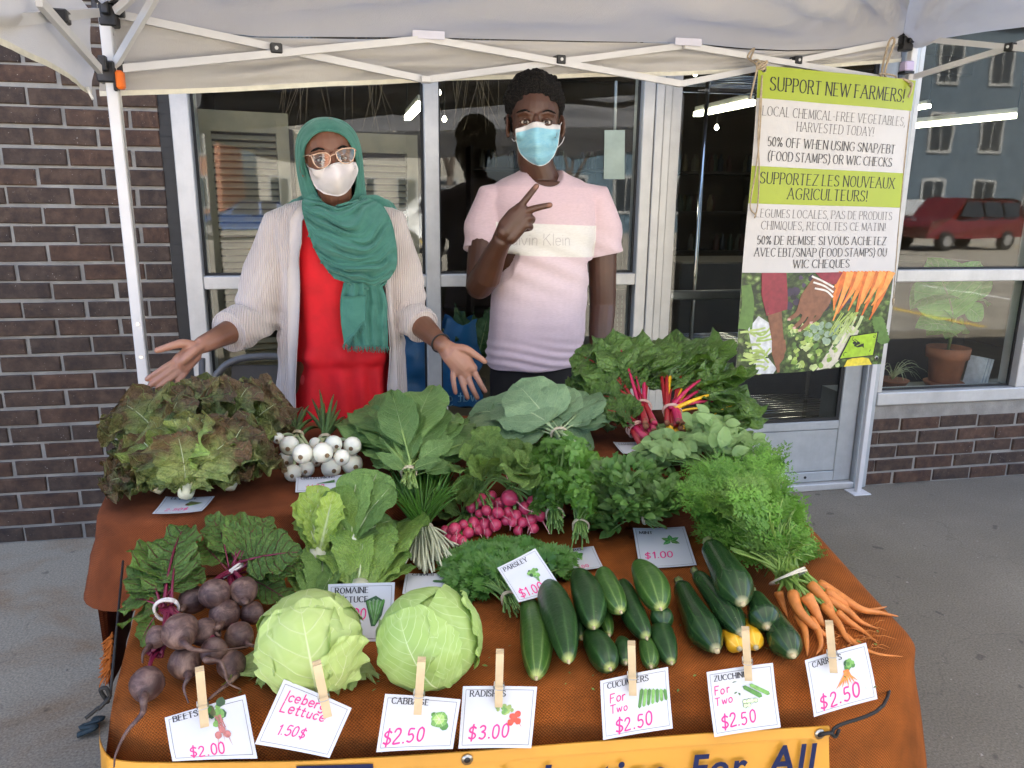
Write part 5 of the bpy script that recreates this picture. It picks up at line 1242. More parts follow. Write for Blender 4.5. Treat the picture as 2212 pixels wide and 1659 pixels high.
# ------------------------------------------------------------------ beets
def beet_leaf_set():
    m = mat_leaf('beet_blade',(.065,.15,.025),(.14,.25,.05),(.19,.02,.05),nv=7,vw=.16,rib=.07,vk=.9,trans=.2,rough=.38,bstr=.8)
    s = stem_mat('beet_stem',(.16,.008,.035)); return variants(6,'leaf',[m,s],p_beet,W=.25,pet=.28,ruf=.04,rf=2.4,arch=.6,fold=.15,rr=.015,seed=60,nx=12,ny=20,jag=.08,blister=.02),s
LVb,m_bst = beet_leaf_set()
def mat_beet():
    m,t,b = new_mat('beet_skin'); v = coords(t); oi = nd(t,'ShaderNodeObjectInfo')
    base = ramp(t,nz(t,v,45,6,.65,.6),[(.3,(.028,.012,.013)),(.48,(.085,.046,.038)),(.70,(.25,.17,.13))])
    base = mixc(t,1,base,ramp(t,oi.outputs['Random'],[(0,(.75,.65,.72)),(1,(1.2,1.1,1.0))]),'MULTIPLY')
    rg = nz(t,coords(t,'Object',(20,20,140)),1.2,3); base = mixc(t,ramp(t,rg,[(.55,(0,0,0)),(.7,(.6,.6,.6))]),base,(.15,.10,.085))
    lk(t,base,b.inputs['Base Color']); b.inputs['Roughness'].default_value = .55; bump(t,b,mixc(t,.5,nz(t,v,150,5,.7),rg),.7,.0015); return m
MAT['beet'] = mat_beet()
def bz(x,y): return 172.8+x*.3906,1123.2+y*.3906
# (x, y, size, lift, root direction (x,y px), root length px or list)
beetsA = [((745,410),165,.085,(.35,1),[]),((905,390),148,.080,(0,1),[(915,460),(870,430)]),((628,440),150,.060,(-1,.6),[(560,500),(545,490)]),((800,520),160,.055,(-.2,1),[(770,590),(745,610),(775,640),(765,555)]),((950,515),125,.045,(.8,.6),[]),((880,640),148,.038,(.5,1),[(940,690),(1055,725)])]
beetsB = [((430,645),118,.07,(-.5,1),[(350,740),(345,790)]),((555,615),188,.085,(.1,.9),[(575,680),(640,720),(800,718),(1000,688)]),((690,622),150,.055,(.6,.5),[]),((740,722),140,.05,(0,1),[(700,775),(770,780),(800,830),(820,900),(890,938)]),((580,790),168,.035,(.1,1),[(600,870),(575,930),(600,1012)]),((838,800),150,.026,(.3,1),[(860,870),(720,985),(700,1010)])]
beetsC = [((370,905),178,.036,(0,1),[(350,990),(345,1070),(260,1170),(200,1290),(188,1370)])]
def beets(lst,knot,lift,tips,label,nst=16):
    kx,ky = bz(*knot); K = atz(kx,ky,ZF+lift); r = thing('beet_bunch',label,'beets',K,'bunches of beets with leaves')
    for (x,y),d,lf_,rd,tail in lst:
        px,py = bz(x,y); c,rr = blob_at(px,py,d*.3906/2*1.07,ZF,lf_)
        right = _r; upv = _u; dd = (right*rd[0]-upv*rd[1]); tow = CAMV(c)
        if tail: q = bz(*tail[0]); tp0 = onpl(q[0],q[1],c+tow*rr*.7,tow); ax = (tp0-c).normalized()
        else: ax = (dd.normalized()*.8+tow*rnd(.1,.7)).normalized()
        m4 = Matrix.Translation(c) @ ax.to_track_quat('Z','Y').to_matrix().to_4x4(); b = MB(); prof = []
        for i in range(15):
            a = math.pi*(i/14); z = -math.cos(a); w_ = math.sin(a)**.9 if z < 0 else math.sin(a)**(.9)*(1-.18*z); prof.append((max(.002,rr*w_*.985),rr*z*(.90 if z < 0 else (1.0 if not tail else 1.12))))
        b.lathe(prof,22,M4=m4)
        b.v = [tuple(Vector(v)+(Vector(v)-c).normalized()*rr*(.035*fbm(((Vector(v)-c)/rr)*1.3+Vector((x,y,0)),1)+.008*fbm(((Vector(v)-c)/rr)*6+Vector((x,y,0)),1))) for v in b.v]
        o = loc_part(b,'beet',MAT['beet'],r)
        if tail:
            P = [c+ax*rr*.85]; z_ = c.z
            for k,q in enumerate(tail):
                px2,py2 = bz(*q); f = (k+1)/len(tail); zz_ = max(ZF+.004,c.z+rr*.6-f*f*(c.z-ZF)*.55) if k < len(tail)-1 or len(tail) > 3 else max(ZF+.004,c.z-rr*.2); pt = atz(px2,py2,zz_)
                if len(lst) == 1 and pt.y < 1.03: pt = aty(px2,py2,.985-.01*k)
                P.append(pt)
            P = catmull(P,6); b = MB(); n = len(P); b.tube(P,[rr*.26*(1-i/(n-1))**1.7+.0012 for i in range(n)],7); b.v = [tuple(Vector(v)-r.location) for v in b.v]; b.build('tap_root',MAT['beet'],o)
        nk = c-ax*rr*.9
        if len(lst) > 1 or True:
            for k in range(3):
                b = MB(); b.tube(bez(nk,(nk+K)/2+Vector((rnd(-.01,.01),0,.008)),K+Vector((rnd(-.010,.010),rnd(-.006,.006),rnd(-.008,.008))),6),.0028,5); loc_part(b,'stem',m_bst,r)
    for t in tips:
        e = atz(t[0],t[1],t[2]); off = Vector((rnd(-.012,.012),rnd(-.005,.008),rnd(-.010,.010))); add_leaf(r,LVb,K+off,e,ws=t[3] if len(t) > 3 else 1.25,roll=.5,facing=.8)
    return r,K
rA,KA = beets(beetsA,(845,285),.08,[(585,1110,.74),(520,1100,.75,1),(625,1150,.74,1.5),(655,1195,.72,1.4),(640,1245,.68,1.3),(600,1290,.63,1.1),(470,1130,.74,1.2),(430,1165,.72,1.2),(555,1130,.74,1.2),(500,1150,.72),(455,1105,.75,.9),(640,1310,.62,1),(480,1180,.70),(660,1225,.69,1.1),(540,1170,.70)],'larger beet bunch with a white band, its leaves fanning towards the romaine')
band(rA,KA,atz(*bz(760,150),.72)-KA,.020,m=M_('white_elastic',(.66,.60,.55),.5,.08,30,.1),w=.0024,turns=2)
rB,KB = beets(beetsB,(478,495),.07,[(400,1125,.74,.9),(325,1165,.72),(310,1205,.71),(345,1190,.72,1.3),(390,1180,.72),(275,1290,.66,1.4),(262,1350,.63,1.5),(300,1400,.61,1.2),(330,1240,.69,1.1),(305,1325,.66,1.2),(370,1220,.70),(430,1210,.70),(290,1255,.68,1.0)],'smaller beet bunch at the table corner with one long curling root')
band(rB,KB,atz(*bz(520,250),.68)-KB,.018,m=bpy.data.materials['white_elastic'],w=.0024,turns=2)
rC,KC = beets(beetsC,(405,755),.045,[],'lone muddy beet at the table edge, its long root hanging over the yellow banner')
for i in range(12):
    b = MB(); b.tube([KC+Vector((rnd(-.012,.012),0,rnd(-.01,.01))),KC+Vector((rnd(-.015,.015)-.002,.05+rnd(0,.02),rnd(.0,.02)))],.003,5); loc_part(b,'stem',m_bst,rC)

# ------------------------------------------------------------------ iceberg and cabbage
m_ice = mat_leaf('iceberg_blade',(.33,.45,.13),(.44,.55,.21),(.56,.62,.36),nv=5,vw=.14,rib=.04,vslope=2.5,trans=.12,rough=.42,bstr=.22)
m_cab = mat_leaf('cabbage_blade',(.25,.39,.10),(.35,.49,.16),(.56,.66,.38),nv=8,vw=.13,rib=.035,vslope=2.6,trans=.1,rough=.42,bstr=.12)
def head(name,label,px,py,pr,mat,seed,wraps,curl,sq=.9,bump_=.03,flare=.0):
    c,rr = blob_at(px,py,pr,ZF); c.z = ZF+rr*sq+.002; r = thing(name,label,'cabbage' if 'cabbage' in name else 'lettuce',(c.x,c.y,ZF),None); random.seed(seed)
    def surf(d,o=0): 
        n_ = Vector(d).normalized(); f = 1+bump_*fbm(n_*1.7+Vector((seed,0,0)))+bump_*.35*fbm(n_*5+Vector((0,seed,0))); return c+Vector((n_.x,n_.y,n_.z*sq))*(rr*f+o)
    b = MB(); P = []; UV = []
    for i in range(25):
        a = math.pi*i/24; row = []
        for k in range(36): g = 2*math.pi*k/36; row.append(surf((math.sin(a)*math.cos(g),math.sin(a)*math.sin(g),math.cos(a)),-.004)); UV.append((k/36,i/24))
        P.append(row)
    b.grid(P,uv=UV,close_u=True); loc_part(b,'heart',mat,r)
    for w_i,(dirv,orient,ext,wid,off,cu) in enumerate(wraps):
        # wrapper leaf: base point dirv, growing towards orient over angle ext, half width wid
        D = Vector(dirv).normalized(); T = Vector(orient); T = (T-D*T.dot(D)).normalized(); S = D.cross(T); b = MB(); P = []; UV = []; nx,ny = 18,20
        for j in range(ny+1):
            v = j/ny; A = ext*v; row = []
            for i in range(nx+1):
                u = i/nx*2-1; w = wid*(math.sin(math.pi*min(1,.12+v*.80))**.6)*(1+.16*fbm((v*9,u*2,w_i+seed)))
                e = max(abs(u)**4,max(0,(v-.7)/.3)**3); d = D*math.cos(A)+T*math.sin(A); d = (d*math.cos(w*u)+S*math.sin(w*u))
                oo = off+cu*e*(1+.9*math.sin(v*19+u*7+w_i)+.6*fbm((v*8,u*8,seed))) - .001*(1-e) + .0016*fbm((v*4,u*4,w_i*3+seed))
                row.append(surf(d,oo)); UV.append((i/nx,v))
            P.append(row)
        b.grid(P,uv=UV); loc_part(b,'wrapper_leaf',mat,r)
    return r,c,rr
F_ = CAMV(atz(667,1404,.67))
icr,icc,icrr = head('iceberg_lettuce','pale green iceberg lettuce head with torn curling outer leaves, beside the beets',667,1386,112,m_ice,3,
     [((-.6,.3,-1),(-1,-.3,.8),2.0,1.1,.002,.003),((.7,.2,-.9),(1,-.3,.6),2.0,1.1,.0035,.005),((.2,-.9,-.6),(-.15,.2,1),2.0,1.15,.0055,.003),((0,.9,-.6),(0,-.1,1),2.5,1.2,.0045,.002),((.45,-.9,-.5),(.5,.1,1),1.0,.5,.009,.006)],1,.94,.045)
cbr,cbc,cbrr = head('cabbage','round green cabbage with pale branching veins between lettuce and cucumbers',925,1375,107,m_cab,8,
     [((-.2,.8,-.9),(-.3,-.2,1),2.6,1.2,.0015,.0004),((-.6,-.2,-1),(-.4,-1,.6),2.1,1.2,.003,.0008),((.7,-.3,-.8),(.6,-.3,.9),2.2,1.15,.0045,.0022),((.1,-.9,-.6),(-.5,.2,1),1.8,.9,.0065,.0018),((.9,-.2,-.6),(.1,.2,1),1.5,.6,.0085,.003)],1,.96,.02)
random.seed(11)
# ragged outer leaves of the iceberg resting on the cloth
for bx,by,tx,ty,w_ in ((620,1440,545,1410,1.3),(620,1450,560,1455,1.0),(735,1450,795,1425,1.2),(720,1460,775,1470,.9),(690,1440,705,1478,1.0)):
    pb = atz(bx,by,ZF+.03); pt = atz(tx,ty,ZF+.018); 
    if not 'LVi' in globals(): LVi = variants(3,'outer_leaf',[m_ice,m_ror],p_obov,W=.55,pet=0,ruf=.10,rf=3,arch=-.6,fold=.3,rr=.02,nx=12,ny=18,jag=.4,seed=77,blister=.03)
    add_leaf(icr,LVi,pb,pt,ws=w_,name='outer_leaf',roll=.2)

# ------------------------------------------------------------------ cucumbers, zucchini, squash
def mat_cuke(name,c0,c1,stripe,nstr=9,blossom=(.45,.5,.15),rough=.34,wart=.6,sw=.25):
    m,t,b = new_mat(name); tc = nd(t,'ShaderNodeTexCoord'); se = nd(t,'ShaderNodeSeparateXYZ'); lk(t,tc.outputs['UV'],se.inputs[0]); ob = tc.outputs['Object']
    st = math_(t,'ABSOLUTE',math_(t,'SINE',math_(t,'ADD',math_(t,'MULTIPLY',se.outputs[0],3.14159*nstr),math_(t,'MULTIPLY',nz(t,ob,18,3),1.4))))
    fade = ramp(t,se.outputs[1],[(0,(0,0,0)),(.45,(.15,.15,.15)),(.95,(1,1,1))])
    base = ramp(t,nz(t,ob,25,5,.65),[(.3,c0),(.7,c1)])
    mk = math_(t,'MULTIPLY',math_(t,'POWER',math_(t,'SUBTRACT',1,st),3),1.0); mk = math_(t,'MULTIPLY',mk,math_(t,'ADD',fade,sw*.3))
    base = mixc(t,mk,base,stripe); sp = ramp(t,nz(t,ob,260,2),[(.66,(0,0,0)),(.72,(1,1,1))]); base = mixc(t,math_(t,'MULTIPLY',sp,.45),base,mul(stripe,.8))
    scr = ramp(t,nz(t,coords(t,'Object',(1,1,1)),55,6,.8,2),[(.64,(0,0,0)),(.68,(.5,.5,.5))]); base = mixc(t,scr,base,(.28,.28,.18))
    base = mixc(t,ramp(t,se.outputs[1],[(.96,(0,0,0)),(1,(1,1,1))]),base,blossom)
    lk(t,base,b.inputs['Base Color']); b.inputs['Roughness'].default_value = rough; b.inputs['Specular IOR Level'].default_value = .45
    bump(t,b,math_(t,'ADD',nz(t,ob,120,3),math_(t,'MULTIPLY',st,.25)),wart,.0012); return m
MAT['cuke'] = mat_cuke('cucumber_skin',(.009,.034,.008),(.020,.062,.014),(.05,.12,.03),7)
MAT['cukel'] = mat_cuke('light_cucumber_skin',(.025,.075,.012),(.05,.12,.02),(.15,.25,.06))
MAT['zuke'] = mat_cuke('zucchini_skin',(.009,.032,.010),(.018,.052,.014),(.04,.09,.025),12,(.5,.46,.25),.26,.15,.6)
MAT['squash'] = mat_cuke('yellow_squash_skin',(.72,.36,.01),(.82,.46,.02),(.85,.6,.1),8,(.3,.3,.05),.3,.1)
m_dry = M_('dry_stem',(.50,.42,.25),.8,.2,60,.4)
def cz(x,y): return 950.4+x*.5078,1140.5+y*.5078
def veg(name,label,cat,grp,A,B_,wd,la,lb,mat,prof='c',bend=.06):
    a = atz(*cz(*A),ZF+la); e = atz(*cz(*B_),ZF+lb); ax = (e-a); L = ax.length; ax.normalize(); r0_ = wd*.55/2*pxm((a+e)/2); a = a-ax*0; 
    r = thing(name,label,cat,(a+e)/2-Vector((0,0,r0_)),grp)
    side = ax.cross(Vector((0,0,1))).normalized(); n = 26; P = []; R = []; s = random.choice((-1,1))
    a = a+ax*r0_*.35; L -= r0_*.7; a = a-ax*r0_*.3; L += r0_*.6; ph = rnd(0,6)
    b = MB(); rows = []; UV = []; K = 22
    for i in range(n+1):
        t = i/n; c = a+ax*L*t+side*s*bend*L*math.sin(math.pi*t)*.5
        if prof == 'c': w = min(1,math.sin(math.pi*min(1,max(0,t)))**.42)*(.95+.06*math.sin(t*5+ph))
        else: w = (.62+.38*min(1,t*1.5)**1.2)*min(1,(math.sin(math.pi*(.14+.86*t))/.62))**.55
        if i == 0: w = .12 if prof == 'c' else .45
        if i == n: w = .08
        y = side; z = side.cross(ax).normalized(); z = -z if z.z < 0 else z; row = []
        for k in range(K):
            g = 2*math.pi*k/K; rib_ = 1+.022*math.cos(g*5+ph) if prof != 'c' else 1+.018*math.cos(g*3+ph)
            row.append(c+(y*math.cos(g)+z*math.sin(g))*r0_*w*rib_*(1+.02*fbm((t*4,math.cos(g),math.sin(g)+ph)))); UV.append((k/K,t))
        rows.append(row)
    b.grid(rows,uv=UV,close_u=True); i0 = n*K; b.f.append(tuple(range(K))[::-1]); b.f.append(tuple(i0+k for k in range(K))); b.m += [0,0]; body = loc_part(b,'skin',mat,r)
    c0 = a; b = MB()
    if prof == 'c': b.tube([e+ax*.0-ax*r0_*.12,e+ax*.004],[.0035,.0015],7); loc_part(b,'blossom_end',m_dry,r)
    else:
        b.tube([e-ax*r0_*.12,e+ax*.0015],[.0045,.004],8); loc_part(b,'blossom_end',m_dry,r)
        b = MB(); b.tube([c0+ax*.002,c0-ax*.012,c0-ax*.020],[r0_*.42,r0_*.30,r0_*.34],6); loc_part(b,'stem',stem_mat('zucchini_stem',(.16,.20,.08)) if 'zucchini_stem' not in bpy.data.materials else bpy.data.materials['zucchini_stem'],r)
    return r
CU = 'cucumbers heaped beside the cabbage'; ZU = 'zucchini heaped behind their price card'
cl = 'cukel'
for A,B_,w_,la,lb,m,l in (
    ((372,295),(410,640),132,.03,.026,'cukel','striped lighter cucumber lying leftmost in the heap, nearest the cabbage'),
    ((440,215),(548,570),138,.055,.05,'cuke','long very dark cucumber resting on the leftmost one'),
    ((565,360),(605,470),76,.022,.022,'cuke','dark cucumber end peeping out below the parsley card'),
    ((585,180),(655,425),132,.06,.055,'cuke','plump cucumber on top of the heap, second from the left at the back'),
    ((690,280),(720,458),74,.03,.026,'cukel','slim light green cucumber squeezed under the plump one'),
    ((630,440),(725,600),128,.026,.026,'cuke','blackish green cucumber lying in shade in the middle front'),
    ((690,175),(770,358),112,.065,.06,'cukel','short bright cucumber on top in the middle of the heap'),
    ((770,470),(790,575),84,.022,.022,'cuke','striped dark cucumber end between the middle ones'),
    ((775,225),(880,470),108,.045,.04,'cuke','dark cucumber lying beneath the big one near the right back'),
    ((838,145),(940,345),132,.07,.065,'cukel','big glossy cucumber at the right top of the heap, below the mint card'),
    ((940,340),(952,420),92,.045,.04,'cuke','stubby cucumber end under the big glossy one'),
    ((935,400),(985,575),108,.026,.026,'cuke','cucumber at the right end of the heap, beside the zucchini'),
    ((870,470),(898,592),84,.024,.022,'cukel','light striped cucumber end just above the cucumber card')):
    veg('cucumber',l,'cucumber',CU,A,B_,w_,la,lb,MAT[m])
for A,B_,w_,la,lb,m,n_,l in (
    ((1025,245),(1180,525),128,.034,.030,'zuke','zucchini','leftmost zucchini with its pale star-shaped end facing forward'),
    ((1095,200),(1285,455),108,.046,.042,'zuke','zucchini','slim dark zucchini lying second from the left'),
    ((1150,75),(1290,325),146,.085,.075,'zuke','zucchini','largest zucchini on top of the pile with a yellowish patch'),
    ((1335,290),(1395,425),122,.055,.045,'zuke','zucchini','short zucchini end just below the largest one'),
    ((1400,350),(1505,545),126,.030,.030,'zuke','zucchini','rightmost zucchini lying against the carrots')):
    veg(n_,l,'zucchini',ZU,A,B_,w_,la,lb,MAT[m],'z',.03)
veg('yellow_squash','bright yellow squash under the dark zucchini, left half','squash','yellow squash under the zucchini',(1215,440),(1275,515),76,.022,.022,MAT['squash'],'z',0)
veg('yellow_squash','yellow squash end showing right of its wooden clothespin','squash','yellow squash under the zucchini',(1300,400),(1345,510),82,.024,.022,MAT['squash'],'z',0)
# ------------------------------------------------------------------ carrots
m_car = M_('carrot_skin',(.58,.20,.045),.5,.22,45,.35,spec=.4,sss=.08); m_fr = mat_leaf('carrot_frond',(.075,.20,.022),(.14,.31,.045),(.2,.3,.08),nv=1,trans=.25,rough=.5)
m_cst = stem_mat('carrot_stalk',(.19,.31,.06))
def ring_bump(b,c): pass
def carrot(root,a,pts,r0_,nm='carrot'):
    P = catmull([a]+pts,6); n = len(P); b = MB(); b.tube(P,[r0_*(.80 if i == 0 else 1)*((1-(i/(n-1)))**.75*.93+.05)*(1+.03*fbm((i*1.7,r0_*900,0))) for i in range(n)],12)
    o = loc_part(b,nm,m_car,root); return o
def cpts(l): return [cz(*p) for p in l]
def carrots(label,knot,crowns,kz=.05):
    kx,ky = cz(*knot); K = atz(kx,ky,ZF+kz); r = thing('carrot_bunch',label,'carrots',K,'bunches of carrots')
    for crown,path,w_,h in crowns:
        cx_,cy_ = cz(*crown); a = atz(cx_,cy_,ZF+h); L = len(path)
        pts = [atz(*cz(*q),max(ZF+.006,ZF+h*(1-(i+1)/L))) for i,q in enumerate(path)]; carrot(r,a,pts,w_*.5078/2*pxm(a))
        for k in range(4):
            b = MB(); b.tube(bez(a,(a+K)/2+Vector((0,0,.006)),K+Vector((rnd(-.014,.014),rnd(-.004,.004),rnd(-.008,.012))),5),[.0026,.0024,.0022,.0022,.0022],5); loc_part(b,'stalk',m_cst,r)
    return r,K
crA,KA_ = carrots('front carrot bunch held by a pale rubber band, roots fanning to the right',(1478,208),[
    ((1500,275),[(1520,340),(1570,400),(1630,450),(1690,495)],56,.05),((1555,285),[(1590,340),(1620,400),(1640,420)],60,.055),((1440,270),[(1455,320),(1480,380)],46,.035),
    ((1575,240),[(1640,310),(1680,390),(1740,470)],54,.045),((1520,370),[(1550,430),(1560,500),(1562,545)],42,.022),((1575,385),[(1610,440),(1620,500),(1600,540)],40,.022),((1630,330),[(1690,400),(1730,470),(1765,500)],40,.03)])
crB_,KB_ = carrots('rear carrot bunch whose thin root tips reach past the cloth edge',(1530,190),[
    ((1610,235),[(1700,290),(1790,345),(1870,360),(1950,376)],48,.04),((1640,270),[(1720,320),(1810,350),(1900,335)],46,.035),((1640,300),[(1730,350),(1790,400),(1866,430)],44,.028),((1690,360),[(1740,400),(1800,440),(1862,490)],38,.02),((1720,450),[(1780,500),(1860,535),(1968,547)],24,.012)],.045)
b = MB()
for i in range(60):
    p = atz(*cz(rnd(1600,1850),rnd(400,520)),ZF+.006); d = Vector((rnd(-.02,.03),rnd(-.03,.01),rnd(0,.006))); b.tube([p,p+d*.5+Vector((0,0,.004)),p+d],[.0008,.0006,.0002],3)
o = loc_part(b,'rootlets',m_car,crB_); o['kind'] = 'stuff'
band(crA,KA_,atz(*cz(1380,0),ZF+.12)-KA_,.034,m=M_('cream_elastic',(.62,.58,.46),.5,.08,30,.1),w=.0022,turns=2)
# feathery fronds
def frond(mb,base,d,up,L,seed=0):
    R = random.Random(seed); d = d.normalized(); x = d.cross(up).normalized(); z = x.cross(d); bend = R.uniform(-.3,.5)
    def sp(s): return base+d*L*s-z*(bend*L*s*s*.5)
    n = 7; mb.tube([sp(0),sp(.5),sp(1)],[.0011,.0008,.0004],3)
    for i in range(1,n+1):
        s = .22+.78*i/n; p = sp(s)
        for sd_ in (-1,1):
            l = L*.42*(1-.65*(s-.22)/.78)*R.uniform(.8,1.2); dd = (d*.75+x*sd_*.9+z*R.uniform(-.2,.5)).normalized(); q = p+dd*l; y = dd.cross(z).normalized()
            w = l*.035; i0 = len(mb.v)
            mb.add([p-y*w,p+y*w,q+y*w*.5,q-y*w*.5],[(0,1,2,3)])
            for k in range(1,5):
                pp = p+dd*l*(k/4.2)
                for s2 in (-1,1):
                    d2 = (dd*.8+y*s2*.8+z*R.uniform(-.3,.5)).normalized(); l2 = l*.34*(1.1-k/6); w2 = l2*.34; qq = pp+d2*l2; e = d2.cross(z).normalized()
                    mb.add([pp,pp+d2*l2*.5+e*w2,qq,pp+d2*l2*.5-e*w2],[(0,1,2,3)])
frond_me = []
for k in range(9):
    mb = MB(); frond(mb,Vector((0,0,0)),Vector((0,1,0)),Vector((0,0,1)),1.0,k); mb.uv = [(.3,.3)]*len(mb.v)
    # thicken rachis for unit length scale
    frond_me.append((np.array(mb.v),mb.f))
def add_inst(acc,tmpl,M4):
    V,F = tmpl; A = np.array(M4); W_ = V@A[:3,:3].T+A[:3,3]; o = acc[2]; acc[0].append(W_); acc[1].extend([tuple(i+o for i in f) for f in F]); acc[2] += len(V)
def fin_inst(acc,name,mats,root,kind='stuff',smooth=True):
    mb = MB(); W_ = np.concatenate(acc[0])-np.array(root.location); mb.v = [tuple(v) for v in W_.tolist()]; mb.f = acc[1]; mb.m = [0]*len(acc[1]); mb.uv = [(.3,.4)]*len(mb.v)
    o = mb.build(name,mats,root,smooth); o['kind'] = kind; return o
acc = [[],[],0]; acc2 = [[],[],0]; random.seed(5)
stk = MB()
# carrot greens mound: polygon in picture coordinates, height above the tables
cg = [((1650,1115),(60,34),ZF+.07,.09,260),((1700,1165),(30,30),ZF+.06,.07,90),((1600,1060),(95,55),ZB,.08,260),((1580,1125),(55,55),ZF+.02,.09,150),((1650,1150),(62,62),ZF+.02,.10,260),((1560,1030),(60,42),ZB,.06,130),((1690,1140),(38,50),ZF+.05,.07,120),((1530,1080),(30,40),ZF+.06,.06,80),((1720,1195),(20,30),ZF,.04,50),((1640,1010),(50,25),ZB,.06,90)]
for (cx,cy),(rx,ry),z0,H,n in cg:
    for i in range(int(n*.34)):
        a,b_ = disc(); p = mound(cx,cy,rx,ry,z0,H,a,b_,rnd(.55,1.05)); out = (p-KA_); out.z = 0; d = (out.normalized()+Vector((rnd(-.9,.9),rnd(-.7,.9),rnd(-.25,.75)))).normalized()
        L = rnd(.065,.105); up = (CAMV(p)*.6+Vector((0,0,1))).normalized(); m4 = basis(p-d*L*.5,d,up+Vector((rnd(-.5,.5),rnd(-.5,.5),0)))@Matrix.Diagonal((L,L,L,1))
        add_inst(acc if i % 2 else acc2,random.choice(frond_me),m4)
        if i % 3 == 0: stk.tube(bez(KA_+Vector((rnd(-.02,.02),0,rnd(-.01,.02))),(KA_+p)/2+Vector((0,0,.03)),p-d*L*.5,6),[.0022,.002,.0018,.0015,.0013,.001],4)
for i in range(90):
    tx,ty = rnd(1575,1715),rnd(1125,1195); p = atz(tx,ty,ZF+.10); stk.tube(bez(KA_+Vector((rnd(-.024,.024),0,rnd(-.012,.016))),(KA_+p)/2+Vector((0,0,.012)),p,6),[.0026,.0028,.0028,.0025,.002,.0015],5)
fin_inst(acc,'fronds',m_fr,crA); fin_inst(acc2,'fronds',m_fr,crB_); loc_part(stk,'stalks',m_cst,crA)['kind'] = 'stuff'

# ------------------------------------------------------------------ small-leaved herbs
def lobed(n=3,seed=0,jag=.25,pts=7):
    """flat leaf of n lobed fans, unit size, along +Y"""
    R = random.Random(seed); V = []; F = []
    for k in range(n):
        a = (k-(n-1)/2)*(1.15 if n > 1 else 0); c,s = math.cos(a),math.sin(a); o = len(V); L = 1.0 if k == n//2 else .85
        base = [(0,.12,0)]; 
        for i in range(pts):
            t = -1.0+2*i/(pts-1); r_ = L*(.62+.38*(1 if i % 2 == 0 else 1-jag*2)); g = t*.85; base.append((math.sin(g)*r_*.72,.12+math.cos(g)*r_*.80,.10*abs(t)+R.uniform(-.04,.04)))
        for x,y,z in base: V.append((x*c+y*s,-x*s+y*c,z))
        F += [(o,o+i+2,o+i+1) for i in range(pts-1)]
    return np.array(V),F
def oval(seed=0,w=.32,nx=3,ny=6,cup=.25,arch=.5):
    R = random.Random(seed); V = []; F = []; b1 = R.uniform(-.15,.15)
    for j in range(ny+1):
        v = j/ny; W_ = w*max(0,math.sin(math.pi*v**.85))**.8
        for i in range(nx+1):
            u = i/nx*2-1; V.append((u*W_+b1*v*v,v,cup*abs(u)*W_-arch*(v-.4)**2*.6+R.uniform(-.012,.012)))
    for j in range(ny):
        for i in range(nx): a = j*(nx+1)+i; F.append((a,a+1,a+nx+2,a+nx+1))
    return np.array(V),F
T_cil = [lobed(3,k,.3) for k in range(6)]; T_par = [lobed(3,k+9,.42,9) for k in range(6)]; T_mint = [oval(k,.30) for k in range(5)]; T_bas = [oval(k+20,.33,4,8,.3,.7) for k in range(5)]
m_cil = mat_leaf('cilantro_leaf',(.075,.19,.025),(.13,.29,.045),(.2,.35,.1),nv=1,trans=.25,rough=.42)
m_par = mat_leaf('parsley_leaf',(.05,.15,.022),(.10,.24,.045),(.15,.26,.1),nv=1,trans=.2,rough=.38)
m_min = mat_leaf('mint_leaf',(.06,.15,.03),(.12,.25,.05),(.2,.3,.12),nv=1,trans=.2,rough=.5)
m_bas = mat_leaf('basil_leaf',(.14,.24,.085),(.20,.32,.12),(.28,.38,.18),nv=6,trans=.2,rough=.5)
m_hst = stem_mat('herb_stem',(.16,.28,.07))
def herb(name,label,cat,grp,knot,kz,mounds,T,m,size,stems=40,spread=1.0,cutlen=.03,bandr=.016,updown=(-.3,.6),stubs=True,face=.6,stuffname='leaves'):
    K = atz(*knot,kz); r = thing(name,label,cat,K,grp); acc = [[],[],0]; s_ = MB(); cen = Vector((0,0,0)); cn = 0
    for (cx,cy),(rx,ry),z0,H,n in mounds:
        for i in range(n):
            a,b_ = disc(); p = mound(cx,cy,rx,ry,z0,H,a,b_,rnd(.5,1.05)); out = (p-K); out = out.normalized() if out.length > 1e-4 else Vector((0,1,0)); cen += p; cn += 1
            d = (out*.8+Vector((rnd(-1,1)*spread,rnd(-1,1)*spread,rnd(*updown)))).normalized(); L = size*rnd(.65,1.2)
            up = (CAMV(p)*face+Vector((0,0,1))+Vector((rnd(-.5,.5),rnd(-.5,.5),0))).normalized(); m4 = basis(p,d,up)@Matrix.Diagonal((L,L,L,1)); add_inst(acc,random.choice(T),m4)
            if i % max(1,int(n*len(mounds)/stems)) == 0: s_.tube(bez(K+Vector((rnd(-bandr,bandr)*.7,0,rnd(-bandr,bandr)*.7)),(K+p)/2+Vector((0,0,.02)),p,6),[.0018,.0018,.0016,.0014,.0012,.0009],4)
    cen /= max(1,cn); ax = (K-cen).normalized(); ax.z = -.05; ax.normalize()
    if stubs:
        for i in range(34):
            o = Vector((rnd(-1,1),0,rnd(-1,1)))*bandr*.7; s_.tube([K+o-ax*.015,K+o*.95,K+o*1.6+ax*cutlen*rnd(.7,1.25)],[.0017,.0018,.0016],4)
    fin_inst(acc,stuffname,m,r); loc_part(s_,'stems',m_hst,r)['kind'] = 'stuff'
    if bandr: band(r,K,ax,bandr)
    return r
herb('cilantro_bunch','left cilantro bunch in front of the collards, tied with a rubber band','cilantro','cilantro bunches',(1198,1112),ZF+.055,[((1195,1010),(52,62),ZF+.08,.07,330),((1180,1070),(45,40),ZF+.04,.06,120),((1215,960),(45,30),ZB,.06,110)],T_cil,m_cil,.018,60,cutlen=.055,bandr=.019)
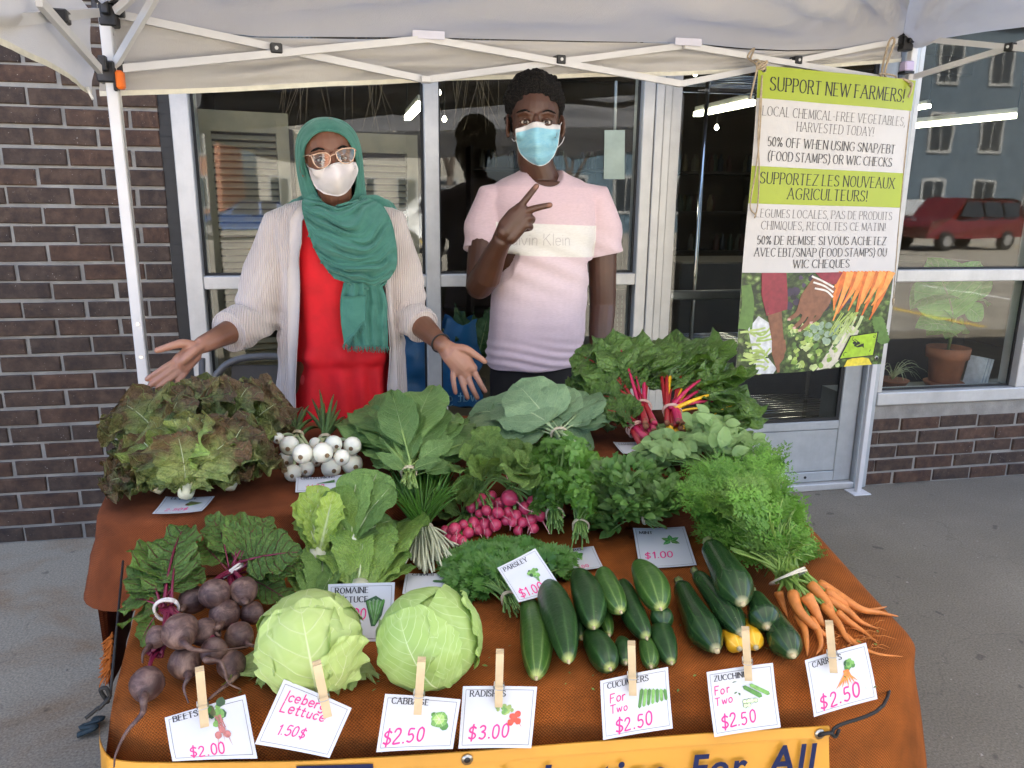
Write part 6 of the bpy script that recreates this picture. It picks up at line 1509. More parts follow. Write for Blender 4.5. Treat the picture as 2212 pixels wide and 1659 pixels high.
herb('cilantro_bunch','right cilantro bunch next to the mint, stems ending above the cilantro card','cilantro','cilantro bunches',(1254,1137),ZF+.045,[((1255,1030),(42,66),ZF+.07,.07,300),((1270,1085),(32,42),ZF+.03,.06,120),((1240,975),(35,32),ZB,.06,80)],T_cil,m_cil,.017,50,cutlen=.055,bandr=.017)
herb('parsley_bunch','dark flat-leaf parsley bunch lying behind its tilted card','parsley',None,(1100,1293),ZF+.03,[((1060,1222),(80,46),ZF,.045,220),((1010,1235),(50,36),ZF,.035,110),((1120,1195),(60,30),ZF,.04,100),((1195,1215),(40,28),ZF,.05,60),((1045,1255),(45,35),ZF,.035,70)],T_par,m_par,.029,40,cutlen=.03,bandr=.014)
herb('mint_bunch','mint bunch with dull green leaves behind the mint card','mint',None,(1397,1117),ZF+.05,[((1375,1065),(90,62),ZF+.03,.10,560),((1310,1100),(40,52),ZF,.06,150),((1350,1025),(70,30),ZB,.05,160),((1440,1060),(45,45),ZF+.05,.08,130),((1310,1045),(40,40),ZF+.05,.08,90)],T_mint,m_min,.028,60,cutlen=.03,bandr=.015,stubs=True)
herb('basil_bunch','basil bunch with smooth oval leaves in front of the chard stalks','basil',None,(1560,1025),ZB+.03,[((1475,965),(85,40),ZB,.06,120),((1545,950),(75,45),ZB,.08,120),((1430,990),(45,24),ZB,.03,40),((1600,975),(55,32),ZB,.06,60),((1530,920),(50,25),ZB+.04,.06,30)],T_bas,m_bas,.042,30,cutlen=.02,bandr=0,stubs=False)
# ------------------------------------------------------------------ chives
m_chv = mat_leaf('chive_blade',(.055,.17,.018),(.11,.27,.04),(.1,.22,.04),nv=1,trans=.1,rough=.35); m_wht = stem_mat('white_chive_base',(.58,.60,.42))
K = atz(913,1140,ZF+.045); ch = thing('chive_bunch','chive bunch with long thin blades and splayed white stem ends','chives',K); b = MB(); c = MB()
for i in range(230):
    t = rnd(-1,1); tx = 912+t*70+rnd(-12,12); ty = 985+abs(t)*45+rnd(-30,60)
    if i % 6 == 0: tx = 912+rnd(-105,95); ty = rnd(950,1060)
    e = atz(tx,ty,ZF+.10+rnd(-.03,.06)); o = Vector((rnd(-1,1)*.015,rnd(-.3,.3)*.01,rnd(-1,1)*.015)); mid = (K+e)/2+Vector((t*.02,0,.03+rnd(-.01,.02)))
    b.tube(bez(K+o,mid,e,8),[.0018,.0020,.0020,.0019,.0017,.0014,.001,.0004],5)
for i in range(95):
    o = Vector((rnd(-1,1)*.015,0,rnd(-1,1)*.014)); t = o.x/.015; tx = 925+t*60+rnd(-14,14); ty = rnd(1195,1240)-abs(t)*25; e = atz(tx,ty,ZF+rnd(.004,.03)); c.tube(bez(K+o,(K+o*1.5+e)/2+Vector((rnd(-.012,.012),0,rnd(0,.014))),e,5),[.0018,.0020,.0023,.0025,.0020],5)
for pts in (((900,1160),(880,1172),(862,1160),(850,1178)),((905,1165),(880,1185),(850,1183),(840,1185)),((935,1165),(975,1172),(990,1178))):
    c.tube(catmull([K]+[atz(x,y,ZF+.02) for x,y in pts],4),.0028,5)
b.uv = [(.3,.3)]*len(b.v); loc_part(b,'blades',m_chv,ch)['kind'] = 'stuff'; loc_part(c,'white_ends',m_wht,ch)['kind'] = 'stuff'; band(ch,K,atz(912,1020,ZF+.1)-K,.021,w=.0022)
# ------------------------------------------------------------------ radishes
m_rad = M_('radish_skin',(.60,.055,.13),.30,.25,30,.08,spec=.6); m_rt = M_('radish_root',(.62,.30,.32),.5,.25,60,.1)
m_rl = mat_leaf('radish_blade',(.11,.20,.04),(.17,.28,.065),(.26,.36,.12),nv=8,trans=.22,rough=.5,bstr=.8); LVd = variants(5,'leaf',[m_rl,m_hst],p_obov,W=.21,pet=.40,ruf=.03,rf=3,arch=.7,fold=.2,rr=.010,seed=90,jag=.3)
def rz(x,y): return 691+x*.3125,777.6+y*.3125
RAD = {'a': [(1080,1005,72,.045),(1195,1000,70,.05),(1275,1028,66,.045),(1190,1085,66,.045),(1110,970,92,.07),(1185,940,70,.07),(1045,1020,66,.06),(1100,1060,52,.055),(1150,1040,66,.065),(1230,1055,76,.06),(1245,990,76,.06)],
       'b': [(1385,975,72,.05),(1440,1062,72,.045),(1400,1125,68,.035),(1330,1120,62,.04),(1285,1110,64,.04),(1370,1180,62,.02),(1310,955,106,.08),(1330,900,66,.07),(1300,1050,62,.055),(1355,1075,72,.05),(1340,1010,62,.05),(1415,1025,80,.06),(1475,990,95,.065),(1520,1075,75,.05),(1460,1110,76,.04),(1480,1165,62,.03)],
       'c': [(1085,1175,74,.02),(1155,1188,70,.015),(900,1225,66,.02),(1060,1125,76,.035),(990,1140,66,.04),(930,1168,82,.04),(865,1178,62,.03),(1025,1195,72,.03),(945,1240,82,.02),(1135,1135,80,.03),(1215,1140,76,.035),(985,1255,70,.02)]}
tails = {(1110,970): [],(1185,940): [(1225,990),(1225,1090)],(1310,955): [(1370,985),(1420,1030),(1480,1052)],(1330,900): [(1300,830),(1278,770)],(1475,990): [(1470,1030),(1460,1060)],(1415,1025): [(1430,1090),(1475,1200)],(1230,1055): [(1290,1090),(1320,1110)],(1300,1050): [(1320,1110)],(1150,1040): [(1175,1100),(1212,1165)],
         (1520,1075): [(1560,1150),(1590,1205)],(930,1168): [(945,1200),(942,1280)],(1025,1195): [(990,1240),(975,1280)],(990,1140): [(950,1180),(925,1215)],(1460,1110): [(1440,1180),(1435,1200)],(1100,1060): [(1130,1100),(1130,1140)],(1245,990): [(1320,1040),(1345,1090)],(1045,1020): [(1052,1085)],(1215,1140): [(1205,1190)]}
def radishes(key,knot,kz,tips,label):
    K = atz(*rz(*knot),ZF+kz); r = thing('radish_bunch',label,'radishes',K,'bunches of red radishes')
    for x,y,d,h in RAD[key]:
        c,rr = blob_at(*rz(x,y),d*.3125/2*1.13,ZF,h); tl_ = tails.get((x,y),[]); T_ = CAMV(c)
        if tl_: q = onpl(*rz(*tl_[0]),c+T_*rr*.5,T_); ax = (q-c).normalized()
        else: ax = (T_*.7+_r*rnd(-.5,.5)-_u*.6).normalized()
        m4 = Matrix.Translation(c)@ax.to_track_quat('Z','Y').to_matrix().to_4x4(); b = MB()
        b.lathe([(rr*.1,-rr*1.0),(rr*.5,-rr*.88),(rr*.88,-rr*.5),(rr,0),(rr*.88,rr*.48),(rr*.55,rr*.85),(rr*.22,rr*1.08),(rr*.08,rr*1.25)],16,M4=m4); o = loc_part(b,'radish',m_rad,r)
        P = [c+ax*rr*1.1]; P += [atz(*rz(*q),max(ZF+.005,c.z+rr*.3*(1-i*.5))) for i,q in enumerate(tl_)]
        if not tl_: P += [c+ax*rr*1.5,c+ax*rr*1.9+Vector((0,0,-.004))]
        P = catmull(P,4); b = MB(); n = len(P); b.tube(P,[rr*.13*(1-i/(n-1))**1.1+.0004 for i in range(n)],5); b.v = [tuple(Vector(v)-r.location) for v in b.v]; b.build('root',m_rt,o)
        nk = c-ax*rr*.9
        for k in range(3): b = MB(); b.tube(bez(nk,(nk+K)/2+Vector((rnd(-.01,.01),0,.01)),K+Vector((rnd(-.01,.01),rnd(-.01,.01),rnd(-.008,.008))),5),.0019,5); loc_part(b,'stalk',m_hst,r)
    for t in tips: add_leaf(r,LVd,K+Vector((rnd(-.012,.012),0,rnd(-.01,.01))),atz(t[0],t[1],t[2]),ws=t[3] if len(t) > 3 else 1.0,roll=.4)
    for i in range(10):
        e = atz(*rz(rnd(960,1260),rnd(740,820)),ZF+.12); b = MB(); b.tube(bez(K+Vector((rnd(-.012,.012),0,rnd(-.008,.008))),(K+e)/2+Vector((rnd(-.01,.01),0,.012)),e,5),[.0024,.0024,.0022,.002,.0016],5); loc_part(b,'stalk',m_hst,r)
radishes('a',(1110,905),.06,[(1060,915,.82,1.1),(1020,945,.80),(995,965,.80),(1110,975,.79),(1085,940,.81,1.1),(1130,950,.80),(975,1010,.77),(1010,1000,.78),(1060,985,.79),(1045,960,.80),(1145,990,.78)],'left radish bunch with tall stalks and paddle-shaped leaves')
radishes('b',(1330,880),.05,[(1150,960,.80),(1120,990,.79),(1145,1020,.77),(1090,1000,.78),(1160,1045,.74),(1100,1030,.77)],'right radish bunch with long pale root tips beside the cilantro')
radishes('c',(1010,1080),.03,[(965,1050,.72,1.3),(990,1030,.74,1.2),(960,1090,.68,1.1),(1010,1050,.73),(950,1120,.65,1),(1030,1075,.70)],'front radish bunch lying low between chives and parsley')
# ------------------------------------------------------------------ price cards and clothespins
def mat_paper():
    m,t,b = new_mat('card_paper'); v = coords(t); lk(t,ramp(t,nz(t,v,6,3),[(.3,(.54,.56,.61)),(.7,(.61,.63,.67))]),b.inputs['Base Color']); b.inputs['Roughness'].default_value = .35; bump(t,b,nz(t,v,25,2),.12,.004); return m
MAT['paper'] = mat_paper(); pink = M_('pink_marker',(.80,.03,.25),.5,.15,30,0); ink2 = M_('card_ink',(.025,.025,.035),.5,.1,10,0)
CP = {}
def cpm(n,c):
    if n not in CP: CP[n] = M_('printed_'+n,c,.45,.30,120,0)
    return CP[n]
m_wood = M_('clothespin_wood',(.62,.47,.28),.6,.12,30,.2); m_wire = M_('spring_wire',(.45,.45,.45),.3,.1,10,0,metal=1)
def poly(cx,cy,r,n=8,k=1.0,a0=0): return [(cx+r*math.cos(a0+2*math.pi*i/n)*rnd(.85,1.1),cy+r*k*math.sin(a0+2*math.pi*i/n)*rnd(.85,1.1)) for i in range(n)]
def card(label,C,plane,title=None,hand=(),pic=None,curl=.002,tsize=.075,tpos=(.10,.14),border=True,grp='price cards on the stall'):
    """C: picture corners TL TR BR BL; plane: (point, normal); s right, t down in card units"""
    P0,N0 = Vector(plane[0]),Vector(plane[1]).normalized(); Q = [onpl(x,y,P0,N0) for x,y in C]; cen = sum(Q,Vector())/4
    nn = (Q[1]-Q[0]).cross(Q[0]-Q[3]).normalized(); nn = nn if nn.dot(CAMV(cen)) > 0 else -nn
    W_ = ((Q[1]-Q[0]).length+(Q[2]-Q[3]).length)/2; H_ = ((Q[3]-Q[0]).length+(Q[2]-Q[1]).length)/2
    ph = rnd(0,6)
    def cp(s,t,o=0): return Q[0].lerp(Q[1],s).lerp(Q[3].lerp(Q[2],s),t)+nn*(o+curl*(2*s-1)**2+curl*.6*math.sin(t*4+ph))
    r = thing('price_card',label,'price card',cen,grp); b = MB(); n = 8
    b.grid([[cp(i/n,j/n) for i in range(n+1)] for j in range(n+1)]); b.grid([[cp(i/n,j/n,-.0005) for i in range(n+1)] for j in range(n+1)][::-1]); loc_part(b,'paper',MAT['paper'],r)
    if border:
        b = MB(); e = .045; w_ = .005; ey = e*W_/H_
        def ln(a,c):
            dx,dy = c[0]-a[0],c[1]-a[1]; ww = w_*.5; hx,hy = (0,ww*W_/H_) if abs(dx) > abs(dy) else (ww,0); k = 6
            b.grid([[cp(a[0]+dx*i/k-hx,a[1]+dy*i/k-hy,.0003) for i in range(k+1)],[cp(a[0]+dx*i/k+hx,a[1]+dy*i/k+hy,.0003) for i in range(k+1)]])
        for a,c in (((e,ey),(1-e,ey)),((e,1-ey),(1-e,1-ey)),((e,ey),(e,1-ey)),((1-e,ey),(1-e,1-ey))): ln(a,c)
        loc_part(b,'border',ink2,r,False)
    def wr(s,x,y,h,th,tn,serif,m,slant=0,sp=.2,jit=0,nm='lettering',rot=0):
        V,F = stroke_text(s,h,None,th,tn,serif,slant,sp,jit,0); b = MB(); c_,s_ = math.cos(rot),math.sin(rot)
        b.add([cp(x+(v[0]*c_-v[1]*s_)/W_,y-(v[0]*s_+v[1]*c_)/H_,.0006) for v in V],F); loc_part(b,nm,m,r,False)
    if title:
        for i,tt in enumerate(title if isinstance(title,tuple) else (title,)): wr(tt,tpos[0],tpos[1]+i*.14*W_/H_+tsize*.3,tsize*W_,.20,.09,True,ink2)
    for (s,x,y,h) in hand: wr(s,x,y,h*W_,.13,.11,False,pink,.12,.22,.04,'handwriting',.06)
    def sh(nm,pts,m,o=.0007):
        b = MB(); c = Vector((sum(p[0] for p in pts)/len(pts),sum(p[1] for p in pts)/len(pts))); k = len(pts); b.add([cp(c.x,c.y,o)]+[cp(x,y,o) for x,y in pts],[(0,i+1,(i+1) % k+1) for i in range(k)]); loc_part(b,nm,m,r,False)
    if pic:
        kind,px,py,sz = pic; g1,g2,g3 = cpm('green',(.07,.22,.04)),cpm('mid_green',(.16,.36,.08)),cpm('dark_green',(.02,.08,.03)); k = W_/H_
        def leafs(n,cx,cy,r_,ms): 
            for i in range(n): a = rnd(0,6.28); q = rnd(0,1)*r_; sh('printed_leaf',poly(cx+q*math.cos(a),cy+q*k*math.sin(a),r_*rnd(.22,.42),7,k),random.choice(ms),.0007+.00001*i)
        def stick(x0,y0,x1,y1,w0,w1,m,o=.0010):
            d = Vector((x1-x0,(y1-y0)/k)); d.normalize(); nx,ny = -d.y,d.x*k; sh('printed_shape',[(x0+nx*w0,y0+ny*w0),(x1+nx*w1,y1+ny*w1),(x1+d.x*w1,y1+d.y*w1*k),(x1-nx*w1,y1-ny*w1),(x0-nx*w0,y0-ny*w0),(x0-d.x*w0,y0-d.y*w0*k)],m,o)
        if kind == 'beets':
            leafs(14,px,py-.05,sz*1.1,[g1,g2,g3,cpm('dark_olive',(.10,.12,.05))]); bm_ = cpm('beet_pink',(.42,.14,.13))
            for i in range(7): stick(px+rnd(-.05,.05),py,px+.04+rnd(-.05,.05),py+.22,.006,.006,bm_)
            for dx,dy in ((.03,.26),(-.03,.34),(.08,.34)): sh('printed_shape',poly(px+dx,py+dy,.045,10,k),bm_,.0012); stick(px+dx,py+dy,px+dx*1.6-.01,py+dy+.2,.006,.001,bm_)
        elif kind == 'cabbage':
            leafs(12,px,py,sz,[g1,g2]); sh('printed_shape',poly(px,py,sz*.75,12,k),g2,.0009); sh('printed_shape',poly(px,py,sz*.5,10,k),cpm('pale_green',(.35,.55,.15)),.0010)
            for a in range(6): stick(px,py,px+sz*.7*math.cos(a),py+sz*.7*k*math.sin(a),.004,.002,cpm('pale_vein',(.5,.65,.35)),.0011)
        elif kind == 'radish':
            leafs(12,px-.03,py,sz,[g2,cpm('yellow_green',(.30,.42,.12))]); rm = cpm('radish_red',(.75,.07,.04))
            for dx,dy in ((.08,.12),(.15,.08),(.06,.22),(.16,.20),(.11,.16)): sh('printed_shape',poly(px+dx,py+dy,.045,10,k),rm,.0012)
            stick(px+.16,py+.2,px+.22,py+.3,.006,.001,rm)
        elif kind == 'cucumbers':
            for i in range(7): x = px-.12+.045*i; stick(x+.02+.01*i,py-.12+.012*i,x-.03+.02*i,py+.15-.01*i,.026,.022,(g1,g2)[i % 2],.0008+.00004*i)
        elif kind == 'zucchini':
            stick(px-.12,py-.10,px+.10,py+.06,.03,.034,g1); stick(px-.02,py-.12,px+.22,py+.04,.026,.030,g2,.0011)
            for i in range(6): sh('printed_shape',poly(px-.14+.055*(i % 4),py+.12+.06*(i//4),.036,9,k),g1,.0012+.00003*i); sh('printed_shape',poly(px-.14+.055*(i % 4),py+.12+.06*(i//4),.030,9,k),cpm('pale_flesh',(.62,.70,.45)),.0013+.00003*i)
        elif kind == 'carrots':
            leafs(14,px+.10,py-.10,sz,[g1,g2,g3]); om = cpm('carrot_orange',(.80,.22,.04))
            for i in range(8): stick(px+.04+rnd(-.03,.03),py,px-.16+.05*i,py+.24+rnd(-.04,.05),.024,.003,om,.0010+.00003*i)
        elif kind == 'romaine':
            sh('printed_shape',[(px-.16,py-.16),(px,py-.24),(px+.14,py-.14),(px+.10,py+.1),(px,py+.28),(px-.06,py+.28),(px-.10,py+.1)],g3,.0007)
            for i in range(9): stick(px-.02+rnd(-.01,.02),py+.24,px-.12+.03*i,py-.15+rnd(-.03,.03),.010,.022,(g1,cpm('grey_green',(.18,.30,.16)))[i % 2],.0008+.00003*i)
        elif kind == 'chives':
            for i in range(9): stick(px-.13+rnd(-.02,.02),py-.04+.012*i,px+.16+rnd(-.03,.03),py+.03+.010*i,.008,.006,(g3,g1)[i % 2],.0008+.00003*i)
        elif kind == 'sprig':
            for i in range(7): stick(px,py+.22,px-.10+.033*i,py-.05+rnd(-.04,.04),.004,.004,g2,.0007)
            leafs(20,px,py-.04,sz,[g1,g3,g2])
        elif kind == 'mint':
            for a in (-2.6,-1.55,-.5,.6,2.5):
                x1,y1 = px+.13*math.cos(a),py+.13*k*math.sin(a); d = Vector((math.cos(a),math.sin(a))); n_ = Vector((-d.y,d.x)); w_ = .055
                sh('printed_leaf',[(px,py),(px+d.x*.06+n_.x*w_,py+(d.y*.06+n_.y*w_)*k),(px+d.x*.13+n_.x*w_*.7,py+(d.y*.13+n_.y*w_*.7)*k),(px+d.x*.19,py+d.y*.19*k),(px+d.x*.13-n_.x*w_*.7,py+(d.y*.13-n_.y*w_*.7)*k),(px+d.x*.06-n_.x*w_,py+(d.y*.06-n_.y*w_)*k)],(g1,cpm('mint_green',(.05,.28,.08)))[int(a*10) % 2],.0008); stick(px,py,px+d.x*.16,py+d.y*.16*k,.003,.002,cpm('pale_vein',(.5,.65,.35)),.0011)
        elif kind == 'lettuce':
            for i in range(8): stick(px+.16,py,px-.12+rnd(-.03,.05),py-.10+.03*i,.012,.035,(cpm('red_brown',(.12,.04,.03)),g2,cpm('red_brown',(.12,.04,.03)))[i % 3],.0008+.00003*i)
        elif kind == 'onions':
            for i in range(8): stick(px-.16,py+.06,px+.20,py-.10+.025*i,.006,.007,(g1,g3)[i % 2],.0008+.00003*i)
            for i in range(3): sh('printed_shape',poly(px-.18,py+.03+.03*i,.016,8,k),cpm('white_bulb',(.7,.72,.66)),.0012)
    return r,cp
def pin(label,a,b_,Y0,W_=.0115):
    """two-pronged wooden clothespin from picture point a (top) to b_ (bottom)"""
    A = aty(a[0],a[1],Y0); B_ = aty(b_[0],b_[1],Y0-.012); ax = (B_-A); L = ax.length; ax.normalize(); nrm = CAMV(A); nrm = (nrm-ax*nrm.dot(ax)).normalized(); x = ax.cross(nrm)
    r = thing('clothespin',label,'clothespin',A,'wooden clothespins holding the price cards')
    for s in (0,1):
        off = nrm*(.0045 if s == 0 else -.0045); th = .0040
        prof = [(0,.0,1),(.12,.0,1),(.55,.0,1),(.62,.0,.75),(.68,.0,1),(.92,0,1),(1.0,0,.55)]
        b = MB(); rows = []
        for t,_,k in prof:
            spl = nrm*((.0035 if s == 0 else -.0035)*(1-t*1.7) if t < .6 else (nrm.length*0)); spl = spl if isinstance(spl,Vector) else Vector((0,0,0)); c = A+ax*L*t+off*.75+spl
            w_ = W_/2; q = th*k/2; rows.append([c-x*w_-nrm*q,c+x*w_-nrm*q,c+x*w_+nrm*q,c-x*w_+nrm*q])
        b.grid(rows,close_u=True); m = len(rows); b.add(rows[0],[(0,1,2,3)]); b.add(rows[-1],[(3,2,1,0)]); loc_part(b,'prong',m_wood,r,False)
    b = MB(); c = A+ax*L*.62; b.tube(catmull([c+x*W_*.62-nrm*.010,c+x*W_*.62+nrm*.0105,c+nrm*.0112+ax*.002,c-x*W_*.62+nrm*.0105,c-x*W_*.62-nrm*.010],4),.0007,5)
    b.tube([c+x*W_*.62+nrm*.0,c-x*W_*.62+nrm*.0],.0022,7); b.tube(catmull([c+x*W_*.62+nrm*.009,c+x*W_*.60+ax*L*.12*-1+nrm*.008],3),.0007,5); loc_part(b,'spring',m_wire,r); return r
FN = Vector((.055,1,-.33)); FP = Vector((0,.972,.60))
fp = (FP,FN)
card('beets card at the lower left with a printed beet bunch',[(356,1550),(530,1500),(557,1637),(374,1643)],(FP+Vector((0,-.004,0)),FN),'BEETS',[('$2.00',.22,.93,.13)],('beets',.62,.22,.14),tpos=(.09,.12))
card('tilted handwritten iceberg lettuce card with no printed picture',[(614,1466),(760,1528),(712,1636),(551,1606)],(FP+Vector((0,-.035,0)),FN),None,[('Iceberg',.12,.28,.13),('Lettuce',.12,.46,.13),('1.50$',.20,.80,.13)])
card('cabbage card with a small printed green cabbage',[(832,1498),(995,1510),(978,1616),(813,1623)],(FP+Vector((0,-.022,0)),FN),'CABBAGE',[('$2.50',.06,.88,.17)],('cabbage',.76,.42,.15))
card('radishes card with printed red radishes, widest of the front row',[(1000,1482),(1160,1483),(1147,1615),(990,1616)],fp,'RADISHES',[('$3.00',.12,.86,.18)],('radish',.62,.36,.11))
card('cucumbers card saying for two, below the heap of cucumbers',[(1296,1470),(1442,1440),(1452,1572),(1302,1597)],fp,'CUCUMBERS',[('For',.12,.42,.12),('Two',.12,.60,.11),('$2.50',.18,.92,.17)],('cucumbers',.70,.42,.1))
card('zucchini card saying for two, with printed zucchini slices',[(1525,1451),(1668,1431),(1685,1570),(1542,1591)],fp,'ZUCCHINI',[('For',.08,.38,.12),('Two',.08,.54,.11),('$2.50',.12,.90,.17)],('zucchini',.66,.42,.1))
card('carrots card at the right corner with printed orange carrots',[(1738,1426),(1870,1388),(1894,1509),(1757,1548)],fp,'CARROTS',[('$2.50',.12,.92,.20)],('carrots',.56,.38,.13))
for l,a,c,Y in (('clothespin over the end of the word beets',(431,1445),(442,1568),.985),('clothespin leaning on the iceberg lettuce',(684,1432),(708,1547),.928),('clothespin in front of the cabbage',(911,1424),(902,1541),.935),('clothespin on the radishes card',(1080,1407),(1077,1525),.965),
        ('clothespin on the cucumbers card',(1364,1389),(1367,1500),.955),('clothespin in front of the yellow squash',(1610,1358),(1617,1468),.945),('clothespin on the carrots card',(1791,1345),(1801,1451),.935)): pin(l,a,c,Y)
pz = lambda x,y,z: (_atz0(x,y,z),(0,0,1))
s0 = _atz0(778,1388,ZF+.004)
card('romaine lettuce card standing upright behind the cabbage',[(709,1262),(853,1258),(847,1384),(708,1388)],(s0,(0,1,-.35)),('ROMAINE','LETTUCE'),[('$1.00',.12,.64,.16)],('romaine',.72,.46,.1),tsize=.085)
card('chives card lying half hidden behind the cabbage',[(877,1241),(993,1238),(993,1285),(869,1283)],pz(930,1260,ZF+.012),'CHIVES',[],('chives',.66,.4,.1),tsize=.085,tpos=(.12,.10))
s1 = _atz0(1165,1300,ZF+.05)
card('tilted parsley card leaning on the dark cucumbers',[(1074,1227),(1156,1185),(1214,1275),(1120,1302)],(s1,(0,-.75,1)),'PARSLEY',[('$1.00',.10,.92,.2)],('sprig',.66,.48,.13),tsize=.10)
card('cilantro card lying half under the parsley leaves',[(1169,1190),(1282,1182),(1303,1227),(1222,1235)],pz(1240,1210,ZF+.01),'CILANTRO',[('1.00',.40,.92,.13)],('sprig',.62,.34,.13),tsize=.09,tpos=(.14,.1))
card('mint card with printed mint leaves, lying before the mint',[(1367,1143),(1478,1140),(1505,1221),(1382,1228)],(_atz0(1430,1225,ZF+.008),(0,-.12,1)),'MINT',[('$1.00',.12,.78,.18)],('mint',.66,.36,.13),tsize=.085)
card('lettuce card lying at the foot of the red leaf lettuce',[(358,1075),(464,1074),(436,1106),(329,1112)],pz(400,1090,ZB+.010),'LETTUCE',[('2.50$',.20,.85,.14)],('lettuce',.68,.4,.1),tsize=.09,tpos=(.14,.12))
card('green onions card lying under the white onion bulbs',[(640,1034),(740,1028),(742,1055),(638,1064)],(_atz0(690,1060,ZB+.006),(0,-.3,1)),'GREEN ONIONS',[('$1.50',.20,.9,.14)],('onions',.62,.45,.1),tsize=.075,tpos=(.10,.14))
card('chard card with pink writing, under the lying chard bunch',[(1324,957),(1392,955),(1410,978),(1346,981)],pz(1360,970,ZB+.010),'CHARD',[('$2.50',.35,.9,.16)],None,tsize=.1,tpos=(.12,.2))
card('blank-looking card corner showing between cilantro and chard',[(1256,991),(1285,985),(1313,1013),(1285,1019)],pz(1285,1002,ZB+.010),None,[],None)
card('card jutting over the right edge of the table behind the carrot greens',[(1645,1021),(1680,1028),(1714,1041),(1672,1058)],pz(1680,1040,ZB+.014),None,[('$2',.35,.8,.25)],('sprig',.25,.4,.15))
# ------------------------------------------------------------------ things around the people
b = MB(); p = atz(950,900,ZB+.004); top_ = aty(950,862,2.05); m4 = Matrix.Translation((top_.x,2.05,ZB+.004)); r = thing('spray_bottle','small bottle with a white cap peeking up between the leaves','bottle',(top_.x,2.05,ZB+.004)); hh = top_.z-ZB-.004
b = MB(); b.lathe([(.02,0),(.024,.004),(.024,hh*.55),(.010,hh*.72)],16); b.build('bottle_body',M_('clear_plastic',(.55,.58,.58),.2,.05,10,0),r)
b = MB(); b.lathe([(.011,hh*.72),(.0115,hh*.98),(.009,hh)],16); b.box((-.026,-.006,hh*.86),(-.008,.006,hh*.98),bev=.003); b.build('cap',M_('white_plastic',(.75,.75,.75),.35,.03,10,0),r)
# folding chair behind the woman
r = thing('folding_chair','grey folding chair behind the woman, beside the louvred shutter','chair',aty(540,900,2.62)); c = aty(540,860,2.62); mg = M_('grey_chair_metal',(.10,.10,.10),.4,.1,20,.1)
b = MB(); P = [aty(x,y,2.60) for x,y in ((463,1000),(462,840),(478,798),(512,777),(560,770),(610,770))]; b.tube(catmull(P,6),.012,8); loc_part(b,'frame',mg,r)
b = MB(); Q = [[aty(x,y,2.61+.02*math.sin(j)) for x in (500,560,620,690)] for j,y in enumerate((790,830,870))]; b.grid(Q); b.grid([[p+Vector((0,.012,0)) for p in row] for row in Q][::-1]); loc_part(b,'backrest',M_('grey_vinyl',(.09,.087,.084),.5,.1,20,.1),r)
b = MB(); s_ = aty(560,960,2.5); b.box((s_.x-.2,2.30,.42),(s_.x+.2,2.62,.45),bev=.01); loc_part(b,'seat',bpy.data.materials['grey_vinyl'],r)
for dx in (-.18,.18):
    b = MB(); b.tube([(s_.x+dx,2.32,0),(s_.x+dx,2.62,.8)],.011,8); loc_part(b,'leg',mg,r); b = MB(); b.tube([(s_.x+dx,2.66,0),(s_.x+dx,2.36,.43)],.011,8); loc_part(b,'leg',mg,r)
# blue bag inside the window
r = thing('shopping_bag','crumpled bright blue shopping bag inside the window behind the centre post','bag',aty(950,880,3.36)); m_bl = M_('blue_bag',(.008,.085,.22),.45,.3,6,.5)
b = MB(); P = []
for j in range(13):
    y = 880-j*13; P.append([aty(868+8*math.sin(j)+(1036-868)*i/16,y+ (8*math.sin(i*1.1) if j > 9 else 0)-(28 if j > 10 and i > 9 else 0),3.34)+Vector((0,.02*fbm((i*.4,j*.4,1))+.03*math.sin(i*.2),0)) for i in range(17)])
b.grid(P); b.grid([[p+Vector((0,.12,0)) for p in row] for row in P][::-1]); loc_part(b,'body',m_bl,r)
b = MB(); V,F = stroke_text('what good',.045,.2,.12,.12,False); c = aty(985,868,3.315); b.add([(c.x+v[0]*-1,c.y,c.z+v[1]) for v in V],F); loc_part(b,'lettering',M_('pale_blue_print',(.25,.45,.6),.5,.1,10,0),r,False)
# potted plants
m_pot = M_('terracotta',(.26,.09,.04),.85,.2,12,.3); m_pl = mat_leaf('spotted_house_leaf',(.045,.20,.018),(.13,.36,.05),(.25,.36,.15),nv=8,trans=.2,rough=.35); m_pls = stem_mat('house_plant_stem',(.16,.2,.07))
LVp = variants(4,'leaf',[m_pl,m_pls],p_lance,W=.26,pet=.28,ruf=.015,rf=1,arch=1.5,fold=.2,rr=.009,seed=120)
zs = 6*PZ+.02
pc0 = aty(2040,812,3.27); r = thing('potted_plant','spotted broad-leaved plant in a terracotta pot behind the right window','plant',(pc0.x,3.27,zs)); rr = .092; H = .20
b = MB(); b.lathe([(rr*.72,.004),(rr*.76,.01),(rr*.92,H*.72),(rr*1.08,H*.73),(rr*1.12,H),(rr*1.0,H),(rr*.95,H*.9)],24); b.build('pot',m_pot,r)
b = MB(); b.lathe([(rr*.9,H*.88),(rr*.6,H*.9),(.001,H*.91)],16); b.build('soil',M_('soil',(.03,.02,.012),.95,.3,60,.6),r)
b = MB(); b.lathe([(rr*.9,0),(rr*1.05,.02),(rr*1.0,.022)],20); b.build('saucer',m_pot,r)
Kp = Vector((pc0.x,3.27,zs+H*.9))
for t in ((2130,700),(2085,720),(1975,700),(1990,650),(2150,660),(2010,530),(2095,560),(2120,545),(2045,735),(2070,610),(2140,610),(1960,660),(2030,690),(2000,720)):
    e = aty(t[0],t[1],3.27+rnd(-.12,.06)); m_ = Kp+Vector((0,0,rnd(.05,.28))); b = MB(); add_leaf(r,LVp,m_,e,up=CAMV(e)+Vector((0,0,1)),ws=1.25,roll=.4)
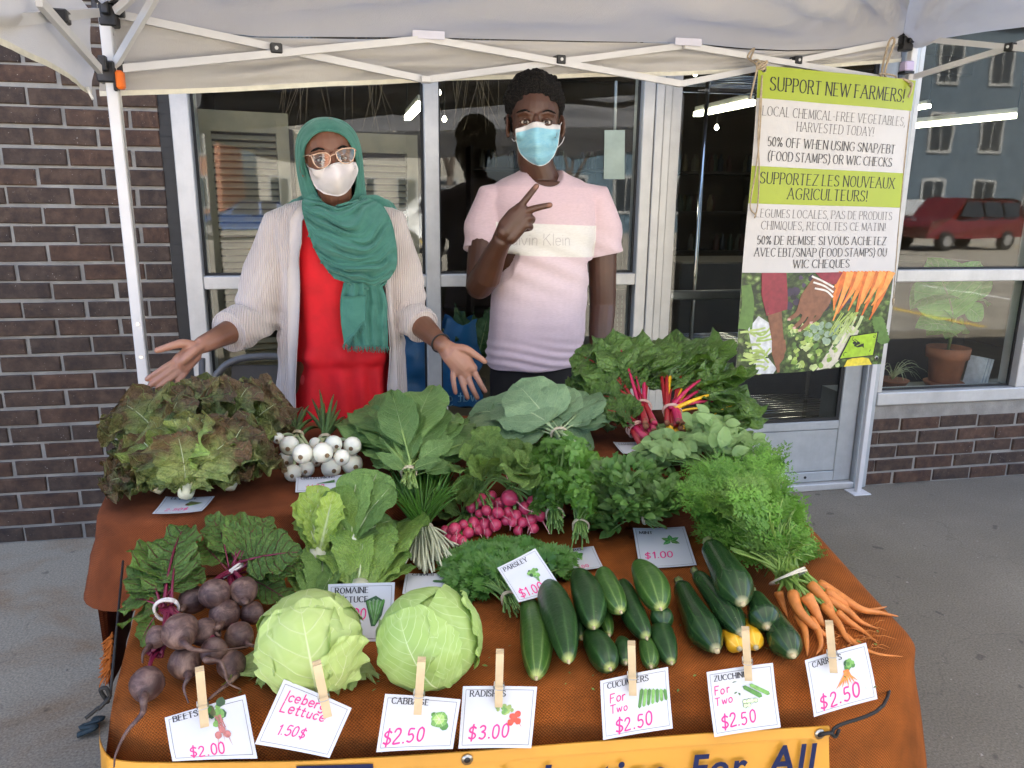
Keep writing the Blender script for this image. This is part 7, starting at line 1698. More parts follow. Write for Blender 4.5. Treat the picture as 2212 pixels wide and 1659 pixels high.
for k in range(5): b = MB(); b.tube([Kp,Kp+Vector((rnd(-.03,.03),rnd(-.03,.03),.3))],[.007,.004],6); loc_part(b,'cane',m_pls,r)
p2 = aty(1912,800,3.3); r = thing('potted_plant','spider plant with thin arching leaves in a shallow dish beside the terracotta pot','plant',(p2.x,3.24,zs)); b = MB(); b.lathe([(.05,0),(.075,.045),(.08,.05),(.07,.05)],18); b.build('pot',m_pot,r)
b = MB(); 
for k in range(22): a = rnd(-2.6,.6); l = rnd(.08,.2); c = Vector((p2.x,3.24,zs+.05)); e = c+Vector((math.cos(a)*l,math.sin(a)*l*.4,rnd(-.02,.08))); b.tube(bez(c,(c+e)/2+Vector((0,0,.10)),e,7),[.003,.003,.003,.0025,.002,.0015,.0006],4,flat=.3)
b.uv = [(.3,.3)]*len(b.v); loc_part(b,'leaves',mat_leaf('spider_leaf',(.25,.3,.16),(.4,.45,.25),(.5,.5,.3),nv=1),r)['kind'] = 'stuff'
p3 = aty(2110,830,3.22); r = thing('brochure_stack','stack of thin grey and white brochures leaning beside the terracotta pot','brochures',(p3.x,3.22,zs)); 
for k in range(7):
    b = MB(); b.box((-.045+k*.009,-.04,0),(-.038+k*.009,.05,.15)); o = b.build('brochure',M_('brochure_paper',((.55,.57,.6),(.35,.38,.42),(.6,.6,.6))[k % 3],.5,.2,30,0) ,r,False); o.rotation_euler = (0,.22,.3)
# plant inside behind the man and black crate
r = thing('potted_plant','dark leafy plant inside the window behind the mans elbow','plant',aty(1010,820,3.45)); K = aty(1015,830,3.45); m_dk = mat_leaf('dark_house_leaf',(.02,.06,.015),(.05,.11,.03),(.1,.15,.06),nv=6); LVk = variants(3,'leaf',[m_dk,m_pls],p_lance,W=.13,pet=.3,arch=1.2,seed=150)
for t in ((945,690),(1030,660),(1060,700),(1065,650),(960,740),(1045,740),(980,640)): add_leaf(r,LVk,K,aty(t[0],t[1],3.42),up=(0,-1,.5))
b = MB(); b.lathe([(.07,-.12),(.09,0),(.08,0)],14); b.build('pot',MAT['gasket'],r)
r = thing('ventilated_crate','black crate with rows of slots inside the window right of the man','crate',aty(1345,740,3.3)); a = aty(1318,640,3.3); c = aty(1372,800,3.3); b = MB(); b.box((a.x-.02,3.31,c.z-.3),(c.x+.02,3.50,a.z+.03)); loc_part(b,'shell',MAT['gasket'],r,False)
sm_ = M_('slot_light',(.12,.13,.13),.6,.1,10,0); 
for i in range(5):
    b = MB()
    for j in range(15): x = a.x+.002+i*.019; z = a.z-j*.021; b.box((x,3.3075,z-.013),(x+.005,3.3095,z))
    loc_part(b,'slot_row',sm_,r,False)['kind'] = 'stuff'
# small notice hanging in the window behind the man
r = thing('window_notice','pale green notice taped inside the glass above the mans left shoulder','notice',aty(1330,335,3.1)); q = [aty(*p,3.075) for p in ((1306,281),(1350,281),(1349,387),(1304,387))]; b = MB(); b.add(q+[p+Vector((0,.001,0)) for p in q],[(0,1,2,3),(7,6,5,4)]); loc_part(b,'sheet',M_('pale_green_paper',(.34,.42,.36),.7,.15,12,0),r,False)
b = MB(); b.tube([aty(1328,281,3.1),aty(1331,175,3.1)],.006,6); loc_part(b,'hanger',MAT['alu'],r)
# ------------------------------------------------------------------ people
def cap_tube(mb,pts,rs,n=14,up=None,flat=1.0):
    """closed tube with rounded ends"""
    pts = [Vector(p) for p in pts]; rs = list(rs) if isinstance(rs,(list,tuple)) else [rs]*len(pts)
    t0 = (pts[0]-pts[1]).normalized(); t1 = (pts[-1]-pts[-2]).normalized(); P = []; R = []
    for a in (80,55,28): P.append(pts[0]+t0*rs[0]*math.sin(rad(a))); R.append(rs[0]*math.cos(rad(a)))
    P += pts; R += rs
    for a in (28,55,80): P.append(pts[-1]+t1*rs[-1]*math.sin(rad(a))); R.append(rs[-1]*math.cos(rad(a)))
    mb.tube(P,R,n,0,True,flat,up)
def ell(mb,c,r3,rot=None,n=20):
    m4 = Matrix.Translation(c)@(rot or Matrix.Identity(4))@Matrix.Diagonal((r3[0],r3[1],r3[2],1))
    mb.lathe([(max(.001,math.sin(math.pi*i/14)),-math.cos(math.pi*i/14)) for i in range(15)],n,M4=m4)
def fuse(mb,voxel,sm=4,fac=.6):
    me = bpy.data.meshes.new('t'); me.from_pydata(mb.v,[],mb.f); me.update(); o = bpy.data.objects.new('t',me); COL.objects.link(o)
    bm = bmesh.new(); bm.from_mesh(me)
    # outward normals per closed piece
    bmesh.ops.recalc_face_normals(bm,faces=bm.faces); bm.to_mesh(me); bm.free()
    r = o.modifiers.new('r','REMESH'); r.mode = 'VOXEL'; r.voxel_size = voxel; r.use_smooth_shade = True
    if sm: s = o.modifiers.new('s','SMOOTH'); s.iterations = sm; s.factor = fac
    out = bpy.data.meshes.new_from_object(o.evaluated_get(bpy.context.evaluated_depsgraph_get())); bpy.data.objects.remove(o); return out
def getco(me): a = np.zeros(len(me.vertices)*3); me.vertices.foreach_get('co',a); return a.reshape(-1,3)
def setco(me,a): me.vertices.foreach_set('co',a.ravel()); me.update()
def normals(me): a = np.zeros(len(me.vertices)*3); me.vertices.foreach_get('normal',a); return a.reshape(-1,3)
def place(me,name,mat,root,data_mats=None):
    a = getco(me)-np.array(root.location); setco(me,a); me.materials.clear(); me.materials.append(mat); me.polygons.foreach_set('use_smooth',[True]*len(me.polygons)); return put(name,me,root)
def bumpco(me,pushes):
    a = getco(me)
    for c,s,v in pushes:
        d = ((a-np.array(c))**2)/np.array(s if hasattr(s,'__len__') else (s,s,s))**2; w_ = np.exp(-d.sum(1)); a += w_[:,None]*np.array(v)[None,:]
    setco(me,a)
def np_noise(a,k,seed=0):
    """cheap smooth noise by summed sines"""
    R = np.random.RandomState(seed); out = np.zeros(len(a))
    for i in range(10):
        d = R.normal(size=3)*np.array(k)*(1+.35*i/10*3); out += np.sin(a@d+R.uniform(0,6.28))/(1+.25*i)
    return out/3.2
def skin_mat(name,c,palm=None):
    m,t,b = new_mat(name); v = coords(t); n = nz(t,v,14,5)
    lk(t,ramp(t,n,[(.3,mul(c,.86)),(.7,mul(c,1.14))]),b.inputs['Base Color']); b.inputs['Roughness'].default_value = .42
    b.inputs['Subsurface Weight'].default_value = .15; b.inputs['Subsurface Radius'].default_value = (1,.3,.15); b.inputs['Subsurface Scale'].default_value = .006
    bump(t,b,nz(t,v,350,3),.15,.0006)
    if palm:
        at = nd(t,'ShaderNodeAttribute'); at.attribute_name = 'palm'; base = mixc(t,at.outputs['Fac'],b.inputs['Base Color'].links[0].from_socket,palm); lk(t,base,b.inputs['Base Color'])
    return m
def set_palm(me,fn):
    a = getco(me); at = me.attributes.new('palm','FLOAT','POINT'); at.data.foreach_set('value',fn(a,normals(me)).astype(np.float32))
def finger(mb,pts,r0_,r1_,n=10): cap_tube(mb,catmull(pts,3),[r0_+(r1_-r0_)*i/(3*(len(pts)-1)) for i in range(3*(len(pts)-1)+1)],n)
def patch(pts_rows,n=6,m=None):
    rows = [catmull(r,n) for r in pts_rows]; cols = list(zip(*rows)); cols = [catmull(c,n) for c in cols]; return [list(r) for r in zip(*cols)]
def thick(mb,P,t,uv=None):
    """closed sheet of thickness t from grid P"""
    a,b_ = len(P),len(P[0]); N = []
    for i in range(a):
        row = []
        for j in range(b_):
            du = P[min(i+1,a-1)][j]-P[max(i-1,0)][j]; dv = P[i][min(j+1,b_-1)]-P[i][max(j-1,0)]; row.append(du.cross(dv).normalized())
        N.append(row)
    Q = [[p-n_*t for p,n_ in zip(r,nr)] for r,nr in zip(P,N)]; o = len(mb.v); mb.grid(P,uv=uv); o2 = len(mb.v); mb.grid([r for r in Q],uv=uv); k = len(mb.f)-(a-1)*(b_-1)
    for f in range(k,len(mb.f)): mb.f[f] = mb.f[f][::-1]
    E_ = [(i,0) for i in range(a)]+[(a-1,j) for j in range(1,b_)]+[(i,b_-1) for i in range(a-2,-1,-1)]+[(0,j) for j in range(b_-2,0,-1)]
    for q in range(len(E_)):
        i1 = E_[q][0]*b_+E_[q][1]; i2 = E_[(q+1) % len(E_)][0]*b_+E_[(q+1) % len(E_)][1]; mb.f.append((o+i1,o2+i1,o2+i2,o+i2)); mb.m.append(0)
def loft(mb,secs,n=40,sq=2.4):
    """secs: (centre, half width vec x, half depth) horizontal superellipses"""
    rows = []
    for c,hw,hd in secs:
        row = []
        for k in range(n):
            g = 2*math.pi*k/n; cx,sx = math.cos(g),math.sin(g); f = (abs(cx)**sq+abs(sx)**sq)**(-1/sq); row.append(Vector(c)+Vector((cx*f*hw,sx*f*hd,0)))
        rows.append(row)
    mb.grid(rows,close_u=True); mb.add(rows[0],[tuple(range(n))]); mb.add(rows[-1],[tuple(range(n))[::-1]])

def bvh_of(me,off=(0,0,0)): o = Vector(off); return BVHTree.FromPolygons([tuple(v.co+o) for v in me.vertices],[tuple(p.vertices) for p in me.polygons])
def drape(P,bv,off):
    for row in P:
        for j,p in enumerate(row):
            d = p-CAM; L = d.length; d.normalize(); hit = bv.ray_cast(CAM,d)
            if hit[0] is not None and hit[3] < L+off and L-hit[3] < .045: row[j] = CAM+d*(hit[3]-off)
    return P
def relax(P,n=2):
    for _ in range(n):
        Q = [list(r) for r in P]
        for i in range(1,len(P)-1):
            for j in range(1,len(P[0])-1): Q[i][j] = (P[i][j]*2+P[i-1][j]+P[i+1][j]+P[i][j-1]+P[i][j+1])/6
        P = Q
    return P
def head_parts(mb,eye_c,s=1.0,tilt=0,turn=0):
    """skull, face, jaw, nose, ears and neck around the point between the eyes; returns the head matrix"""
    H = Matrix.Translation(eye_c)@Matrix.Rotation(turn,4,'Z')@Matrix.Rotation(tilt,4,'Y')@Matrix.Scale(s,4)
    h = lambda x,y,z: H@Vector((x,y,z)); R3 = H.to_3x3().to_4x4()
    ell(mb,h(0,.095,.035),(.075*s,.095*s,.088*s),H.to_3x3().normalized().to_4x4(),24)      # cranium
    ell(mb,h(0,.060,-.005),(.068*s,.062*s,.085*s),H.to_3x3().normalized().to_4x4(),24)     # face mass
    ell(mb,h(0,.058,-.055),(.053*s,.056*s,.052*s),H.to_3x3().normalized().to_4x4(),20)     # jaw
    ell(mb,h(0,.024,-.084),(.026*s,.024*s,.020*s),None,16)                                  # chin
    for sx in (-1,1):
        ell(mb,h(sx*.040,.022,-.030),(.024*s,.020*s,.022*s),None,14)                        # cheek
        cap_tube(mb,[h(sx*.012,.004,.020),h(sx*.032,.006,.026),h(sx*.052,.020,.020)],[.006*s,.007*s,.006*s],8)  # brow
        m4 = Matrix.Translation(h(sx*.077,.085,-.005))@Matrix.Rotation(sx*.35,4,'Z')@Matrix.Rotation(-.12,4,'X'); ear = MB()
        for k in range(12): pass
        P = [m4@Vector((sx*.004,.016*math.cos(a)*s,.030*math.sin(a)*s)) for a in [i*math.pi/6 for i in range(10)]]; cap_tube(mb,P,[.0045*s]*10,8)
        m5 = m4@Matrix.Diagonal((.004*s,.014*s,.026*s,1)); mb.lathe([(max(.01,math.sin(math.pi*i/8)),-math.cos(math.pi*i/8)) for i in range(9)],12,M4=m5)
        ell(mb,m4@Vector((0,-.006,-.030)),(.005*s,.006*s,.008*s),None,8)
    cap_tube(mb,[h(0,-.002,.012),h(0,-.010,-.012),h(0,-.020,-.034)],[.007*s,.009*s,.0125*s],10)   # nose
    for sx in (-1,1): ell(mb,h(sx*.013,-.008,-.038),(.009*s,.010*s,.008*s),None,10)
    ell(mb,h(0,-.000,-.066),(.022*s,.012*s,.010*s),None,14)                                 # lips
    return H,h
def eyes(root,H,h,s,skinm,iris=(.02,.01,.006),narrow=1.0,lidm=None):
    w_ = M_('eye_white',(.62,.58,.54),.15,.03,30,0) if 'eye_white' not in bpy.data.materials else bpy.data.materials['eye_white']; im = M_('iris',iris,.1,.2,200,0) if 'iris' not in bpy.data.materials else bpy.data.materials['iris']
    for sx in (-1,1):
        c = h(sx*.031,.0135,-.002); b = MB(); ell(b,c,(.0118*s,)*3); e = loc_part(b,'eyeball',w_,root)
        b = MB(); d = (H.to_3x3()@Vector((.0,-1,-.05))).normalized(); b.tube([c+d*.0095*s,c+d*.0119*s,c+d*.0124*s],[.0066*s,.0056*s,.002*s],14); b.v = [tuple(Vector(v)-root.location) for v in b.v]; b.build('iris',im,e)
        for nm,zz_,sg in (('upper_eyelid',.0072*narrow,1),('lower_eyelid',-.0072*narrow,-1)):
            b = MB(); P = [h(sx*.031+.0165*math.cos(a),.0135-.0125*math.sin(a)*.95,-.002+zz_*math.sin(a)**.7) for a in [math.pi*(.04+.92*i/10) for i in range(11)]]
            b.tube(P,[.0017*s+.0012*math.sin(math.pi*i/10)*s for i in range(11)],7); loc_part(b,nm,skinm,root)
            if sg > 0:
                b = MB(); b.tube([p+Vector((0,-.0022,-.0004)) for p in P],[.0008*s]*11,5); loc_part(b,'eyelashes',bpy.data.materials['black_hair'],root)
        b = MB(); P = [h(sx*(.019+.038*i/8),.001+.012*(i/8)**2,.0205+.009*math.sin(math.pi*(.15+.75*i/8))) for i in range(9)]; b.tube(P,[.0008+.0018*math.sin(math.pi*(.15+.8*i/8)) for i in range(9)],6,flat=1.4); loc_part(b,'eyebrow',bpy.data.materials['black_hair'],root)

# ---- hair material
def hair_mat():
    m,t,b = new_mat('black_hair'); v = coords(t); n = nd(t,'ShaderNodeTexVoronoi'); n.inputs['Scale'].default_value = 190; lk(t,v,n.inputs['Vector'])
    lk(t,ramp(t,n.outputs['Distance'],[(.1,(.020,.016,.014)),(.6,(.004,.0035,.003))]),b.inputs['Base Color']); b.inputs['Roughness'].default_value = .8; b.inputs['Specular IOR Level'].default_value = .2; bump(t,b,n.outputs['Distance'],1,.006); return m
MAT['hair'] = hair_mat()
SKM = skin_mat('dark_brown_skin',(.066,.027,.015),(.28,.13,.085)); SKW = skin_mat('brown_skin',(.145,.060,.032),(.36,.18,.12))
def vertex_dist_line(a,p,q):
    p,q = np.array(p),np.array(q); d = q-p; t = np.clip(((a-p)@d)/(d@d),0,1); return np.linalg.norm(a-(p+t[:,None]*d),axis=1)

# ================================================================== the man
YM = 2.42
man = thing('person','man in a pale pink T-shirt and blue surgical mask making a V sign','person',(aty(1163,800,YM).x,YM+.02,0))
A_ = lambda x,y,Y=YM: aty(x,y,Y)
eyeM = A_(1158,262,YM-.088); HM = 1.04
b = MB(); H,h = head_parts(b,eyeM,HM,0,rad(-10))
nk0 = h(0,.085,-.10); cap_tube(b,[h(0,.075,-.05),nk0,A_(1168,385,YM+.02),A_(1168,410,YM+.02)],[.055,.054,.058,.068],20)
# slim torso inside the shirt, legs
loft(b,[(A_(1168,392),.08,.062),(A_(1167,415),.140,.078),(A_(1166,470),.160,.092),(A_(1165,600),.145,.09),(A_(1160,720),.135,.08),(A_(1158,775),.12,.07)])
shL = A_(1062,436,YM+.01); elL = A_(1036,616,YM-.10); wrL = A_(1083,522,YM-.235)
cap_tube(b,[A_(1110,432,YM+.01),shL,shL.lerp(elL,.5)+Vector((-.006,0,0)),elL],[.046,.050,.048,.043],18)
cap_tube(b,[elL,elL.lerp(wrL,.3)+Vector((.002,-.004,-.008)),elL.lerp(wrL,.7),wrL],[.044,.045,.034,.0285],18)
shR = A_(1287,436,YM+.01); elR = A_(1302,660,YM+.02); wrR = A_(1292,800,YM-.06)
cap_tube(b,[A_(1225,432,YM+.01),shR,shR.lerp(elR,.5)+Vector((.010,0,0)),elR],[.046,.050,.048,.044],18); cap_tube(b,[elR,elR.lerp(wrR,.35),wrR],[.044,.042,.028],18)
# hanging hand (behind the chard)
hR = wrR+Vector((-.005,-.02,-.05)); cap_tube(b,[wrR,hR,hR+Vector((0,-.015,-.045))],[.027,.036,.034],14,up=(0,1,0),flat=1.0)
for k in range(4): p = hR+Vector((-.030+.020*k,-.015,-.055)); finger(b,[p,p+Vector((.001,-.012,-.035)),p+Vector((0,.002,-.065))],.0095,.0075)
finger(b,[hR+Vector((-.028,-.01,.0)),hR+Vector((-.040,-.03,-.03)),hR+Vector((-.034,-.036,-.06))],.012,.009)
# V sign hand: back of the hand to the viewer, palm towards the chest
YH = YM-.255; V_ = lambda x,y,dy=0: A_(x,y,YH+dy)
cap_tube(b,[wrL,V_(1100,493),V_(1118,472)],[.030,.036,.037],16,up=(0,1,0),flat=.62)
cap_tube(b,[V_(1090,500),V_(1124,454)],[.026,.022],12); cap_tube(b,[V_(1102,512),V_(1134,476)],[.023,.021],12)
finger(b,[V_(1110,462),V_(1124,446,-.006),V_(1143,422,-.012),V_(1159,402,-.010)],.0125,.0085)
finger(b,[V_(1118,468),V_(1138,456,-.008),V_(1164,448,-.014),V_(1188,443,-.012)],.0125,.0085)
finger(b,[V_(1120,482),V_(1142,470,-.012),V_(1150,476,.012),V_(1128,484,.028)],.0115,.0090)
finger(b,[V_(1116,494),V_(1138,487,-.010),V_(1146,492,.012),V_(1124,497,.026)],.0105,.0085)
finger(b,[V_(1096,480,.02),V_(1112,466,.034),V_(1130,472,.030)],.0125,.010)
me = fuse(b,.0030,3,.5)
ec = [h(sx*.031,.004,-.002) for sx in (-1,1)]
bumpco(me,[(c,(.017*HM,.016,.0105*HM),(0,.0125,0)) for c in ec]+[(h(0,.07,.10),.04,(0,.0,-.004))])
def pm(a,n): # lighter finger pads
    d = np.minimum.reduce([np.linalg.norm(a-np.array(V_(*q)),axis=1) for q in ((1159,402,-.02),(1189,443,-.02))]); return np.clip(1.5-d/.0085,0,1)*.75
set_palm(me,pm); bvM = bvh_of(me); place(me,'body',SKM,man)
eyes(man,H,h,HM,SKM,narrow=1.0)
# hair: cap of tight curls
b = MB(); ell(b,h(0,.108,.062),(.094,.100,.094),None,30); ell(b,h(0,.115,.020),(.089,.078,.070),None,26)
for i in range(240):
    g = rnd(0,6.28); e = rnd(-.35,1.5); d = Vector((math.cos(g)*math.cos(e),math.sin(g)*math.cos(e),math.sin(e))); 
    if d.y < -.35 and d.z < .62: continue
    if d.z < 0: c = h(0,.115,.020)+Vector((d.x*.089,d.y*.078,d.z*.070))
    else: c = h(0,.108,.062)+Vector((d.x*.093,d.y*.099,d.z*.093))
    ell(b,c,(rnd(.006,.010),)*3,None,6)
me = fuse(b,.0035,1,.4); a = getco(me); hy = np.array(h(0,0,0)); rel = (a-hy)
# carve away what would cover the forehead and temples
msk = (rel[:,1] < .055) & (rel[:,2] < .062); a[msk,1] += (.055-rel[msk,1])*1.0*np.clip((.062-rel[msk,2])/.02,0,1)
nn = normals(me); a += nn*(np_noise(a,(260,260,260),4)*.0022)[:,None]; setco(me,a); place(me,'hair',MAT['hair'],man)
# T-shirt
b = MB()
loft(b,[(A_(1171,366,YM+.030),.064,.060),(A_(1171,376,YM+.028),.088,.070),(A_(1170,388,YM+.022),.128,.080),(A_(1169,404,YM+.012),.162,.092),(A_(1168,440),.176,.104),(A_(1168,500),.176,.114),(A_(1168,560),.163,.115),(A_(1166,620),.157,.112),(A_(1160,700),.160,.112),(A_(1155,760),.163,.114),(A_(1153,788),.162,.114)],48)
seL = A_(1046,540,YM-.035); seR = A_(1304,545,YM+.012)
cap_tube(b,[A_(1120,420,YM+.01),shL+Vector((.004,0,.000)),shL.lerp(seL,.5)+Vector((-.010,0,.0)),seL],[.046,.062,.066,.063],22)
cap_tube(b,[A_(1215,420,YM+.01),shR+Vector((-.004,0,.000)),shR.lerp(seR,.5)+Vector((.008,0,0)),seR],[.046,.062,.065,.061],22)
me = fuse(b,.0042,5,.6); a = getco(me)
# flatten the sleeve ends (cut) and hem
def cut(a,p,d,keep=.004): p = np.array(p); d = np.array(Vector(d).normalized()); t = (a-p)@d; near = np.linalg.norm(a-p,axis=1) < .12; m_ = (t > 0) & near; a[m_] -= d[None,:]*(t[m_]-np.minimum(t[m_],keep))[:,None]; return a
a = cut(a,seL,seL-shL); a = cut(a,seR,seR-shR)
n_ = normals(me); cx = man.location.x
nk_ = np.array(A_(1171,366,YM+.02)); dx_ = (a[:,0]-nk_[0])/.062; dz_ = (nk_[2]+.010-a[:,2])/.066; ins = np.clip((1-np.sqrt(dx_**2+dz_**2))/.16,0,1)*(a[:,1] < YM+.02)
a[:,1] += ins*.075
wr_ = .0022*np_noise(a*np.array([1,1,1]),(20,10,26),2)*np.clip((1.25-a[:,2])/.25,0,1.6)+.0026*np_noise(a,(38,20,9),5)
pl_ = np.exp(-((a[:,2]-(A_(1100,560).z))/.09)**2)*.004*np.sin((a[:,0]-cx)*38+(a[:,2])*90); hm_ = np.exp(-((a[:,2]-A_(1153,765).z)/.045)**2)*.0035*np.sin(a[:,2]*210+(a[:,0]-cx)*22+3*np_noise(a,(9,5,9),1))
a += n_*(wr_+pl_+hm_)[:,None]; setco(me,a)
def shirt_mat():
    m,t,b = new_mat('pink_jersey'); v = coords(t); se = nd(t,'ShaderNodeSeparateXYZ'); lk(t,v,se.inputs[0])
    z0,z1,z2 = A_(1160,549).z,A_(1160,482).z,A_(1160,800).z
    base = ramp(t,math_(t,'MULTIPLY',math_(t,'SUBTRACT',se.outputs[2],z2),1/(A_(1160,420).z-z2)),[(0,(.58,.49,.59)),(.3,(.60,.50,.56)),(.55,(.60,.49,.53)),(1,(.58,.43,.47))])
    zz_ = math_(t,'ADD',se.outputs[2],math_(t,'MULTIPLY',math_(t,'SUBTRACT',se.outputs[0],0),.035))
    inb = math_(t,'MULTIPLY',math_(t,'GREATER_THAN',zz_,z0),math_(t,'LESS_THAN',zz_,z1)); ax = math_(t,'LESS_THAN',math_(t,'ABSOLUTE',math_(t,'ADD',se.outputs[0],-.006)),.166); fr = math_(t,'LESS_THAN',se.outputs[1],.03)
    mk = math_(t,'MULTIPLY',math_(t,'MULTIPLY',inb,ax),fr); col = mixc(t,mk,base,(.66,.65,.62)); col = mixc(t,1,col,ramp(t,nz(t,coords(t,'Object',(40,40,160)),2,4),[(.3,(.93,.93,.93)),(.7,(1.05,1.05,1.05))]),'MULTIPLY')
    lk(t,col,b.inputs['Base Color']); b.inputs['Roughness'].default_value = .85; b.inputs['Sheen Weight'].default_value = .2; bump(t,b,nz(t,v,500,2),.2,.0008); return m
shirtmat = shirt_mat(); shirt_o = place(me,'shirt',shirtmat,man)
# collar rib
b = MB(); cz_ = A_(1171,366,YM+.022); P = [cz_+Vector((.061*math.cos(a_),.062*math.sin(a_)-.020*max(0,-math.sin(a_))**2,.012*max(0,math.sin(a_))-.008-.052*max(0,-math.sin(a_))**1.6)) for a_ in [i*math.pi/16 for i in range(33)]]
b.tube(P,.0065,8,flat=.6); loc_part(b,'collar',M_('pink_collar',(.58,.42,.46),.8,.05,40,.1),man)
# skin showing inside the neckline is the body mesh; lettering on the chest band
bv = BVHTree.FromPolygons([tuple(v.co+man.location) for v in me.vertices],[tuple(p.vertices) for p in me.polygons])
V,F = stroke_text('Calvin Klein',.030,None,.055,.05,False,0,.17,0,0); b = MB(); o0 = A_(1084,533,2.2); vs = []
k_ = (A_(1232,527,2.3).x-A_(1084,533,2.3).x)/max(v[0] for v in V)
for v in V:
    px_ = A_(1084,533,2.3).x+v[0]*k_; z = A_(1160,530,2.3).z+v[1]*k_*1.0; hit = bv.ray_cast(Vector((px_,1.8,z)),Vector((0,1,0)))[0]; vs.append(hit+Vector((0,-.0022,0)) if hit else Vector((px_,2.33,z)))
b.add(vs,F); loc_part(b,'lettering',M_('grey_print',(.42,.40,.40),.6,.05,20,0),man,False)
# trousers and shoes
b = MB(); loft(b,[(A_(1155,780,YM+.005),.150,.100),(A_(1155,830,YM+.005),.152,.105),(Vector((man.location.x,YM,.72)),.155,.11),(Vector((man.location.x,YM,.62)),.15,.10)])
for sx in (-1,1): x = man.location.x+sx*.085; cap_tube(b,[(x,YM,.75),(x+sx*.01,YM,.42),(x+sx*.012,YM+.02,.10)],[.082,.060,.048],16)
me = fuse(b,.008,3); place(me,'trousers',M_('black_trousers',(.008,.008,.010),.85,.2,30,.2),man)
for sx in (-1,1):
    b = MB(); x = man.location.x+sx*.1; cap_tube(b,[(x,YM+.06,.045),(x,YM-.05,.04),(x,YM-.14,.035)],[.042,.045,.035],12); me = fuse(b,.006,2); place(me,'shoe',MAT['gasket'],man)
# surgical mask
def mask(root,rows,mat,name,edge,pleats=0,loops=(),depth=None,seed=0,bv=None):
    P = patch(rows,7)
    if bv: P = drape(relax(drape(P,bv,.008),4),bv,.006); b = MB(); nI = len(P); nJ = len(P[0])
    for i in range(nI):
        for j in range(nJ): P[i][j] = P[i][j]+Vector((0,-.0018*math.sin(i/nI*pleats*2*math.pi) if pleats else 0,0))+Vector((0,.0022*fbm((i*.16,j*.22,seed))-.0018*math.sin(j*.55+i*.18+seed)*((j/nJ-.5)**2)*5,0))
    UV = [(j/(nJ-1),i/(nI-1)) for i in range(nI) for j in range(nJ)]; thick(b,P,.0012,UV); o = loc_part(b,name,mat,root)
    E_ = [P[0][j] for j in range(nJ)]; b = MB(); b.tube([p+Vector((0,-.0012,0)) for p in E_],.0014,6); b.tube([P[i][0] for i in range(nI)]+[P[-1][j] for j in range(1,nJ)]+[P[i][-1] for i in range(nI-2,-1,-1)],.0012,6); loc_part(b,'mask_edge',edge,root)
    for lp in loops: b = MB(); b.tube(catmull(lp,6),.0014,6); loc_part(b,'ear_loop',edge,root)
    return P
def mask_mat():
    m,t,b = new_mat('blue_mask_fleece'); tc = nd(t,'ShaderNodeTexCoord'); se = nd(t,'ShaderNodeSeparateXYZ'); lk(t,tc.outputs['UV'],se.inputs[0]); v = tc.outputs['Object']
    n = nz(t,coords(t,'Object',(1,1,3)),45,5,.6,.8); base = ramp(t,n,[(.3,(.19,.47,.62)),(.7,(.30,.57,.67))]); lk(t,mixc(t,ramp(t,se.outputs[1],[(.085,(1,1,1)),(.10,(0,0,0))]),base,(.64,.63,.64)),b.inputs['Base Color']); b.inputs['Roughness'].default_value = .75
    pl = math_(t,'SINE',math_(t,'MULTIPLY',se.outputs[1],26)); bump(t,b,mixc(t,.6,n,pl),.5,.003); return m
wh = M_('white_mask_cloth',(.62,.61,.62),.8,.03,30,.1)
E0 = eyeM.y
def mk(x,y,d): return A_(x,y,E0+d)
mask(man,[[mk(1114,279,.050),mk(1134,273,.012),mk(1157,264,-.022),mk(1183,268,.010),mk(1210,271,.050)],
           [mk(1115,300,.050),mk(1134,298,.000),mk(1159,294,-.042),mk(1184,296,.000),mk(1208,294,.050)],
           [mk(1121,325,.052),mk(1140,325,.004),mk(1162,324,-.030),mk(1184,322,.004),mk(1204,318,.052)],
           [mk(1134,342,.050),mk(1147,345,.015),mk(1164,347,-.008),mk(1182,343,.015),mk(1196,336,.050)],
           [mk(1152,354,.045),mk(1158,356,.025),mk(1166,358,.012),mk(1176,356,.025),mk(1184,351,.045)]],mask_mat(),'face_mask',wh,3,
     [[mk(1114,279,.05),mk(1108,268,.075),mk(1107,266,.10)],[mk(1116,303,.05),mk(1110,305,.075),mk(1106,300,.10)],[mk(1210,271,.05),mk(1216,260,.075),mk(1219,262,.10)],[mk(1205,318,.05),mk(1214,308,.08),mk(1219,296,.10)]],bv=bvM)

# ================================================================== the woman
YW_ = 2.20
wom = thing('person','woman in a green headscarf, red dress and cream cardigan holding both hands out','person',(aty(730,800,YW_).x,YW_+.02,0))
B_ = lambda x,y,Y=YW_: aty(x,y,Y)
eyeW = B_(718,342,YW_-.085); HW = .90
b = MB(); H2,h2 = head_parts(b,eyeW,HW,rad(-6),rad(7))
cap_tube(b,[h2(0,.075,-.05),h2(0,.085,-.10),B_(722,452,YW_+.01),B_(722,480,YW_+.01)],[.047,.046,.050,.08],18)
loft(b,[(B_(724,455),.08,.06),(B_(724,480),.13,.075),(B_(726,530),.135,.085),(B_(732,620),.12,.08),(B_(738,740),.125,.085),(B_(740,860),.145,.10)])
sL = B_(616,488); eL = B_(557,688,YW_-.02); wL = B_(437,745,YW_-.20)
sR = B_(832,486); eR = B_(881,676,YW_-.02); wR = B_(957,746,YW_-.20)
cap_tube(b,[B_(670,475),sL,sL.lerp(eL,.5),eL],[.045,.045,.042,.036],16); cap_tube(b,[eL,eL.lerp(wL,.35),eL.lerp(wL,.75),wL],[.036,.037,.027,.0225],16)
cap_tube(b,[B_(780,475),sR,sR.lerp(eR,.5),eR],[.045,.045,.042,.036],16); cap_tube(b,[eR,eR.lerp(wR,.35),eR.lerp(wR,.75),wR],[.036,.036,.027,.0225],16)
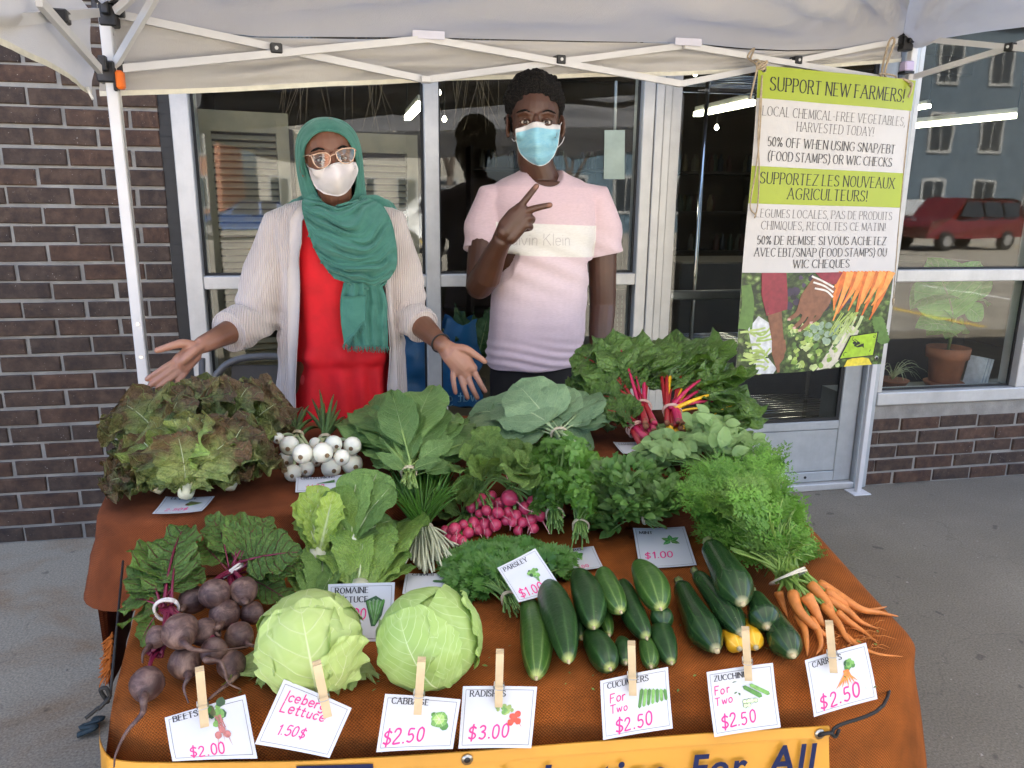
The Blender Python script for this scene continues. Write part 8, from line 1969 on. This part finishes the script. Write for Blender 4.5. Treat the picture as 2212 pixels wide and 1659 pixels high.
# her right hand (left in the picture): palm up, fingers towards the viewer's left
Ya = YW_-.21; Z_ = lambda x,y,d=0: B_(x,y,Ya+d)
cap_tube(b,[wL,Z_(418,757,-.01),Z_(402,772,-.02)],[.023,.029,.032],16,up=(0,.5,1),flat=.50)
cap_tube(b,[Z_(418,752),Z_(385,778,-.025)],[.017,.015],10); cap_tube(b,[Z_(420,768),Z_(398,797,-.025)],[.018,.014],10); cap_tube(b,[Z_(425,752),Z_(395,788,-.03)],[.016,.014],10)
finger(b,[Z_(388,778,-.02),Z_(366,788,-.04),Z_(342,803,-.055),Z_(318,819,-.06)],.0098,.0068)
finger(b,[Z_(391,787,-.02),Z_(370,800,-.045),Z_(346,818,-.06),Z_(324,833,-.068)],.0100,.0070)
finger(b,[Z_(396,795,-.02),Z_(378,810,-.045),Z_(360,824,-.06),Z_(342,836,-.065)],.0094,.0066)
finger(b,[Z_(402,802,-.02),Z_(392,816,-.04),Z_(382,828,-.05)],.0086,.0062)
finger(b,[Z_(420,748,-.005),Z_(394,742,-.02),Z_(368,748,-.03),Z_(340,757,-.035)],.0140,.0080)
# her left hand: palm to the viewer, fingers down
X_ = lambda x,y,d=0: B_(x,y,Ya+d)
cap_tube(b,[wR,X_(977,765,-.005),X_(998,787,-.01)],[.022,.031,.034],16,up=(0,1,0),flat=.55)
cap_tube(b,[X_(968,762),X_(985,800,-.01)],[.018,.014],10); cap_tube(b,[X_(980,755),X_(1020,795,-.012)],[.018,.015],10); cap_tube(b,[X_(975,765),X_(1005,806,-.012)],[.018,.015],10)
finger(b,[X_(980,800,-.01),X_(979,815,-.018),X_(981,833,-.024),X_(984,848,-.026)],.0088,.0064)
finger(b,[X_(994,806,-.01),X_(998,824,-.02),X_(1004,843,-.028),X_(1010,859,-.030)],.0096,.0068)
finger(b,[X_(1008,805,-.01),X_(1014,823,-.02),X_(1022,842,-.028),X_(1031,859,-.030)],.0098,.0070)
finger(b,[X_(1020,796,-.01),X_(1029,812,-.02),X_(1038,829,-.026),X_(1048,845,-.028)],.0096,.0068)
finger(b,[X_(985,752,-.005),X_(1006,754,-.016),X_(1026,766,-.022),X_(1047,781,-.024)],.0135,.0078)
me = fuse(b,.0026,3,.5)
bumpco(me,[(h2(sx*.031,.004,-.002),(.016,.016,.0105),(0,.0115,0)) for sx in (-1,1)])
bvW = bvh_of(me); hc1,hc2 = np.array(Z_(385,790,-.02)),np.array(X_(1005,800,-.01)); cam_ = np.array(CAM)
def pw(a,n):
    tow = cam_-a; tow /= np.linalg.norm(tow,axis=1)[:,None]; f = np.clip((n*tow).sum(1)*1.6+.15,0,1); w1 = np.clip(2.2-np.linalg.norm(a-hc1,axis=1)/.062,0,1); w2 = np.clip(2.2-np.linalg.norm(a-hc2,axis=1)/.052,0,1); return f*np.maximum(w1,w2)
set_palm(me,pw)
# palm creases and joint lines pressed in
cr = []
for p,q in ((Z_(412,762,-.03),Z_(386,786,-.05)),(Z_(416,772,-.03),Z_(394,794,-.05)),(X_(985,775,-.04),X_(1012,798,-.04)),(X_(975,790,-.04),X_(1008,782,-.04))):
    pass
place(me,'body',SKW,wom); eyes(wom,H2,h2,HW,SKW,(.03,.015,.008),.9)
# black wristband
b = MB(); c = wR.lerp(eR,.06); axw = (wR-eR).normalized(); x = axw.orthogonal().normalized(); y = axw.cross(x); b.tube([c+axw*.003*math.sin(a)+(x*math.cos(a)+y*math.sin(a))*.0262 for a in [i*math.pi/14 for i in range(29)]],.0022,7); loc_part(b,'wristband',MAT['gasket'],wom)
# white mask
m2 = lambda x,y,d: B_(x,y,eyeW.y+d)
Pm = mask(wom,[[m2(667,362,.055),m2(690,368,.012),m2(724,353,-.022),m2(750,352,.006),m2(768,351,.045)],
           [m2(672,382,.055),m2(692,384,.004),m2(728,378,-.040),m2(754,374,.002),m2(773,368,.048)],
           [m2(682,404,.055),m2(702,404,.010),m2(730,402,-.026),m2(752,396,.010),m2(766,388,.048)],
           [m2(700,418,.05),m2(714,421,.025),m2(731,423,.008),m2(746,417,.025),m2(757,405,.05)]],M_('white_cotton',(.64,.60,.61),.85,.03,30,.15),'face_mask',wh,0,
     [[m2(667,362,.055),m2(660,352,.075),m2(655,343,.09)],[m2(684,408,.055),m2(676,392,.075),m2(660,372,.09)]],seed=4,bv=bvW)
# spectacles
gold = M_('pale_gold_frame',(.62,.42,.30),.25,.08,20,0,metal=.5)
def lens(pts,d): return catmull([m2(x,y,d+.00075*abs(x-719)**1.0*.25) for x,y in pts+[pts[0]]],4)
gy = -.026
L1 = lens([(672,336),(690,331),(706,331),(713,338),(712,352),(702,361),(688,362),(678,352)],gy); L2 = lens([(725,329),(738,322),(755,320),(765,322),(766,335),(759,350),(744,353),(731,345)],gy)
for nm,L in (('left',L1),('right',L2)):
    b = MB(); b.tube(L,.0014,6); b.tube(L[:10] if nm == 'left' else L[2:13],.0019,6); loc_part(b,'spectacle_rim',gold,wom)
    b = MB(); c = sum(L,Vector())/len(L); b.add([c]+L[:-1],[(0,i+1,(i+1) % (len(L)-1)+1) for i in range(len(L)-1)]); loc_part(b,'lens',mat_glass('lens_glass',.09,(.93,.95,.96)) if 'lens_glass' not in bpy.data.materials else bpy.data.materials['lens_glass'],wom,False)
b = MB(); b.tube(catmull([m2(713,340,gy),m2(719,334,gy-.004),m2(725,333,gy)],4),.0016,6); loc_part(b,'spectacle_bridge',gold,wom)
b = MB(); b.tube([m2(672,337,gy+.003),m2(664,335,gy+.03),m2(655,338,gy+.085)],.0018,6); loc_part(b,'spectacle_arm',gold,wom)
b = MB(); b.tube([m2(766,322,gy+.003),m2(769,325,gy+.03),m2(766,330,gy+.085)],.0018,6); loc_part(b,'spectacle_arm',gold,wom)
b = MB(); c = m2(660,377,.085); ell(b,c,(.003,)*3,None,10); loc_part(b,'earring',M_('pearl',(.7,.68,.62),.2,.03,10,0),wom)
# ---- red dress
def red_mat():
    m,t,b = new_mat('red_cotton'); v = coords(t); vo = nd(t,'ShaderNodeTexVoronoi'); vo.inputs['Scale'].default_value = 11; vo.inputs['Randomness'].default_value = .9; lk(t,v,vo.inputs['Vector']); se = nd(t,'ShaderNodeSeparateXYZ'); lk(t,v,se.inputs[0])
    low = math_(t,'LESS_THAN',se.outputs[2],B_(700,775).z); dots = ramp(t,vo.outputs['Distance'],[(.15,(1,1,1)),(.18,(0,0,0))])
    base = ramp(t,nz(t,v,18,4),[(.3,(.46,.0015,.006)),(.7,(.62,.002,.010))]); lk(t,mixc(t,math_(t,'MULTIPLY',math_(t,'MULTIPLY',dots,low),.7),base,(.85,.10,.12)),b.inputs['Base Color']); b.inputs['Roughness'].default_value = .8; bump(t,b,nz(t,v,300,3),.15,.001); return m
b = MB(); loft(b,[(B_(716,450,YW_+.02),.09,.060),(B_(718,470),.135,.095),(B_(724,520),.145,.112),(B_(732,580),.138,.118),(B_(738,660),.132,.110),(B_(742,730),.138,.112),(B_(743,765),.142,.114),(B_(743,780),.136,.108),(B_(744,830),.150,.118),(B_(745,900),.165,.13),(Vector((wom.location.x,YW_,.55)),.18,.15),(Vector((wom.location.x,YW_,.28)),.22,.18)],64)
me = fuse(b,.005,3,.5); a = getco(me); n_ = normals(me); wz = B_(740,772).z
fo = (.010*np_noise(a,(30,16,4),3)+.005*np.sin(a[:,0]*75+3*np_noise(a,(8,8,5),7)))*np.clip((1.34-a[:,2])/.3,0,1)+np.where(a[:,2] < wz,.007*np.sin(a[:,0]*95+2*np.sin(a[:,0]*23)+a[:,2]*5),0)*np.clip((wz-a[:,2])/.05,0,1)+.006*np.exp(-((a[:,2]-wz-.02)/.02)**2)*(1+np.sin(a[:,0]*70))
a += n_*fo[:,None]; setco(me,a); place(me,'dress',red_mat(),wom)
# ---- cardigan
def knit_mat():
    m,t,b = new_mat('cream_rib_knit'); v = coords(t); wv = nd(t,'ShaderNodeTexWave'); wv.inputs['Scale'].default_value = 52; wv.inputs['Distortion'].default_value = .6; wv.inputs['Detail'].default_value = 1; wv.bands_direction = 'X'; lk(t,v,wv.inputs['Vector'])
    n = nz(t,v,12,4); base = ramp(t,n,[(.3,(.46,.40,.38)),(.7,(.54,.48,.46))]); lk(t,mixc(t,1,base,ramp(t,wv.outputs['Fac'],[(0,(.88,.87,.87)),(.5,(1.02,1.02,1.02))]),'MULTIPLY'),b.inputs['Base Color']); b.inputs['Roughness'].default_value = .95; b.inputs['Sheen Weight'].default_value = .4; bump(t,b,wv.outputs['Fac'],.8,.003); return m
b = MB()
secs = [((B_(716,440,YW_+.02)),.118,.078,.060,.060),(B_(717,452,YW_+.015),.140,.090,.062,.070),(B_(719,475,YW_+.01),.166,.108,.080,.090),(B_(724,520),.176,.124,.086,.100),(B_(732,580),.165,.130,.104,.118),(B_(737,660),.168,.126,.112,.122),(B_(740,740),.174,.128,.120,.126),(B_(741,820),.180,.132,.124,.126),(B_(742,900),.188,.136,.126,.13),(Vector((wom.location.x,YW_+.01,.50)),.20,.15,.13,.14)]
P = []; n = 70
secs = [tuple(x) for x in secs]; sec2 = []
for i in range(len(secs)-1):
    for k in range(4):
        f = k/4; A1,A2 = secs[i],secs[i+1]; sec2.append((A1[0].lerp(A2[0],f),)+tuple(A1[q]*(1-f)+A2[q]*f for q in range(1,5)))
sec2.append(secs[-1])
for c,hw,hd,oL,oR in sec2:
    # opening runs from -oL to +oR at the front; angle from front-left round the back to front-right
    gl = math.asin(min(.98,oL/hw)); gr = math.asin(min(.98,oR/hw)); row = []
    for k in range(n):
        g = -gl-(2*math.pi-gl-gr)*k/(n-1); X = math.sin(g); Yy = -math.cos(g); f = (abs(X)**2.3+abs(Yy)**2.3)**(-1/2.3)
        wv = .004*math.sin(g*19+c.z*5)+.006*fbm((math.cos(g)*2,math.sin(g)*2,c.z*3)); row.append(c+Vector((X*f*(hw+wv),Yy*f*(hd+wv),0)))
    P.append(row)
thick(b,P,-.006)
cuL = eL.lerp(wL,.52); cuR = eR.lerp(wR,.42)
cap_tube(b,[B_(655,470,YW_+.01),sL+Vector((-.002,.0,.0)),sL.lerp(eL,.5)+Vector((-.010,0,0)),eL+Vector((-.004,0,0)),eL.lerp(cuL,.6),cuL],[.050,.060,.066,.064,.060,.056],22)
cap_tube(b,[B_(786,470,YW_+.01),sR+Vector((.002,0,.0)),sR.lerp(eR,.5)+Vector((.008,0,0)),eR,eR.lerp(cuR,.6),cuR],[.050,.060,.062,.058,.053,.049],22)
me = fuse(b,.0042,3,.5); a = getco(me); a = cut(a,cuL,cuL-eL); a = cut(a,cuR,cuR-eR); n_ = normals(me)
for e_,s_ in ((eL,1),(eR,-1)):
    w_ = np.exp(-((a-np.array(e_))**2).sum(1)/.075**2); a += n_*(w_*.007*np.sin(a[:,2]*120+s_*a[:,0]*70))[:,None]
a += n_*(.003*np_noise(a,(26,20,20),8))[:,None]; setco(me,a); place(me,'cardigan',knit_mat(),wom)
for c,ax_,r_ in ((cuL,(cuL-eL).normalized(),.0555),(cuR,(cuR-eR).normalized(),.0485)):
    x = ax_.orthogonal().normalized(); y = ax_.cross(x); b = MB(); b.tube([c+ax_*.002+(x*math.cos(g)+y*math.sin(g))*(r_-.003) for g in [i*math.pi/14 for i in range(29)]],.0045,7); loc_part(b,'cuff',bpy.data.materials['cream_rib_knit'],wom)
    b = MB(); b.tube([c+ax_*.0045,c+ax_*.0052],[r_-.003,r_-.004],24); loc_part(b,'cuff_opening',bpy.data.materials['cream_rib_knit'],wom)
# button band: smooth pale strip along both front edges
bb = M_('smooth_cream_edge',(.47,.43,.42),.8,.04,20,.1)
for s_ in (0,-1):
    b = MB(); E_ = [row[s_] for row in P]; q = [row[2 if s_ == 0 else -3] for row in P]; b.grid([[p+Vector((0,-.0085,0))+(p-qq)*.5 for p,qq in zip(E_,q)],[qq.lerp(p,-.5)+Vector((0,-.0085,0)) for p,qq in zip(E_,q)]]); b2 = MB(); thick(b2,[[p+Vector((0,-.0085,0))+(p-qq)*.35 for p,qq in zip(E_,q)],[p.lerp(qq,.4)+Vector((0,-.0095,0)) for p,qq in zip(E_,q)],[p.lerp(qq,1.1)+Vector((0,-.0070,0)) for p,qq in zip(E_,q)]],.003); loc_part(b2,'front_band',bb,wom)
# ---- headscarf
def scarf_mat():
    m,t,b = new_mat('green_crinkle_cotton'); v = coords(t); n = nz(t,v,26,5,.6,.6); lk(t,ramp(t,n,[(.3,(.026,.125,.098)),(.7,(.050,.180,.142))]),b.inputs['Base Color']); b.inputs['Roughness'].default_value = .85; b.inputs['Sheen Weight'].default_value = .3; b.inputs['Sheen Tint'].default_value = (.5,1,.85,1)
    cr = nz(t,coords(t,'Object',(30,30,30)),7,4,.7,1); bump(t,b,mixc(t,.5,cr,nz(t,v,420,2)),.35,.003); return m
scm = scarf_mat()
hd = wom
# hood: shell round the head with an oval opening for the face; polar rows run from the face edge backwards
edge = [(709,281),(732,286),(751,300),(763,322),(770,345),(772,370),(771,395),(768,415),(757,436),(728,449),(700,440),(684,420),(673,395),(663,370),(656,345),(657,318),(670,297),(688,284)]
ecp = catmull([m2(x,y,(.010 if y < 300 else .035 if y < 330 else .060 if y < 400 else .065)) for x,y in edge+[edge[0]]],4)[:-1]
outl = [(708,251),(738,258),(762,276),(776,302),(783,335),(786,370),(789,400),(792,425),(785,450),(728,470),(672,458),(655,430),(646,400),(640,365),(637,325),(642,290),(658,267),(680,254)]
ocp = catmull([m2(x,y,.105) for x,y in outl+[outl[0]]],4)[:-1]; bc = h2(0,.165,-.01); P = []
nE = len(ecp); midp = []
for p,q in zip(ecp,ocp): midp.append((p+q)/2+((q-p).normalized()*.010)+Vector((0,-.022,0)))
backr = []
for q in ocp: backr.append(bc+(q-bc)*.93+Vector((0,.060,0)))
for f in [i/16 for i in range(17)]:
    P.append([(p*(1-f)**2+m_*2*f*(1-f)+q*f*f)+Vector((0,-.0014*math.sin(f*22+.4*math.sin(k*.4)),.0008*math.sin(f*30))) for k,(p,m_,q) in enumerate(zip(ecp,midp,ocp))])
for f in [i/6 for i in range(1,7)]: P.append([q.lerp(r_,f) for q,r_ in zip(ocp,backr)])
for f in (.3,.6,.85,1.0): P.append([r_.lerp(bc+Vector((0,.095,0)),f*.98)+Vector((0,.035*math.sin(math.pi/2*f),0)) for r_ in backr])
for _ in range(2):
    P = drape(P[:17],bvW,.006)+P[17:]
    P = [[(p*2+row[k-1]+row[(k+1) % len(row)])/4 for k,p in enumerate(row)] for row in P]
P = drape(P[:17],bvW,.005)+P[17:]
b = MB(); b.grid(P,close_u=True); b.tube(P[0]+[P[0][0]],.0028,6); loc_part(b,'headscarf',scm,hd)
# cowl: U-shaped folds from the far side of the neck over the chest to the shoulder
def sc(x,y,d): return B_(x,y,YW_+d)
AL = [(676,418,-.045),(655,428,-.055),(652,448,-.085),(657,472,-.105),(666,503,-.120),(680,540,-.130),(698,572,-.134),(722,602,-.134)]
ML = [(700,438,-.085),(690,450,-.105),(688,475,-.125),(692,505,-.140),(702,535,-.150),(718,566,-.155),(738,592,-.153),(756,613,-.145)]
MB_ = [(728,446,-.095),(732,462,-.125),(738,492,-.150),(748,525,-.165),(760,556,-.172),(772,583,-.172),(782,604,-.162),(790,622,-.148)]
MR = [(760,438,-.085),(772,448,-.110),(790,478,-.140),(805,512,-.155),(816,545,-.160),(826,574,-.155),(826,598,-.146),(818,618,-.136)]
CR = [(783,432,-.045),(800,428,-.040),(826,443,-.060),(844,474,-.085),(853,508,-.100),(858,545,-.110),(856,578,-.118),(842,602,-.124)]
rows = [[sc(*a_),sc(*b_),sc(*c_),sc(*d_),sc(*e_)] for a_,b_,c_,d_,e_ in zip(AL,ML,MB_,MR,CR)]
P = patch(rows,14); nI,nJ = len(P),len(P[0]); Q = []
for i in range(nI):
    row = []
    for j in range(nJ):
        u = i/(nI-1); v = j/(nJ-1); ph = 2.2*fbm((v*1.4,u*1.5,3))+1.3*math.sin(v*3.1)
        w_ = (.020*(abs(math.sin(u*25+ph*2))**.8-.5)+.008*math.sin(u*75+v*6+ph*5))*(.2+.8*math.sin(math.pi*min(1,.06+v*.9)))+.009*fbm((u*7,v*2.2,9))*min(1,v*7,(1-v)*7)
        row.append(P[i][j]+CAMV(P[i][j])*w_)
    Q.append(row)
b = MB(); thick(b,Q,-.004 if False else .006); loc_part(b,'scarf_drape',scm,hd)
# bunched scarf round the neck, over the shoulder and behind
b = MB()
for k in range(9):
    r0 = .070+.010*k; z = B_(722,447).z-.004*k+rnd(-.004,.004); dz = .02+.010*k
    pts = [B_(722,447)+Vector((r0*1.12*math.cos(g)+.010,r0*math.sin(g)+.018,-.004*k+(.035+.004*k)*math.sin(g)*.9)) for g in [math.pi*(-.08+1.16*i/14) for i in range(15)]]
    cap_tube(b,pts,[.013+.004*math.sin(i*.9+k) for i in range(15)],9)
for k in range(7):
    cap_tube(b,catmull([sc(784+3*k,432,-.03+.012*k),sc(812+5*k,432+2*k,-.02+.012*k),sc(838+2*k,452+4*k,.0+.012*k),sc(848+1*k,500+6*k,.0+.010*k),sc(852,560,-.01+.010*k)],4),[.013]*17,9)
me = fuse(b,.004,2,.5); a = getco(me); a += normals(me)*(.0022*np_noise(a,(90,90,90),6))[:,None]; setco(me,a); place(me,'scarf_neck',scm,hd)
# hanging tail with fringe
TL = [(742,610),(735,650),(736,690),(742,730),(750,744)]; TR = [(824,612),(836,650),(837,690),(838,725),(838,748)]
rows = [[sc(*TL[i],-.135),sc(TL[i][0]*.66+TR[i][0]*.34,(TL[i][1]+TR[i][1])/2,-.165),sc(TL[i][0]*.33+TR[i][0]*.67,(TL[i][1]+TR[i][1])/2,-.148),sc(*TR[i],-.125)] for i in range(5)]
P = patch(rows,9); nI,nJ = len(P),len(P[0]); P = [[P[i][j]+CAMV(P[i][j])*(.007*math.sin(j*1.05+i*.05)+.005*fbm((i*.12,j*.5,2))) for j in range(nJ)] for i in range(nI)]
b = MB(); thick(b,P,.002); loc_part(b,'scarf_end',scm,hd)
b = MB()
P2 = patch([[sc(738,640,-.166),sc(764,640,-.174),sc(790,636,-.170)],[sc(736,690,-.166),sc(760,690,-.176),sc(789,684,-.172)],[sc(743,742,-.164),sc(762,722,-.174),sc(789,690,-.172)]],7); thick(b,P2,.002); loc_part(b,'scarf_end',scm,hd)
b = MB()
for row_,k_ in ((P[-1],60),(P2[-1],40)):
    for i in range(k_):
        t_ = i/(k_-1)*(len(row_)-1); j = min(int(t_),len(row_)-2); p = row_[j].lerp(row_[j+1],t_-j); l = rnd(.010,.022); b.tube([p,p+Vector((rnd(-.004,.004),-.002,-l*.6)),p+Vector((rnd(-.007,.007),0,-l))],[.0012,.0009,.0005],4)
loc_part(b,'fringe',scm,hd)['kind'] = 'stuff'
# lower legs and shoes behind the table
b = MB()
for sx in (-1,1): x = wom.location.x+sx*.08; cap_tube(b,[(x,YW_+.02,.40),(x,YW_+.03,.10)],[.045,.032],12)
me = fuse(b,.008,2); place(me,'stockings',MAT['gasket'],wom)
for sx in (-1,1):
    b = MB(); x = wom.location.x+sx*.085; cap_tube(b,[(x,YW_+.06,.04),(x,YW_-.05,.036),(x,YW_-.12,.03)],[.036,.038,.03],12); me = fuse(b,.006,2); place(me,'shoe',MAT['gasket'],wom)

# ------------------------------------------------------------------ crumbs of leaf on the cloths, grit on the concrete
b = MB()
for i in range(150):
    x,y = rnd(300,1900),rnd(1180,1500); p = atz(x,y,ZF+.006)
    if p.y > 1.55 or p.x > .88 or p.x < -.38: continue
    l = rnd(.002,.006); a = rnd(0,6.28); d = Vector((math.cos(a),math.sin(a),0))*l; n_ = Vector((-d.y,d.x,0))*.4; b.add([p-d,p+n_+Vector((0,0,.001)),p+d,p-n_],[(0,1,2,3)])
tag(b.build('leaf_crumbs',M_('torn_leaf_bits',(.10,.20,.04),.6,.4,60,0)),kind='stuff')
b = MB()
for i in range(700):
    x,y = rnd(-2.5,4.5),rnd(.6,3.0); l = rnd(.002,.006); M4 = Matrix.Translation((x,y,l*.3))@Matrix.Rotation(rnd(0,6),4,'Z')@Matrix.Diagonal((l,l*rnd(.5,1),l*.5,1))
    b.add([M4@Vector(v) for v in ((1,0,0),(0,1,0),(-1,0,0),(0,-1,0),(0,0,1))],[(0,1,4),(1,2,4),(2,3,4),(3,0,4)])
tag(b.build('grit',M_('pale_grit',(.28,.25,.21),.9,.5,5,0),smooth=False),kind='stuff')
